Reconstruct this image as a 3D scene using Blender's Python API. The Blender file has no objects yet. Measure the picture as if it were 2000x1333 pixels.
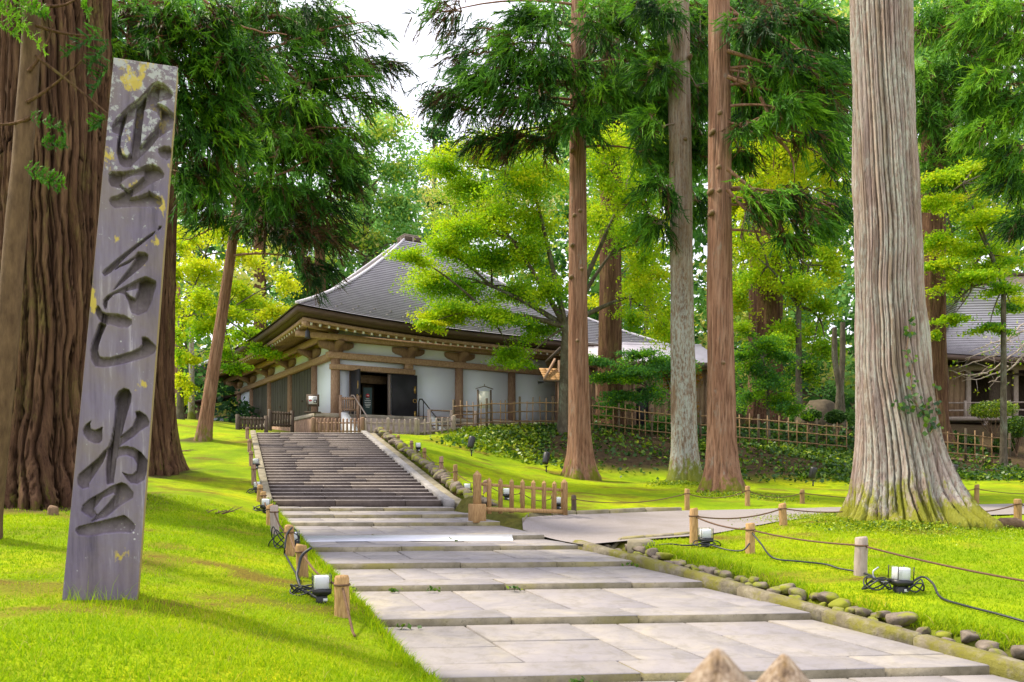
import bpy, bmesh, math, random
import numpy as np
from mathutils import Vector, Matrix, Euler

# ------------------------------------------------------------------ camera, sky, sun, exposure
SC = bpy.context.scene
COL = SC.collection
F, HZ, CZ = 1556.0, 930.0, 2.24          # focal length in photo pixels, horizon row, eye height
cam_d = bpy.data.cameras.new('camera')
cam_d.sensor_width = 36.0
cam_d.lens = 36.0 * F / 2000.0
cam_d.shift_y = (HZ - 666.5) / 2000.0
cam_d.dof.use_dof = True
cam_d.dof.focus_distance = 13.0
cam_d.dof.aperture_fstop = 4.5
cam_d.clip_start, cam_d.clip_end = 0.05, 1200.0
cam = bpy.data.objects.new('camera', cam_d)
cam.location = (0, 0, CZ)
cam.rotation_euler = (math.radians(90), 0, 0)
COL.objects.link(cam)
SC.camera = cam

SUN_EL, SUN_AZ = math.radians(54), math.radians(286)      # azimuth clockwise from +Y (view direction): high, from the left
world = bpy.data.worlds.new('World')
SC.world = world
world.use_nodes = True
wn, wl = world.node_tree.nodes, world.node_tree.links
wn.clear()
w_out = wn.new('ShaderNodeOutputWorld')
w_bg = wn.new('ShaderNodeBackground')
w_sky = wn.new('ShaderNodeTexSky')
w_sky.sky_type = 'NISHITA'
w_sky.sun_disc = False
w_sky.sun_elevation = SUN_EL
w_sky.sun_rotation = SUN_AZ
w_mix = wn.new('ShaderNodeMix'); w_mix.data_type = 'RGBA'
w_mix.inputs[0].default_value = 0.80          # a bright thin overcast over the clear sky
w_mix.inputs[7].default_value = (6.6, 6.45, 6.9, 1)
wl.new(w_sky.outputs[0], w_mix.inputs[6])
wl.new(w_mix.outputs[2], w_bg.inputs[0])
w_bg.inputs[1].default_value = 0.148
wl.new(w_bg.outputs[0], w_out.inputs[0])

sun_d = bpy.data.lights.new('sun', 'SUN')
sun_d.energy = 3.2
sun_d.angle = math.radians(5)
sun_d.color = (1.0, 0.90, 0.70)
sun = bpy.data.objects.new('sun', sun_d)
sdir = Vector((math.sin(SUN_AZ) * math.cos(SUN_EL), math.cos(SUN_AZ) * math.cos(SUN_EL), math.sin(SUN_EL)))
sun.rotation_euler = sdir.to_track_quat('Z', 'Y').to_euler()
COL.objects.link(sun)

SC.view_settings.view_transform = 'Standard'
SC.view_settings.look = 'None'
SC.view_settings.exposure = 0.98
SC.view_settings.gamma = 1.0
SC.view_settings.use_curve_mapping = False
SC.render.engine = 'CYCLES'
cy = SC.cycles
cy.max_bounces = 5; cy.diffuse_bounces = 3; cy.glossy_bounces = 2
cy.transmission_bounces = 4; cy.transparent_max_bounces = 6
cy.caustics_reflective = False; cy.caustics_refractive = False
cy.use_denoising = True

rng = np.random.default_rng(11)
random.seed(5)

def P(px, py, D):
    """the point seen at photo pixel (px, py) at depth D metres"""
    return np.array([(px - 1000.0) / F * D, D, CZ + (HZ - py) / F * D])

# ------------------------------------------------------------------ materials
MATS = {}
class NT:
    def __init__(s, name):
        s.m = bpy.data.materials.new(name); s.m.use_nodes = True
        s.n, s.l = s.m.node_tree.nodes, s.m.node_tree.links
        s.n.clear()
        s.out = s.n.new('ShaderNodeOutputMaterial')
    def node(s, t, **kw):
        x = s.n.new(t)
        for k, v in kw.items(): setattr(x, k, v)
        return x
    def link(s, a, b): s.l.new(a, b)
    def pos(s, scale=(1, 1, 1), obj=False):
        if obj:
            o = s.node('ShaderNodeTexCoord').outputs['Object']
        else:
            o = s.node('ShaderNodeNewGeometry').outputs['Position']
        mp = s.node('ShaderNodeMapping'); mp.inputs['Scale'].default_value = scale
        s.link(o, mp.inputs[0]); return mp.outputs[0]
    def noise(s, vec, scale, detail=4, rough=0.55, dist=0.0):
        x = s.node('ShaderNodeTexNoise'); x.inputs['Scale'].default_value = scale
        x.inputs['Detail'].default_value = detail; x.inputs['Roughness'].default_value = rough
        x.inputs['Distortion'].default_value = dist
        if vec is not None: s.link(vec, x.inputs['Vector'])
        return x.outputs['Fac']
    def ramp(s, fac, stops, interp='LINEAR'):
        x = s.node('ShaderNodeValToRGB'); x.color_ramp.interpolation = interp
        e = x.color_ramp.elements
        while len(e) < len(stops): e.new(0.5)
        for el, (p, c) in zip(e, stops):
            el.position = p; el.color = (*c, 1) if len(c) == 3 else c
        s.link(fac, x.inputs[0]); return x.outputs[0]
    def mix(s, fac, a, b, mode='MIX'):
        x = s.node('ShaderNodeMix'); x.data_type = 'RGBA'; x.blend_type = mode
        for i, v in ((0, fac), (6, a), (7, b)):
            if isinstance(v, (int, float)): x.inputs[i].default_value = v
            elif isinstance(v, tuple): x.inputs[i].default_value = (*v, 1) if len(v) == 3 else v
            else: s.link(v, x.inputs[i])
        return x.outputs[2]
    def math(s, op, a, b=0.0):
        x = s.node('ShaderNodeMath', operation=op)
        for i, v in ((0, a), (1, b)):
            if isinstance(v, (int, float)): x.inputs[i].default_value = v
            else: s.link(v, x.inputs[i])
        return x.outputs[0]
    def attr(s, name):
        x = s.node('ShaderNodeAttribute'); x.attribute_name = name; return x.outputs['Fac']
    def rnd(s): return s.node('ShaderNodeObjectInfo').outputs['Random']
    def bump(s, h, strength=0.3, dist=0.02):
        x = s.node('ShaderNodeBump'); x.inputs['Strength'].default_value = strength
        x.inputs['Distance'].default_value = dist; s.link(h, x.inputs['Height']); return x.outputs[0]
    def principled(s, col, rough=0.8, normal=None, **kw):
        b = s.node('ShaderNodeBsdfPrincipled')
        if isinstance(col, tuple): b.inputs['Base Color'].default_value = (*col, 1)
        else: s.link(col, b.inputs['Base Color'])
        if isinstance(rough, (int, float)): b.inputs['Roughness'].default_value = rough
        else: s.link(rough, b.inputs['Roughness'])
        if normal is not None: s.link(normal, b.inputs['Normal'])
        for k, v in kw.items(): b.inputs[k].default_value = v
        s.link(b.outputs[0], s.out.inputs[0]); return b
    def done(s, key): MATS[key] = s.m; return s.m

def simple(key, c0, c1, scale=6.0, rough=0.75, stretch=(1, 1, 1), bump=0.25, bd=0.01, var=0.25, obj=False, detail=5, spec=0.3, lo=0.3, hi=0.7):
    t = NT(key)
    v = t.pos(stretch, obj)
    n = t.noise(v, scale, detail, 0.6)
    c = t.ramp(n, [(lo, c0), (hi, c1)])
    if var:
        r = t.rnd()
        f = t.math('ADD', t.math('MULTIPLY', r, var), 1 - var * 0.5)
        cc = t.node('ShaderNodeCombineColor')
        for i in range(3): t.link(f, cc.inputs[i])
        c = t.mix(1.0, c, cc.outputs[0], 'MULTIPLY')
    n2 = t.noise(v, scale * 4, 4, 0.6)
    t.principled(c, rough, t.bump(n2, bump, bd), **{'Specular IOR Level': spec})
    return t.done(key)

simple('wood', (0.20, 0.115, 0.075), (0.40, 0.26, 0.18), 5, 0.8, (6, 6, 1.2), 0.3, var=0.3)
simple('wood_beam', (0.28, 0.165, 0.10), (0.50, 0.335, 0.225), 4, 0.8, (3, 3, 3), 0.2, var=0.2)
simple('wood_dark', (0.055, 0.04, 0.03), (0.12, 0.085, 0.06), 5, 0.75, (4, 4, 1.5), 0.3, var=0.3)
simple('wood_post', (0.24, 0.14, 0.06), (0.46, 0.29, 0.12), 7, 0.75, (6, 6, 1.2), 0.4, var=0.5)
simple('wood_fresh', (0.26, 0.14, 0.055), (0.52, 0.33, 0.15), 9, 0.8, (7, 7, 1.0), 0.6, var=0.25)
simple('bamboo', (0.15, 0.088, 0.04), (0.32, 0.20, 0.09), 5, 0.6, (3, 3, 1), 0.2, var=0.5)
simple('bamboo_dark', (0.06, 0.045, 0.03), (0.12, 0.09, 0.05), 5, 0.7, (3, 3, 1), 0.2, var=0.4)
simple('plaster', (0.75, 0.80, 0.94), (0.82, 0.87, 0.99), 0.8, 0.85, (1, 1, 0.6), 0.05, var=0.06)
simple('door_black', (0.010, 0.010, 0.014), (0.022, 0.021, 0.027), 2, 0.5, (1, 1, 1), 0.05, var=0.2)
simple('shutter', (0.055, 0.052, 0.040), (0.09, 0.085, 0.065), 3, 0.7, (8, 8, 0.6), 0.2, var=0.2)
simple('roof', (0.54, 0.50, 0.57), (0.70, 0.66, 0.73), 1.2, 0.55, (1, 1, 1), 0.1, var=0.0, spec=0.5)
simple('roof_edge', (0.07, 0.042, 0.034), (0.12, 0.075, 0.06), 3, 0.6, (1, 1, 3), 0.1, var=0.1)
simple('podium', (0.28, 0.24, 0.19), (0.44, 0.39, 0.32), 2.5, 0.85, (1, 1, 1), 0.2, var=0.15)
simple('roof_lip_shade', (0.20, 0.18, 0.205), (0.28, 0.255, 0.285), 3, 0.7, var=0)  # shadow under each roof course, painted as a darker grey on the lips
simple('cypress_bark', (0.075, 0.042, 0.022), (0.16, 0.098, 0.052), 4, 0.9, (4, 4, 1.2), 0.5, 0.02, var=0)
simple('stair_top', (0.30, 0.26, 0.24), (0.42, 0.37, 0.34), 9, 0.85, var=0.04)
simple('kerb', (0.18, 0.155, 0.10), (0.34, 0.30, 0.22), 3.5, 0.9, (1, 1, 1), 0.6, 0.02, var=0.25)
simple('white_stone', (0.20, 0.187, 0.18), (0.34, 0.32, 0.31), 3, 0.85, (1, 1, 1), 0.3, var=0.15)
t = NT('asphalt')
v = t.pos()
c = t.ramp(t.noise(v, 60, 3, 0.7), [(0.3, (0.22, 0.195, 0.19)), (0.7, (0.34, 0.305, 0.30))])
c = t.mix(t.ramp(t.noise(v, 0.6, 6, 0.7, 0.6), [(0.45, (0, 0, 0)), (0.65, (0.55, 0.55, 0.55))]), c, (0.20, 0.175, 0.15))
c = t.mix(t.ramp(t.noise(v, 5, 6, 0.75), [(0.62, (0, 0, 0)), (0.70, (0.6, 0.6, 0.6))]), c, (0.15, 0.13, 0.08))
t.principled(c, 0.95, t.bump(t.noise(v, 90, 3, 0.7), 0.6, 0.008), **{'Specular IOR Level': 0.15})
t.done('asphalt')
t = NT('post_cap')
v = t.pos((1, 1, 1), True)
c = t.ramp(t.noise(t.pos((60, 60, 9), True), 1.0, 6, 0.7, 0.3), [(0.34, (0.07, 0.045, 0.03)), (0.48, (0.25, 0.18, 0.125)), (0.66, (0.44, 0.37, 0.30))])
c = t.mix(t.ramp(t.noise(v, 14, 4, 0.6), [(0.5, (0, 0, 0)), (0.65, (0.5, 0.5, 0.5))]), c, (0.30, 0.19, 0.07))
t.principled(c, 0.9, t.bump(t.noise(t.pos((60, 60, 9), True), 1.5, 5, 0.7), 0.9, 0.006), **{'Specular IOR Level': 0.15})
t.done('post_cap')
simple('rope', (0.10, 0.055, 0.03), (0.17, 0.10, 0.06), 30, 0.9, var=0.1)
simple('black', (0.012, 0.012, 0.014), (0.02, 0.02, 0.024), 10, 0.45, var=0.2, bump=0.05, spec=0.5)
simple('cable', (0.010, 0.012, 0.018), (0.02, 0.022, 0.03), 20, 0.5, var=0.2, bump=0.05, spec=0.5)
simple('brass', (0.45, 0.28, 0.07), (0.6, 0.4, 0.13), 10, 0.4, var=0.1, bump=0.05)
MATS['brass'].node_tree.nodes['Principled BSDF'].inputs['Metallic'].default_value = 0.7
simple('steel', (0.36, 0.37, 0.42), (0.52, 0.53, 0.60), 2, 0.32, (0.5, 6, 6), 0.1, var=0.1, spec=0.5)
MATS['steel'].node_tree.nodes['Principled BSDF'].inputs['Metallic'].default_value = 0.5
simple('white_paint', (0.70, 0.70, 0.72), (0.80, 0.80, 0.80), 6, 0.6, var=0.05, bump=0.05)
simple('sign_dark', (0.03, 0.055, 0.06), (0.04, 0.07, 0.075), 4, 0.5, var=0, bump=0.02)
simple('sign_red', (0.55, 0.02, 0.04), (0.6, 0.03, 0.05), 4, 0.5, var=0, bump=0.02)
simple('paper', (0.62, 0.62, 0.55), (0.70, 0.70, 0.63), 4, 0.8, var=0, bump=0.02)
simple('boulder', (0.05, 0.04, 0.026), (0.16, 0.125, 0.08), 1.3, 0.9, var=0, bump=0.7, bd=0.05)
simple('log', (0.13, 0.08, 0.05), (0.26, 0.17, 0.10), 5, 0.9, (2, 2, 2), 0.8, 0.03, var=0.2)
simple('planks', (0.23, 0.145, 0.085), (0.36, 0.24, 0.15), 4, 0.8, (6, 6, 0.8), 0.3, var=0.35)
simple('grey_wood', (0.30, 0.235, 0.20), (0.46, 0.375, 0.33), 5, 0.8, (6, 6, 1.2), 0.3, var=0.25)
simple('lintel', (0.30, 0.15, 0.055), (0.50, 0.29, 0.12), 4, 0.75, (6, 6, 2), 0.3, var=0.2)

# paving slabs: pale, warm and grey patches, dirt towards nothing in particular
t = NT('slab')
v = t.pos()
n1 = t.noise(v, 1.6, 6, 0.65, 0.6)
n2 = t.noise(t.pos((1, 1, 1)), 4.5, 7, 0.75, 0.5)
c = t.ramp(n1, [(0.25, (0.20, 0.188, 0.198)), (0.5, (0.29, 0.265, 0.255)), (0.75, (0.39, 0.345, 0.265))])
c = t.mix(t.math('MULTIPLY', t.rnd(), 0.6), c, (0.25, 0.23, 0.25))
c = t.mix(t.ramp(n2, [(0.36, (0.6, 0.6, 0.6)), (0.52, (0, 0, 0))]), c, (0.20, 0.18, 0.155))
spots = t.noise(v, 26, 3, 0.6)
c = t.mix(t.ramp(spots, [(0.68, (0, 0, 0)), (0.74, (0.5, 0.5, 0.5))]), c, (0.15, 0.135, 0.10))
t.principled(c, 0.8, t.bump(t.noise(v, 45, 5, 0.7), 0.35, 0.006), **{'Specular IOR Level': 0.25})
t.done('slab')

t = NT('riser')
v = t.pos()
c = t.ramp(t.noise(v, 3, 6, 0.65), [(0.3, (0.15, 0.13, 0.085)), (0.55, (0.27, 0.235, 0.165)), (0.75, (0.38, 0.335, 0.25))])
c = t.mix(t.ramp(t.noise(v, 1.3, 4, 0.6), [(0.5, (0, 0, 0)), (0.68, (0.7, 0.7, 0.7))]), c, (0.26, 0.23, 0.06))
c = t.mix(t.ramp(t.noise(v, 18, 4, 0.7), [(0.58, (0, 0, 0)), (0.70, (0.7, 0.7, 0.7))]), c, (0.10, 0.085, 0.05))
t.principled(c, 0.85, t.bump(t.noise(v, 30, 5, 0.7), 0.6, 0.012), **{'Specular IOR Level': 0.2})
t.done('riser')

t = NT('stair')
v = t.pos()
c = t.ramp(t.noise(v, 7, 6, 0.65), [(0.3, (0.07, 0.054, 0.047)), (0.6, (0.105, 0.083, 0.073)), (0.8, (0.15, 0.12, 0.108))])
c = t.mix(t.ramp(t.noise(v, 1.4, 3, 0.6, 0.5), [(0.70, (0, 0, 0)), (0.74, (0.6, 0.6, 0.6))]), c, (0.045, 0.038, 0.04))
t.principled(c, 0.85, t.bump(t.noise(v, 30, 5, 0.7), 0.5, 0.01), **{'Specular IOR Level': 0.2})
t.done('stair')

t = NT('rock')
v = t.pos()
c = t.ramp(t.noise(v, 7, 6, 0.65), [(0.3, (0.10, 0.08, 0.06)), (0.6, (0.22, 0.18, 0.145)), (0.8, (0.34, 0.285, 0.24))])
c = t.mix(t.ramp(t.noise(v, 3.1, 4, 0.6), [(0.48, (0, 0, 0)), (0.60, (0.9, 0.9, 0.9))]), c, (0.22, 0.24, 0.015))
t.principled(c, 0.9, t.bump(t.noise(v, 22, 5, 0.7), 0.7, 0.02), **{'Specular IOR Level': 0.2})
t.done('rock')

t = NT('kerb_moss')
v = t.pos()
c = t.ramp(t.noise(v, 4, 7, 0.7), [(0.28, (0.09, 0.075, 0.05)), (0.5, (0.22, 0.19, 0.13)), (0.75, (0.38, 0.34, 0.26))])
c = t.mix(t.ramp(t.noise(v, 2.3, 6, 0.7), [(0.46, (0, 0, 0)), (0.58, (0.8, 0.8, 0.8))]), c, (0.20, 0.19, 0.02))
t.principled(c, 0.95, t.bump(t.noise(v, 16, 6, 0.75), 0.9, 0.03), **{'Specular IOR Level': 0.15})
t.done('kerb_moss')

# lawn and bank: the attribute "bank" marks bare earth and leaf litter
t = NT('ground')
v = t.pos()
n1 = t.noise(v, 0.55, 5, 0.6, 0.4)
n2 = t.noise(v, 6.0, 5, 0.65)
n3 = t.noise(v, 40.0, 4, 0.7)
c = t.ramp(n1, [(0.28, (0.115, 0.22, 0.004)), (0.46, (0.25, 0.37, 0.004)), (0.58, (0.36, 0.45, 0.004)), (0.72, (0.50, 0.50, 0.006))])
c = t.mix(t.ramp(n2, [(0.35, (0.55, 0.55, 0.55)), (0.55, (0, 0, 0))]), c, (0.17, 0.25, 0.005))
c = t.mix(t.ramp(n3, [(0.35, (0.5, 0.5, 0.5)), (0.6, (0, 0, 0))]), c, (0.13, 0.19, 0.004))
c = t.mix(t.ramp(t.noise(t.pos((1, 2.2, 1)), 1.1, 6, 0.75, 0.8), [(0.60, (0, 0, 0)), (0.72, (0.7, 0.7, 0.7))]), c, (0.15, 0.125, 0.02))
c = t.mix(t.math('MULTIPLY', t.attr('litter'), 0.8), c, t.ramp(n3, [(0.35, (0.10, 0.065, 0.018)), (0.6, (0.22, 0.18, 0.02))]))
soil = t.ramp(n2, [(0.3, (0.035, 0.024, 0.014)), (0.55, (0.085, 0.056, 0.030)), (0.75, (0.06, 0.085, 0.012))])
c = t.mix(t.attr('bank'), c, soil)
t.principled(c, 0.95, t.bump(t.math('ADD', n3, n2), 0.9, 0.03), **{'Specular IOR Level': 0.1})
t.done('ground')

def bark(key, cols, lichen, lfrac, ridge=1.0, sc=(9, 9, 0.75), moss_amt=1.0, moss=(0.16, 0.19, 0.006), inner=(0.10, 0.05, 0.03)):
    t = NT(key)
    v = t.pos(sc)
    n1 = t.noise(v, 1.0, 7, 0.65, 0.35)
    n2 = t.noise(t.pos((38, 38, 2.0)), 1.0, 6, 0.7, 0.3)
    c = t.ramp(n1, [(0.25, cols[0]), (0.48, cols[1]), (0.7, cols[2])])
    c = t.mix(t.math('MULTIPLY', t.attr('strip'), 0.3 if key != 'bark_big' else 0.55), c, cols[0] if key != 'bark_big' else (0.40, 0.30, 0.20))
    crack = t.ramp(n2, [(0.33, (0.7, 0.7, 0.7)), (0.47, (0, 0, 0))])
    c = t.mix(crack, c, tuple(x * 0.28 for x in cols[0]))
    nl = t.noise(t.pos((2.2, 2.2, 0.9)), 1.0, 6, 0.7)
    nl2 = t.noise(t.pos((22, 22, 7)), 1.0, 5, 0.7)
    lm = t.math('MULTIPLY', t.ramp(nl, [(0.62 - lfrac * 0.35, (0, 0, 0)), (0.74 - lfrac * 0.35, (1, 1, 1))]),
                t.ramp(nl2, [(0.40, (0, 0, 0)), (0.56, (0.85, 0.85, 0.85))]))
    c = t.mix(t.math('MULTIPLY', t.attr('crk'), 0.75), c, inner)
    if key == 'bark_grey': lm = t.math('MULTIPLY', lm, t.ramp(t.math('ADD', t.math('MULTIPLY', t.attr('hgt'), 0.1), t.math('MULTIPLY', t.math('SUBTRACT', nl, 0.5), 0.6)), [(0.45, (1, 1, 1)), (0.75, (0.25, 0.25, 0.25))]))
    c = t.mix(lm, c, lichen)
    nm = t.noise(t.pos((2.2, 2.2, 1.1)), 1.6, 7, 0.75)
    h = t.attr('hgt')
    mm = t.math('SUBTRACT', t.math('ADD', nm, 0.22 * moss_amt), t.math('MULTIPLY', h, 0.30))
    c = t.mix(t.ramp(mm, [(0.50, (0, 0, 0)), (0.62, (0.9, 0.9, 0.9))]), c, moss)
    t.principled(c, 0.9, t.bump(t.math('ADD', n1, n2), 1.0 * ridge, 0.05), **{'Specular IOR Level': 0.15})
    return t.done(key)
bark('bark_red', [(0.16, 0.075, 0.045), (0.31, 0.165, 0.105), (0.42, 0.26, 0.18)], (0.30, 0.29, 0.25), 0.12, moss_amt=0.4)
bark('bark_grey', [(0.15, 0.085, 0.05), (0.29, 0.195, 0.13), (0.42, 0.34, 0.27)], (0.46, 0.49, 0.45), 0.75)
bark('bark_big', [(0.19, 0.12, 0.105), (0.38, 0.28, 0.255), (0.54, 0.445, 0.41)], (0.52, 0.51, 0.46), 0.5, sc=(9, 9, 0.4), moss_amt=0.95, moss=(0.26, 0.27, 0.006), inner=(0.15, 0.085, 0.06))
bark('bark_brown', [(0.05, 0.024, 0.015), (0.145, 0.074, 0.043), (0.27, 0.155, 0.085)], (0.20, 0.15, 0.05), 0.3, 1.3, moss_amt=-0.2)
bark('bark_maple', [(0.06, 0.05, 0.035), (0.12, 0.10, 0.07), (0.19, 0.165, 0.12)], (0.22, 0.24, 0.18), 0.3, sc=(5, 5, 3), moss_amt=-0.2)

def leafmat(key, stops, trans=0.45, rough=0.6, spec=0.25):
    t = NT(key)
    c = t.ramp(t.attr('tint'), stops)
    pb = t.node('ShaderNodeBsdfPrincipled'); t.link(c, pb.inputs['Base Color'])
    pb.inputs['Roughness'].default_value = rough; pb.inputs['Specular IOR Level'].default_value = spec
    tr = t.node('ShaderNodeBsdfTranslucent'); t.link(c, tr.inputs[0])
    mx = t.node('ShaderNodeMixShader'); mx.inputs[0].default_value = trans
    t.link(pb.outputs[0], mx.inputs[1]); t.link(tr.outputs[0], mx.inputs[2])
    t.link(mx.outputs[0], t.out.inputs[0])
    return t.done(key)
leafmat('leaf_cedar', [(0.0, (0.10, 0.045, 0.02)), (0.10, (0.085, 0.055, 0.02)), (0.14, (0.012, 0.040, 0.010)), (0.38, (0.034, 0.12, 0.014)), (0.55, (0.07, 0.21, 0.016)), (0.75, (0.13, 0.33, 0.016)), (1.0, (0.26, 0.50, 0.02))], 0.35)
leafmat('leaf_maple', [(0.0, (0.30, 0.13, 0.01)), (0.12, (0.26, 0.20, 0.008)), (0.25, (0.06, 0.20, 0.05)), (0.45, (0.16, 0.38, 0.012)), (0.62, (0.31, 0.54, 0.010)), (0.8, (0.47, 0.62, 0.010)), (1.0, (0.66, 0.67, 0.012))], 0.5)
leafmat('leaf_far', [(0.0, (0.03, 0.085, 0.04)), (0.3, (0.08, 0.23, 0.04)), (0.55, (0.19, 0.42, 0.07)), (0.75, (0.30, 0.58, 0.18)), (0.88, (0.60, 0.68, 0.05)), (1.0, (0.62, 0.60, 0.18))], 0.45)
leafmat('leaf_ivy', [(0.0, (0.010, 0.04, 0.012)), (0.5, (0.045, 0.12, 0.012)), (0.8, (0.17, 0.28, 0.006)), (1.0, (0.36, 0.43, 0.008))], 0.3, 0.45, 0.4)
leafmat('grass', [(0.0, (0.15, 0.28, 0.004)), (0.5, (0.29, 0.44, 0.004)), (0.8, (0.43, 0.52, 0.006)), (0.93, (0.56, 0.56, 0.03)), (1.0, (0.52, 0.40, 0.14))], 0.45, 0.65, 0.15)

# monument stone: violet grey slate, pale and yellow lichen, most of it near the top, streaks
t = NT('monument')
v = t.pos()
st = t.noise(t.pos((9, 9, 0.7)), 1.0, 6, 0.65)
c = t.ramp(st, [(0.3, (0.085, 0.068, 0.108)), (0.46, (0.155, 0.125, 0.19)), (0.60, (0.195, 0.165, 0.235)), (0.70, (0.40, 0.36, 0.44))])
c = t.mix(t.ramp(t.noise(v, 2.0, 4, 0.6), [(0.4, (0, 0, 0)), (0.65, (0.45, 0.45, 0.45))]), c, (0.21, 0.165, 0.115))
ht = t.attr('hgt')                                   # 0 at the foot, 1 at the top
vor = t.node('ShaderNodeTexVoronoi'); vor.inputs['Scale'].default_value = 24; t.link(v, vor.inputs['Vector'])
blot = t.math('ADD', t.noise(v, 11, 5, 0.7), t.math('MULTIPLY', t.math('POWER', ht, 4.0), 0.20))
c = t.mix(t.ramp(blot, [(0.66, (0, 0, 0)), (0.72, (0.8, 0.8, 0.8))]), c, (0.42, 0.43, 0.44))
c = t.mix(t.math('MULTIPLY', t.ramp(vor.outputs['Distance'], [(0.16, (1, 1, 1)), (0.22, (0, 0, 0))]), t.ramp(t.noise(v, 3.2, 3, 0.6), [(0.62, (0, 0, 0)), (0.67, (0.9, 0.9, 0.9))])), c, (0.55, 0.54, 0.56))
yl = t.math('ADD', t.noise(t.pos((1.6, 1.6, 0.9)), 3.4, 5, 0.65), t.math('MULTIPLY', t.math('POWER', ht, 2.0), 0.13))
c = t.mix(t.ramp(yl, [(0.68, (0, 0, 0)), (0.73, (0.85, 0.85, 0.85))]), c, (0.50, 0.38, 0.05))
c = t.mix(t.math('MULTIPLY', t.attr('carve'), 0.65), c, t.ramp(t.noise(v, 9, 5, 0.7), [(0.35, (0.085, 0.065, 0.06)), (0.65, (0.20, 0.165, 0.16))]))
c = t.mix(t.attr('edge'), c, (0.40, 0.29, 0.06))
t.principled(c, 0.72, t.bump(t.noise(v, 38, 5, 0.7), 0.35, 0.008), **{'Specular IOR Level': 0.35})
t.done('monument')

t = NT('glass')
t.principled((0.9, 0.95, 0.95), 0.05, None, **{'Transmission Weight': 1.0, 'IOR': 1.15, 'Alpha': 0.16})
t.done('glass')
t = NT('frosted')
t.principled((0.86, 0.88, 0.92), 0.5, None, **{'Specular IOR Level': 0.5})
t.done('frosted')
# ------------------------------------------------------------------ helpers
def M(k): return MATS[k]

def mesh_from(name, V, faces, mats=(), smooth=False, attrs=None, midx=None):
    """V (N,3); faces: list of int arrays (n,3)/(n,4) or a python list of index lists"""
    me = bpy.data.meshes.new(name)
    V = np.asarray(V, dtype=np.float32)
    if isinstance(faces, list) and faces and isinstance(faces[0], np.ndarray):
        idx = np.concatenate([f.ravel() for f in faces]).astype(np.int32)
        cnt = np.concatenate([np.full(len(f), f.shape[1], np.int32) for f in faces])
    else:
        idx = np.array([i for f in faces for i in f], np.int32)
        cnt = np.array([len(f) for f in faces], np.int32)
    me.vertices.add(len(V)); me.vertices.foreach_set('co', V.ravel())
    me.loops.add(len(idx)); me.loops.foreach_set('vertex_index', idx)
    st = np.zeros(len(cnt), np.int32); st[1:] = np.cumsum(cnt)[:-1]
    me.polygons.add(len(cnt)); me.polygons.foreach_set('loop_start', st); me.polygons.foreach_set('loop_total', cnt)
    if midx is not None: me.polygons.foreach_set('material_index', np.asarray(midx, np.int32))
    me.update(calc_edges=True); me.validate(verbose=False)
    if smooth: me.polygons.foreach_set('use_smooth', np.ones(len(me.polygons), bool))
    for k, a in (attrs or {}).items():
        at = me.attributes.new(k, 'FLOAT', 'POINT'); at.data.foreach_set('value', np.asarray(a, np.float32))
    for m in mats: me.materials.append(M(m))
    return me

def link(name, me, parent=None, loc=(0, 0, 0), rot=(0, 0, 0)):
    o = bpy.data.objects.new(name, me); COL.objects.link(o)
    o.location = loc; o.rotation_euler = rot
    if parent is not None: o.parent = parent
    return o

def tag(o, label=None, cat=None, group=None, kind=None):
    if label: o['label'] = label
    if cat: o['category'] = cat
    if group: o['group'] = group
    if kind: o['kind'] = kind
    return o

def thing(name, label, cat, loc=(0, 0, 0), rotz=0.0, group=None, rot=None):
    o = bpy.data.objects.new(name, None); COL.objects.link(o)
    o.empty_display_size = 0.2
    o.location = Vector([float(x) for x in loc]); o.rotation_euler = rot or (0, 0, rotz)
    return tag(o, label, cat, group)

def copy_tree(o, parent=None):
    c = o.copy(); COL.objects.link(c); c.parent = parent
    for ch in list(o.children):
        copy_tree(ch, c)
    return c

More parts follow.
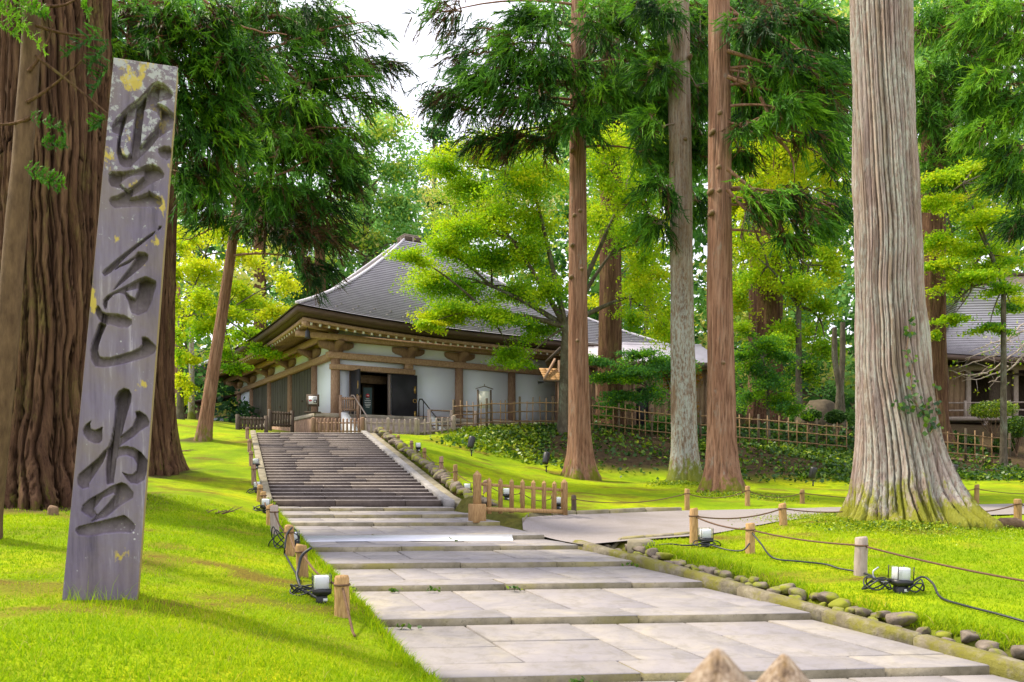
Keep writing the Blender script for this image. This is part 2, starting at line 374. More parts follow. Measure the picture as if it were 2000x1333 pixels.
class MB:
    """collects boxes, tubes and prisms into one mesh"""
    def __init__(s): s.v, s.f, s.mi = [], [], []
    def add(s, V, Fs, mi=0):
        b = len(s.v); s.v += [tuple(map(float, p)) for p in V]
        for f in Fs: s.f.append([i + b for i in f]); s.mi.append(mi)
        return s
    def box(s, x0, x1, y0, y1, z0, z1, mi=0):
        V = [(x0, y0, z0), (x1, y0, z0), (x1, y1, z0), (x0, y1, z0), (x0, y0, z1), (x1, y0, z1), (x1, y1, z1), (x0, y1, z1)]
        return s.add(V, [(0, 3, 2, 1), (4, 5, 6, 7), (0, 1, 5, 4), (1, 2, 6, 5), (2, 3, 7, 6), (3, 0, 4, 7)], mi)
    def bar(s, a, b, w, h=None, up=(0, 0, 1), mi=0):
        """square bar from a to b"""
        h = h or w
        a, b = Vector([float(x) for x in a]), Vector([float(x) for x in b]); d = (b - a).normalized()
        u = Vector(up)
        if abs(d.dot(u)) > 0.95: u = Vector((1, 0, 0))
        r = d.cross(u).normalized(); u = r.cross(d).normalized()
        V = []
        for p in (a, b):
            for i, j in ((-1, -1), (1, -1), (1, 1), (-1, 1)):
                V.append(p + r * (i * w / 2) + u * (j * h / 2))
        return s.add(V, [(3, 2, 1, 0), (4, 5, 6, 7), (0, 1, 5, 4), (1, 2, 6, 5), (2, 3, 7, 6), (3, 0, 4, 7)], mi)
    def tube(s, pts, rad, n=8, mi=0, cap=True):
        V, Fs = tube_vf(pts, rad, n, cap)
        return s.add(V, Fs, mi)
    def prism(s, poly, axis, d0, d1, mi=0):
        """poly: 2-D points; axis: function (u, v, d) -> 3-D"""
        n = len(poly)
        V = [axis(u, v, d0) for u, v in poly] + [axis(u, v, d1) for u, v in poly]
        Fs = [tuple(range(n))[::-1], tuple(range(n, 2 * n))] + [(i, (i + 1) % n, n + (i + 1) % n, n + i) for i in range(n)]
        return s.add(V, Fs, mi)
    def build(s, name, mats, parent=None, smooth=False, loc=(0, 0, 0), rot=(0, 0, 0), bevel=0.0):
        if isinstance(mats, str): mats = (mats,)
        me = mesh_from(name, np.array(s.v), s.f, mats, smooth, midx=s.mi)
        if bevel:
            bm = bmesh.new(); bm.from_mesh(me)
            bmesh.ops.recalc_face_normals(bm, faces=bm.faces)
            bmesh.ops.bevel(bm, geom=bm.edges[:], offset=bevel, segments=1, affect='EDGES')
            bm.to_mesh(me); bm.free()
        return link(name, me, parent, loc, rot)

def tube_vf(pts, rad, n=8, cap=True):
    pts = np.asarray(pts, float); k = len(pts)
    rad = np.broadcast_to(np.asarray(rad, float), (k,))
    d = np.gradient(pts, axis=0); d /= np.linalg.norm(d, axis=1)[:, None] + 1e-9
    ref = np.where(np.abs(d[:, 2:3]) > 0.9, np.array([[1.0, 0, 0]]), np.array([[0, 0, 1.0]]))
    ref[:] = ref[0]
    u = np.cross(d, ref); u /= np.linalg.norm(u, axis=1)[:, None] + 1e-9
    w = np.cross(u, d)
    a = np.arange(n) * 2 * math.pi / n
    V = (pts[:, None, :] + rad[:, None, None] * (np.cos(a)[None, :, None] * u[:, None, :] + np.sin(a)[None, :, None] * w[:, None, :])).reshape(-1, 3)
    Fs = []
    for i in range(k - 1):
        for j in range(n):
            j2 = (j + 1) % n
            Fs.append((i * n + j, i * n + j2, (i + 1) * n + j2, (i + 1) * n + j))
    if cap:
        Fs.append(tuple(range(n))[::-1]); Fs.append(tuple((k - 1) * n + j for j in range(n)))
    return V, Fs

_box_cache = {}
def bx(name, parent, x0, x1, y0, y1, z0, z1, mat, bevel=0.0, rot=(0, 0, 0)):
    """a box part, its mesh shared between alike boxes"""
    dx, dy, dz = abs(x1 - x0) / 2, abs(y1 - y0) / 2, abs(z1 - z0) / 2
    key = (round(dx, 3), round(dy, 3), round(dz, 3), mat, round(bevel, 4))
    if key not in _box_cache:
        m = MB().box(-dx, dx, -dy, dy, -dz, dz)
        me = mesh_from(name, np.array(m.v), m.f, (mat,))
        if bevel:
            bm = bmesh.new(); bm.from_mesh(me)
            bmesh.ops.bevel(bm, geom=bm.edges[:], offset=bevel, segments=1, affect='EDGES')
            bm.to_mesh(me); bm.free()
        _box_cache[key] = me
    return link(name, _box_cache[key], parent, ((x0 + x1) / 2, (y0 + y1) / 2, (z0 + z1) / 2), rot)

def barp(name, parent, a, b, w, h, mat, bevel=0.0):
    """a straight bar part from a to b (parent space), mesh shared by length"""
    a, b = Vector([float(x) for x in a]), Vector([float(x) for x in b]); d = b - a; L = round(d.length, 2)
    key = ('bar', L, w, h, mat, bevel)
    if key not in _box_cache:
        m = MB().box(-L / 2, L / 2, -w / 2, w / 2, -h / 2, h / 2)
        me = mesh_from(name, np.array(m.v), m.f, (mat,))
        if bevel:
            bm = bmesh.new(); bm.from_mesh(me)
            bmesh.ops.bevel(bm, geom=bm.edges[:], offset=bevel, segments=1, affect='EDGES')
            bm.to_mesh(me); bm.free()
        _box_cache[key] = me
    o = link(name, _box_cache[key], parent, (a + b) / 2)
    x = d.normalized(); z = Vector((0, 0, 1))
    if abs(x.z) > 0.99: z = Vector((0, 1, 0))
    y = z.cross(x).normalized(); z = x.cross(y)
    o.rotation_euler = Matrix((x, y, z)).transposed().to_euler()
    return o

def prism_part(name, parent, quad, thick, mat, cham=0.008, inset=None, top_mat=None):
    """a stone: top quad (4 points, counter-clockwise from above), chamfered top edge"""
    q = np.asarray(quad, float); c = q.mean(0)
    inset = inset or cham
    e1 = np.roll(q, -1, 0) - q; e2 = np.roll(q, 1, 0) - q
    top = q + inset * (e1 / np.linalg.norm(e1, axis=1)[:, None] + e2 / np.linalg.norm(e2, axis=1)[:, None])
    rim = q.copy(); rim[:, 2] -= cham
    bot = q.copy(); bot[:, 2] -= thick
    V = np.concatenate([bot, rim, top]) - c
    Fs = [(3, 2, 1, 0), (8, 9, 10, 11)]
    for i in range(4):
        j = (i + 1) % 4
        Fs += [(i, j, 4 + j, 4 + i), (4 + i, 4 + j, 8 + j, 8 + i)]
    if top_mat: return link(name, mesh_from(name, V, Fs, (mat, top_mat), midx=([0, 1] if top_mat != 'stair_top' else [0, 0]) + [0, 1] * 4), parent, tuple(c))
    return link(name, mesh_from(name, V, Fs, (mat,)), parent, tuple(c))

# smooth value noise on numpy arrays
_perm = np.random.default_rng(3).random((64, 64, 8))
def vnoise(x, y, ch=0):
    xi, yi = np.floor(x).astype(int), np.floor(y).astype(int)
    fx, fy = x - xi, y - yi
    fx = fx * fx * (3 - 2 * fx); fy = fy * fy * (3 - 2 * fy)
    g = lambda a, b: _perm[a % 64, b % 64, ch]
    return (g(xi, yi) * (1 - fx) + g(xi + 1, yi) * fx) * (1 - fy) + (g(xi, yi + 1) * (1 - fx) + g(xi + 1, yi + 1) * fx) * fy
def fbm(x, y, ch=0, o=3):
    s, a, t = 0, 1.0, 0
    for i in range(o):
        s = s + a * vnoise(x * 2 ** i + 17 * i, y * 2 ** i + 31 * i, (ch + i) % 8); t += a; a *= 0.5
    return s / t
def sstep(a, b, x):
    u = np.clip((x - a) / (b - a), 0, 1); return u * u * (3 - 2 * u)
# ------------------------------------------------------------------ the approach path and the ground
ZP = 0.09
D_ST0, D_ST1, Z_ST0, Z_ST1 = 17.85, 28.7, 1.607, 3.76
NST = 28
def Lx(D):
    D = np.asarray(D, float)
    return np.where(D < D_ST0, -1.375 - 0.415 * (D - 8.23), -5.37 - 0.355 * (D - D_ST0))
def Rx(D):
    D = np.asarray(D, float)
    return np.where(D < D_ST0, 3.21 - 0.523 * (D - 8.7), -1.575 - 0.356 * (D - D_ST0))
def zpath(D):
    D = np.asarray(D, float)
    return np.where(D < D_ST0, ZP * D, np.minimum(Z_ST0 + (D - D_ST0) * (Z_ST1 - Z_ST0) / (D_ST1 - D_ST0), Z_ST1))

ctrl = []
def C(px, py, D): ctrl.append(tuple(P(px, py, D)))
for D in np.arange(2.5, 31, 1.5):                       # beside the path
    ctrl.append((float(Lx(D)) - 0.45, D, float(zpath(D)) + 0.10)); ctrl.append((float(Lx(D)) - 0.10, D, float(zpath(D)) + 0.045))
for D in np.arange(3.5, 13.5, 1.5):
    ctrl.append((float(Rx(D)) + 0.95, D, float(zpath(D)) + 0.07))
for D, dz in ((16.5, .12), (18, .24), (20, .28), (22, .24), (24, .2), (26, .15), (28, .08), (30, .1)):
    ctrl.append((float(Rx(D)) + 0.9, D, float(zpath(D)) + dz))
for a in [(200, 1172, 7.0), (0, 1190, 6.6), (0, 1333, 4.3), (420, 1290, 5.0), (560, 1333, 5.0), (-300, 1150, 7), (100, 1060, 9.5), (400, 1060, 10.5),
          (0, 972, 14), (150, 966, 14.3), (-250, 970, 14), (320, 916, 20), (250, 965, 16), (420, 960, 16), (390, 858, 26), (440, 880, 24.5), (430, 915, 21), (350, 820, 32), (450, 838, 30), (150, 900, 22), (0, 880, 25),
          (200, 820, 34), (-300, 860, 28), (380, 818, 42), (200, 800, 55), (-400, 830, 50),
          (1760, 1165, 9.3), (2000, 1245, 7.4), (2250, 1200, 7.6), (1680, 1130, 10.2), (1900, 1110, 10.6), (1465, 1087, 11.8), (1355, 1062, 12.8), (1530, 1030, 14.3), (1740, 1024, 15), (1640, 1030, 14.6), (1890, 1028, 14.9), (1990, 1018, 15.6), (2200, 1015, 16),
          (1180, 1062, 13.2), (1100, 1035, 15), (1110, 1010, 16.5), (1330, 1001, 18), (1630, 994, 19.5), (1880, 990, 20), (2050, 986, 20.5), (1400, 1046, 14), (1630, 1019, 16.2), (1900, 1011, 16.6), (2050, 1008, 16.7), (1300, 1025, 16),
          (1405, 972, 22), (1335, 948, 24), (1160, 965, 20), (1135, 934, 26), (1567, 986, 20.5), (1600, 944, 28), (1450, 945, 27.6), (1950, 942, 28), (2200, 942, 28), (1250, 940, 27.5),
          (880, 852, 31), (950, 905, 26), (1000, 955, 21.5), (760, 856, 28), (862, 921, 20.5), (913, 953, 18), (990, 988, 17), (1060, 905, 28),
          (890, 843, 33.5), (1000, 835, 33.5), (1100, 834, 33.5), (1200, 845, 33.5), (1310, 858, 33.5), (1480, 869, 33.5), (1650, 884, 33.5), (1830, 897, 33.5), (1970, 910, 33.5), (2200, 915, 33.5),
          (1000, 838, 38), (1300, 838, 40), (1600, 828, 41), (1800, 840, 38), (1900, 836, 40), (2100, 830, 42), (600, 856, 32), (700, 853, 31), (800, 852, 33), (650, 850, 36), (850, 840, 40)]:
    C(*a)
for a in [(-9, 42, 4.2), (0, 55, 4.8), (-30, 70, 6), (20, 60, 6.2), (45, 60, 6.5), (0, 110, 20), (-80, 110, 20), (80, 110, 20), (0, 82, 9), (50, 85, 10), (-50, 85, 10), (60, 20, 3), (-40, 20, 3.5), (-30, 5, 2), (30, 5, 0.8), (0, -5, 0.3), (1.2, 1.2, 0.62), (0.2, 1.0, 0.60), (-25, -20, 1), (25, -20, 0.5), (140, 200, 34), (-140, 200, 34), (0, 200, 34), (0, 420, 40), (300, 300, 40), (-300, 300, 40)]:
    ctrl.append(a)
ctrl = np.array(ctrl)
def _phi(r): return np.sqrt(r * r + 0.6)
_d = np.linalg.norm(ctrl[:, None, :2] - ctrl[None, :, :2], axis=2)
_n = len(ctrl)
_A = np.zeros((_n + 3, _n + 3)); _A[:_n, :_n] = _phi(_d) - np.eye(_n) * 0.25
_A[:_n, _n] = 1; _A[:_n, _n + 1] = ctrl[:, 0]; _A[:_n, _n + 2] = ctrl[:, 1]; _A[_n:, :_n] = _A[:_n, _n:].T
_w = np.linalg.solve(_A, np.concatenate([ctrl[:, 2], [0, 0, 0]]))
def rbf(x, y):
    x, y = np.asarray(x, float), np.asarray(y, float)
    sh = x.shape; x, y = x.ravel(), y.ravel(); out = np.empty(len(x))
    for i in range(0, len(x), 20000):
        xs, ys = x[i:i + 20000], y[i:i + 20000]
        r = np.hypot(xs[:, None] - ctrl[None, :, 0], ys[:, None] - ctrl[None, :, 1])
        out[i:i + 20000] = _phi(r) @ _w[:_n] + _w[_n] + _w[_n + 1] * xs + _w[_n + 2] * ys
    return out.reshape(sh)

# the asphalt lane that leaves the path to the right
lane_far = [P(1022, 1018, 15.6), P(1110, 1010, 16.5), P(1330, 1001, 18), P(1630, 994, 19.5), P(1880, 990, 20.2), P(2050, 986, 20.6), P(2400, 980, 21)]
lane_near = [P(1165, 1066, 12.75), P(1230, 1060, 13.0), P(1400, 1046, 14), P(1630, 1019, 16.2), P(1900, 1011, 16.7), P(2050, 1008, 16.9), P(2400, 1004, 17.2)]
lf = np.array(lane_far); ln = np.array(lane_near)
def lane_w(x, y):
    """1 inside the lane, 0 outside"""
    far = np.interp(x, lf[:, 0], lf[:, 1]); near = np.interp(x, ln[:, 0], ln[:, 1])
    left = np.asarray(Rx(y)) - 0.2
    return sstep(0, 0.25, far - y + 0.15) * sstep(0, 0.25, y - near + 0.15) * sstep(0, 0.25, x - left)
def gz(x, y):
    x, y = np.asarray(x, float), np.asarray(y, float)
    z = rbf(x, y)
    lw = lane_w(x, y)
    near = 1 - sstep(40, 80, y)
    z = z + (fbm(x * 1.3 + 50, y * 1.3 + 50, 0) - 0.5) * 0.09 * (1 - lw) + (fbm(x * 0.35 + 9, y * 0.35, 3) - 0.5) * 0.14 * (1 - lw)
    # mound at the big cedar's roots and the other trunks
    for (mx, my, mr, mh) in ((7.15, 15.0, 2.0, 0.14), (5.72, 22, 1.6, 0.15), (5.2, 24, 1.3, 0.12)):
        z = z + mh * np.exp(-((x - mx) ** 2 + (y - my) ** 2) / mr ** 2)
    lo, hi = np.asarray(Lx(y)), np.asarray(Rx(y))
    gut = np.where(y < 13.2, 0.60, np.where(y < 17.6, 0.02, 0.75))
    inside = (1 - sstep(-0.10, 0.14, lo - x)) * (1 - sstep(0.0, 0.34, x - hi - gut))
    inside = inside * (1 - sstep(30.0, 31.5, y))
    zin = np.asarray(zpath(y)) - 0.17
    return z * (1 - inside) + np.minimum(zin, z) * inside
def gz1(x, y): return float(gz(np.array([x]), np.array([y]))[0])

def axis_coords(lo, hi, step, far_lo, far_hi, grow=1.25):
    a = list(np.arange(lo, hi + 1e-6, step))
    s = step
    while a[-1] < far_hi: s *= grow; a.append(a[-1] + s)
    s = step; b = []; c0 = lo
    while c0 > far_lo: s *= grow; c0 -= s; b.append(c0)
    return np.array(b[::-1] + a)
gx = axis_coords(-13, 13, 0.17, -420, 420)
gy = axis_coords(2.0, 36, 0.17, -60, 620)
GX, GY = np.meshgrid(gx, gy)
GZ = gz(GX, GY)
V = np.stack([GX, GY, GZ], -1).reshape(-1, 3)
nx, ny = len(gx), len(gy)
I = np.arange(nx * ny).reshape(ny, nx)
quads = np.stack([I[:-1, :-1], I[:-1, 1:], I[1:, 1:], I[1:, :-1]], -1).reshape(-1, 4)
X_, Y_ = GX, GY
def litter_f(x, y): return sstep(.60, .74, fbm(x * .7 + 20, y * 1.5, 5)) * .9 + .5 * sstep(.62, .7, fbm(x * 2.3 + 5, y * 3.1 + 8, 2))
bank = sstep(27.6, 29.4, Y_ + 2 * (fbm(X_ * .6, Y_ * .6, 5) - .5)) * sstep(-2.6, 1.5, X_ + 2.2 * (fbm(X_ * .5, Y_ * .5, 4) - .5))
bank = np.maximum(bank, sstep(33, 36, Y_) * sstep(-4, 0, X_))
bank = np.maximum(bank, sstep(38, 50, Y_))
bank = np.maximum(bank, 0.85 * sstep(31, 33, Y_) * sstep(-11.5, -9, X_))
lo_, hi_ = np.asarray(Lx(Y_)), np.asarray(Rx(Y_))
bank = np.maximum(bank, (sstep(-0.05, 0.05, X_ - lo_) * (1 - sstep(0.75, 0.9, X_ - hi_))) * (Y_ < 31) * 0.8)
for (tx, ty, rr) in ((-8.1, 14, 1.9), (-9.1, 20, 1.2), (-10.2, 26, 0.6), (2.3, 26, 0.7)):
    bank = np.maximum(bank, 0.9 * (1 - sstep(rr * 0.7, rr * 1.25, np.hypot(X_ - tx, Y_ - ty) + (fbm(X_ * 2, Y_ * 2, 6) - .5) * 1.0)))
ground = link('ground', mesh_from('ground', V, [quads], ('ground',), True, {'bank': bank.ravel(), 'litter': litter_f(X_, Y_).ravel()}))
tag(ground, 'yellow green moss lawn rising on both sides of the path', kind='structure')

# the lane sheet
xs = np.linspace(0.2, 20, 90)
LV, LQ = [], []
for i, x in enumerate(xs):
    f = np.interp(x, lf[:, 0], lf[:, 1]); n = np.interp(x, ln[:, 0], ln[:, 1])
    # the left end is cut by the path's right edge
    yy = np.linspace(n, f, 14)
    for j, y in enumerate(yy):
        xx = max(x, float(Rx(y)) + 0.02)
        LV.append((xx, y, float(rbf(np.array([xx]), np.array([y]))[0]) + 0.035))
for i in range(len(xs) - 1):
    for j in range(13):
        a = i * 14 + j; LQ.append((a, a + 14, a + 15, a + 1))
LV = np.array(LV); LV[:, 2] = np.maximum(LV[:, 2], gz(LV[:, 0], LV[:, 1]) + 0.02)
lane = link('lane', mesh_from('lane', LV, LQ, ('asphalt',), True))
tag(lane, 'pinkish grey asphalt lane turning off right behind the rope posts', kind='structure')

# ---- paved path: kerb stones at each low step, slabs between
path = thing('path', 'pale stone paved path climbing in low wide steps', None); path['kind'] = 'structure'
RIS = [4.75, 6.5, 8.23, 9.77, 11.1, 12.4, 13.35, 15.0, 16.05, 17.1, 17.85]
pr = random.Random(4)
def line_pt(k, s):
    Dl = RIS[k]; Dr = Dl + (0.40 if k < 7 else 0.25 if k < 9 else 0.1 if k < 10 else 0.0)
    a = np.array([float(Lx(Dl)), Dl]); b = np.array([float(Rx(Dr)), Dr])
    return a + (b - a) * s
RH = 0.075
for k in range(len(RIS) - 1):
    zf = ZP * RIS[k] + 0.02; zb = ZP * RIS[k + 1] + 0.02 - RH
    dep = RIS[k + 1] - RIS[k]
    kw = min(0.36, dep * 0.34) / dep
    def pt(s, t, dz=0.0):
        a, b = line_pt(k, s), line_pt(k + 1, s)
        p = a + (b - a) * t
        return (p[0], p[1], zf + (zb - zf) * t + dz)
    # kerb stones along the nosing
    cuts = [0.0]
    while cuts[-1] < 1: cuts.append(cuts[-1] + pr.uniform(0.24, 0.46))
    cuts[-1] = 1.0
    if len(cuts) > 2 and cuts[-1] - cuts[-2] < 0.15: cuts.pop(-2)
    for a, b in zip(cuts[:-1], cuts[1:]):
        g = 0.0022; dz = pr.uniform(-0.006, 0.006)
        prism_part('kerb_stone', path, [pt(a + g, pr.uniform(-.006, .006) / dep, dz), pt(b - g, pr.uniform(-.006, .006) / dep, dz + pr.uniform(-.004, .004)), pt(b - g, kw, dz), pt(a + g, kw, dz)], 0.2, 'riser', 0.010, None, 'slab')
    cuts = [0.0]
    while cuts[-1] < 1: cuts.append(cuts[-1] + pr.uniform(0.12, 0.22))
    cuts[-1] = 1.0
    if cuts[-1] - cuts[-2] < 0.09: cuts.pop(-2)
    sk = [0] + [pr.uniform(-0.02, 0.02) for _ in cuts[1:-1]] + [0]
    for i in range(len(cuts) - 1):
        a, b = cuts[i], cuts[i + 1]; a2, b2 = a + sk[i], b + sk[i + 1]
        g = 0.0024
        t0, t1 = kw + 0.012 / dep, 1 - 0.02 / dep
        rows = [(t0, t1)]
        if dep > 1.2 and pr.random() < 0.42:
            m = pr.uniform(0.40, 0.68); rows = [(t0, m - 0.008), (m + 0.008, t1)]
        for (r0, r1) in rows:
            f0, f1 = (r0 - t0) / (t1 - t0), (r1 - t0) / (t1 - t0)
            A0, A1 = a + (a2 - a) * f0 + g, a + (a2 - a) * f1 + g
            B0, B1 = b + (b2 - b) * f0 - g, b + (b2 - b) * f1 - g
            dz = pr.uniform(-0.008, 0.004)
            prism_part('slab', path, [pt(A0, r0, dz + pr.uniform(-.004, .004)), pt(B0, r0, dz + pr.uniform(-.004, .004)), pt(B1, r1, dz), pt(A1, r1, dz)], 0.12, 'slab', 0.007)

# ---- long stair
stair = thing('stairway', 'long flight of dark stone steps leading up to the hall', None); stair['kind'] = 'structure'
for k in range(NST):
    d0 = D_ST0 + (D_ST1 - D_ST0) * k / NST; d1 = D_ST0 + (D_ST1 - D_ST0) * (k + 1) / NST
    z = Z_ST0 + 0.02 + (Z_ST1 - Z_ST0) * (k + 1) / NST - 0.0
    cuts = [0, pr.uniform(0.2, 0.38), pr.uniform(0.5, 0.8), 1]
    for a, b in zip(cuts[:-1], cuts[1:]):
        dz = 0.0
        q = []
        for s, D in ((a + .002, d0 + 0.0), (b - .002, d0 + 0.0), (b - .002, d1 + 0.03), (a + .002, d1 + 0.03)):
            x = float(Lx(D)) * (1 - s) + float(Rx(D)) * s
            q.append((x, D, z + dz))
        prism_part('step', stair, q, 0.24, 'stair', 0.013, 0.016, 'stair_top')
# sloping border stones, gutter and rubble kerb of the stair
def strip(parent, name, fx0, fx1, D0, D1, n, dz0, mat, thick=0.3):
    for i in range(n):
        a = D0 + (D1 - D0) * i / n; b = D0 + (D1 - D0) * (i + 1) / n
        q = [(fx0(a), a + .01, float(zpath(a)) + dz0), (fx1(a), a + .01, float(zpath(a)) + dz0), (fx1(b), b - .01, float(zpath(b)) + dz0), (fx0(b), b - .01, float(zpath(b)) + dz0)]
        prism_part(name, parent, q, thick, mat, 0.012)
strip(stair, 'border_stone', lambda D: float(Lx(D)) - 0.20, lambda D: float(Lx(D)) - 0.01, D_ST0 - 0.1, 28.75, 9, 0.13, 'kerb')
strip(stair, 'border_stone', lambda D: float(Rx(D)) + 0.01, lambda D: float(Rx(D)) + 0.20, D_ST0 - 0.2, 28.75, 10, 0.12, 'white_stone')
strip(stair, 'gutter_stone', lambda D: float(Rx(D)) + 0.25, lambda D: float(Rx(D)) + 0.52, D_ST0 - 0.4, 28.7, 9, 0.02, 'kerb')
# landing at the head of the stair
for i in range(5):
    for j in range(2):
        a, b = i / 5, (i + 1) / 5
        y0, y1 = 28.75 + j * 1.3, 28.75 + (j + 1) * 1.3
        q = []
        for s, D in ((a, y0), (b, y0), (b, y1), (a, y1)):
            q.append((-9.6 * (1 - s) + -4.6 * s + (0.5 - abs(s - .5)) * 0 - 0.36 * (D - 28.75), D + .01, Z_ST1 + 0.015))
        prism_part('landing_slab', stair, q, 0.25, 'slab', 0.008)

# ---- rock meshes and the stone edging along the gutter
def rock_mesh(seed, mat='rock', sub=2):
    bm = bmesh.new(); bmesh.ops.create_icosphere(bm, subdivisions=sub, radius=1.0)
    r = random.Random(seed); ox, oy = r.uniform(0, 50), r.uniform(0, 50)
    planes = []
    for _ in range(9):
        nn = Vector((r.gauss(0, 1), r.gauss(0, 1), r.gauss(0, 1))).normalized(); planes.append((nn, r.uniform(.52, .85)))
    for v in bm.verts:
        for nn, dd_ in planes:
            q_ = v.co.dot(nn)
            if q_ > dd_: v.co -= nn * (q_ - dd_)
        c = v.co
        n = float(vnoise(np.array([c.x * 1.3 + c.z * .7 + ox]), np.array([c.y * 1.3 - c.z * .5 + oy]), seed % 8)[0])
        n2 = float(vnoise(np.array([c.x * 3 + c.z * 1.7 + oy]), np.array([c.y * 3 - c.z + ox]), (seed + 3) % 8)[0])
        k = 0.86 + 0.30 * n + 0.22 * n2
        v.co = Vector((c.x * k, c.y * k, max(c.z * k, -0.6)))
        if v.co.z > 0.55: v.co.z = 0.55 + (v.co.z - 0.55) * 0.35
    me = bpy.data.meshes.new('rock'); bm.to_mesh(me); bm.free()
    me.polygons.foreach_set('use_smooth', np.ones(len(me.polygons), bool))
    me.materials.append(M(mat)); return me
ROCKS = [rock_mesh(i, 'rock', 3) for i in range(6)]
edging = thing('stone_edging', 'row of rounded mossy field stones edging the gutter below the lawn', 'edging', (6, 6, 0.4))
el = Vector((6, 6, 0.4))
def put_rock(parent, pl, x, y, z, s, rr):
    o = link('rock', ROCKS[rr.randrange(6)], parent, Vector((x, y, z)) - pl)
    o.scale = (s * rr.uniform(.8, 1.35), s * rr.uniform(.75, 1.1), s * rr.uniform(.65, 1.0))
    o.rotation_euler = (rr.uniform(-.25, .25), rr.uniform(-.25, .25), rr.uniform(0, 6.3))
    return o
D = 12.75
while D > 4.2:
    s = pr.uniform(0.065, 0.125)
    x = float(Rx(D)) + 0.72 + pr.uniform(-.04, .06)
    put_rock(edging, el, x, D, float(zpath(D)) - 0.045 + pr.uniform(-.05, .03), s, pr)
    D -= s * 1.55 * pr.uniform(0.85, 1.25 if D > 8.5 else 1.6)
cobb = 0
D = 12.9
while D > 5.0:                                           # small cobbles in the gutter bed
    x = float(Rx(D)) + 0.52 + pr.uniform(-.07, .08)
    put_rock(edging, el, x, D, float(zpath(D)) - 0.06, pr.uniform(.05, .08), pr)
    D -= pr.uniform(.2, .5)
kerb = thing('gutter_kerb', 'long weathered kerb stones between the paved path and the gutter', 'kerb', (4, 8, 0.5))
kl = np.array([4, 8, 0.5])
D = 13.05
while D > 4.0:
    L = pr.uniform(0.75, 1.35); a, b = D - L, D - 0.015
    off = pr.uniform(-.015, .015); dz = pr.uniform(-.015, .015)
    q = [(float(Rx(a)) + 0.06 + off, a + .0, float(zpath(a)) + 0.03 + dz), (float(Rx(a)) + 0.22 + off, a + .05, float(zpath(a)) + 0.03 + dz),
         (float(Rx(b)) + 0.22 + off, b + .05, float(zpath(b)) + 0.03 + dz), (float(Rx(b)) + 0.06 + off, b, float(zpath(b)) + 0.03 + dz)]
    prism_part('kerb_stone', kerb, np.array(q) - kl, 0.3, 'kerb_moss', 0.035, 0.03)
    D -= L
rub = thing('rubble_kerb', 'low rough dark stone kerb climbing beside the right of the stair', 'kerb', (-4, 22, 2.4))
rl = Vector((-4, 22, 2.4))
D = 16.9
while D < 29.2:
    for row in (0,):
        x = float(Rx(max(D, D_ST0))) + (0.68 if D > D_ST0 else 0.68 - 0.10 * (D_ST0 - D)) + pr.uniform(-.03, .03) + row * .10
        if D < D_ST0: x = float(Rx(D)) + 0.66
        put_rock(rub, rl, x, D + pr.uniform(-.05, .05), float(zpath(D)) + 0.14 + pr.uniform(-.02, .02), pr.uniform(.13, .17), pr)
    D += pr.uniform(.17, .24)
# two rough blocks and a kerb at the mouth of the lane
lk = thing('lane_kerb', 'pale kerb stones edging the near side of the asphalt lane', 'kerb', P(1250, 1056, 13.0))
lkl = P(1250, 1056, 13.0)
pts = [P(1188, 1060, 12.9), P(1215, 1054, 13.2), P(1262, 1051, 13.45), P(1318, 1047, 13.75), P(1350, 1044, 13.95)]
for a, b in zip(pts[:-1], pts[1:]):
    a, b = np.array(a), np.array(b); n = np.array([0, .16, 0]); za = gz1(a[0], a[1]) + .07; zb = gz1(b[0], b[1]) + .07
    q = [(a[0] + .01, a[1], za), (b[0] - .01, b[1], zb), (b[0] - .01, b[1] + .17, zb), (a[0] + .01, a[1] + .17, za)]
    prism_part('kerb_stone', lk, np.array(q) - lkl, 0.3, 'riser', 0.015)
c0 = P(1250, 1068, 12.6); zz = gz1(c0[0], c0[1]) + .10
prism_part('block', lk, np.array([(c0[0] - .22, c0[1] - .12, zz), (c0[0] + .22, c0[1] - .10, zz), (c0[0] + .2, c0[1] + .12, zz + .01), (c0[0] - .18, c0[1] + .12, zz + .01)]) - lkl, 0.3, 'kerb', 0.03, 0.03)
fk = thing('far_lane_kerb', 'curved low kerb on the far side of the lane beside the wooden barrier', 'kerb', P(1130, 1010, 16.6))
fkl = P(1130, 1010, 16.6)
pts = [P(1020, 1024, 15.3), P(1032, 1013, 16.0), P(1075, 1008, 16.5), P(1125, 1007, 16.8), P(1190, 1006, 17.2), P(1260, 1003, 17.7), P(1330, 1000, 18.15)]
for a, b in zip(pts[:-1], pts[1:]):
    za, zb = gz1(a[0], a[1]) + .07, gz1(b[0], b[1]) + .07
    q = [(a[0] + .01, a[1] - .12, za), (b[0] - .01, b[1] - .12, zb), (b[0] - .01, b[1] + .05, zb), (a[0] + .01, a[1] + .05, za)]
    prism_part('kerb_stone', fk, np.array(q) - fkl, 0.3, 'riser', 0.015)
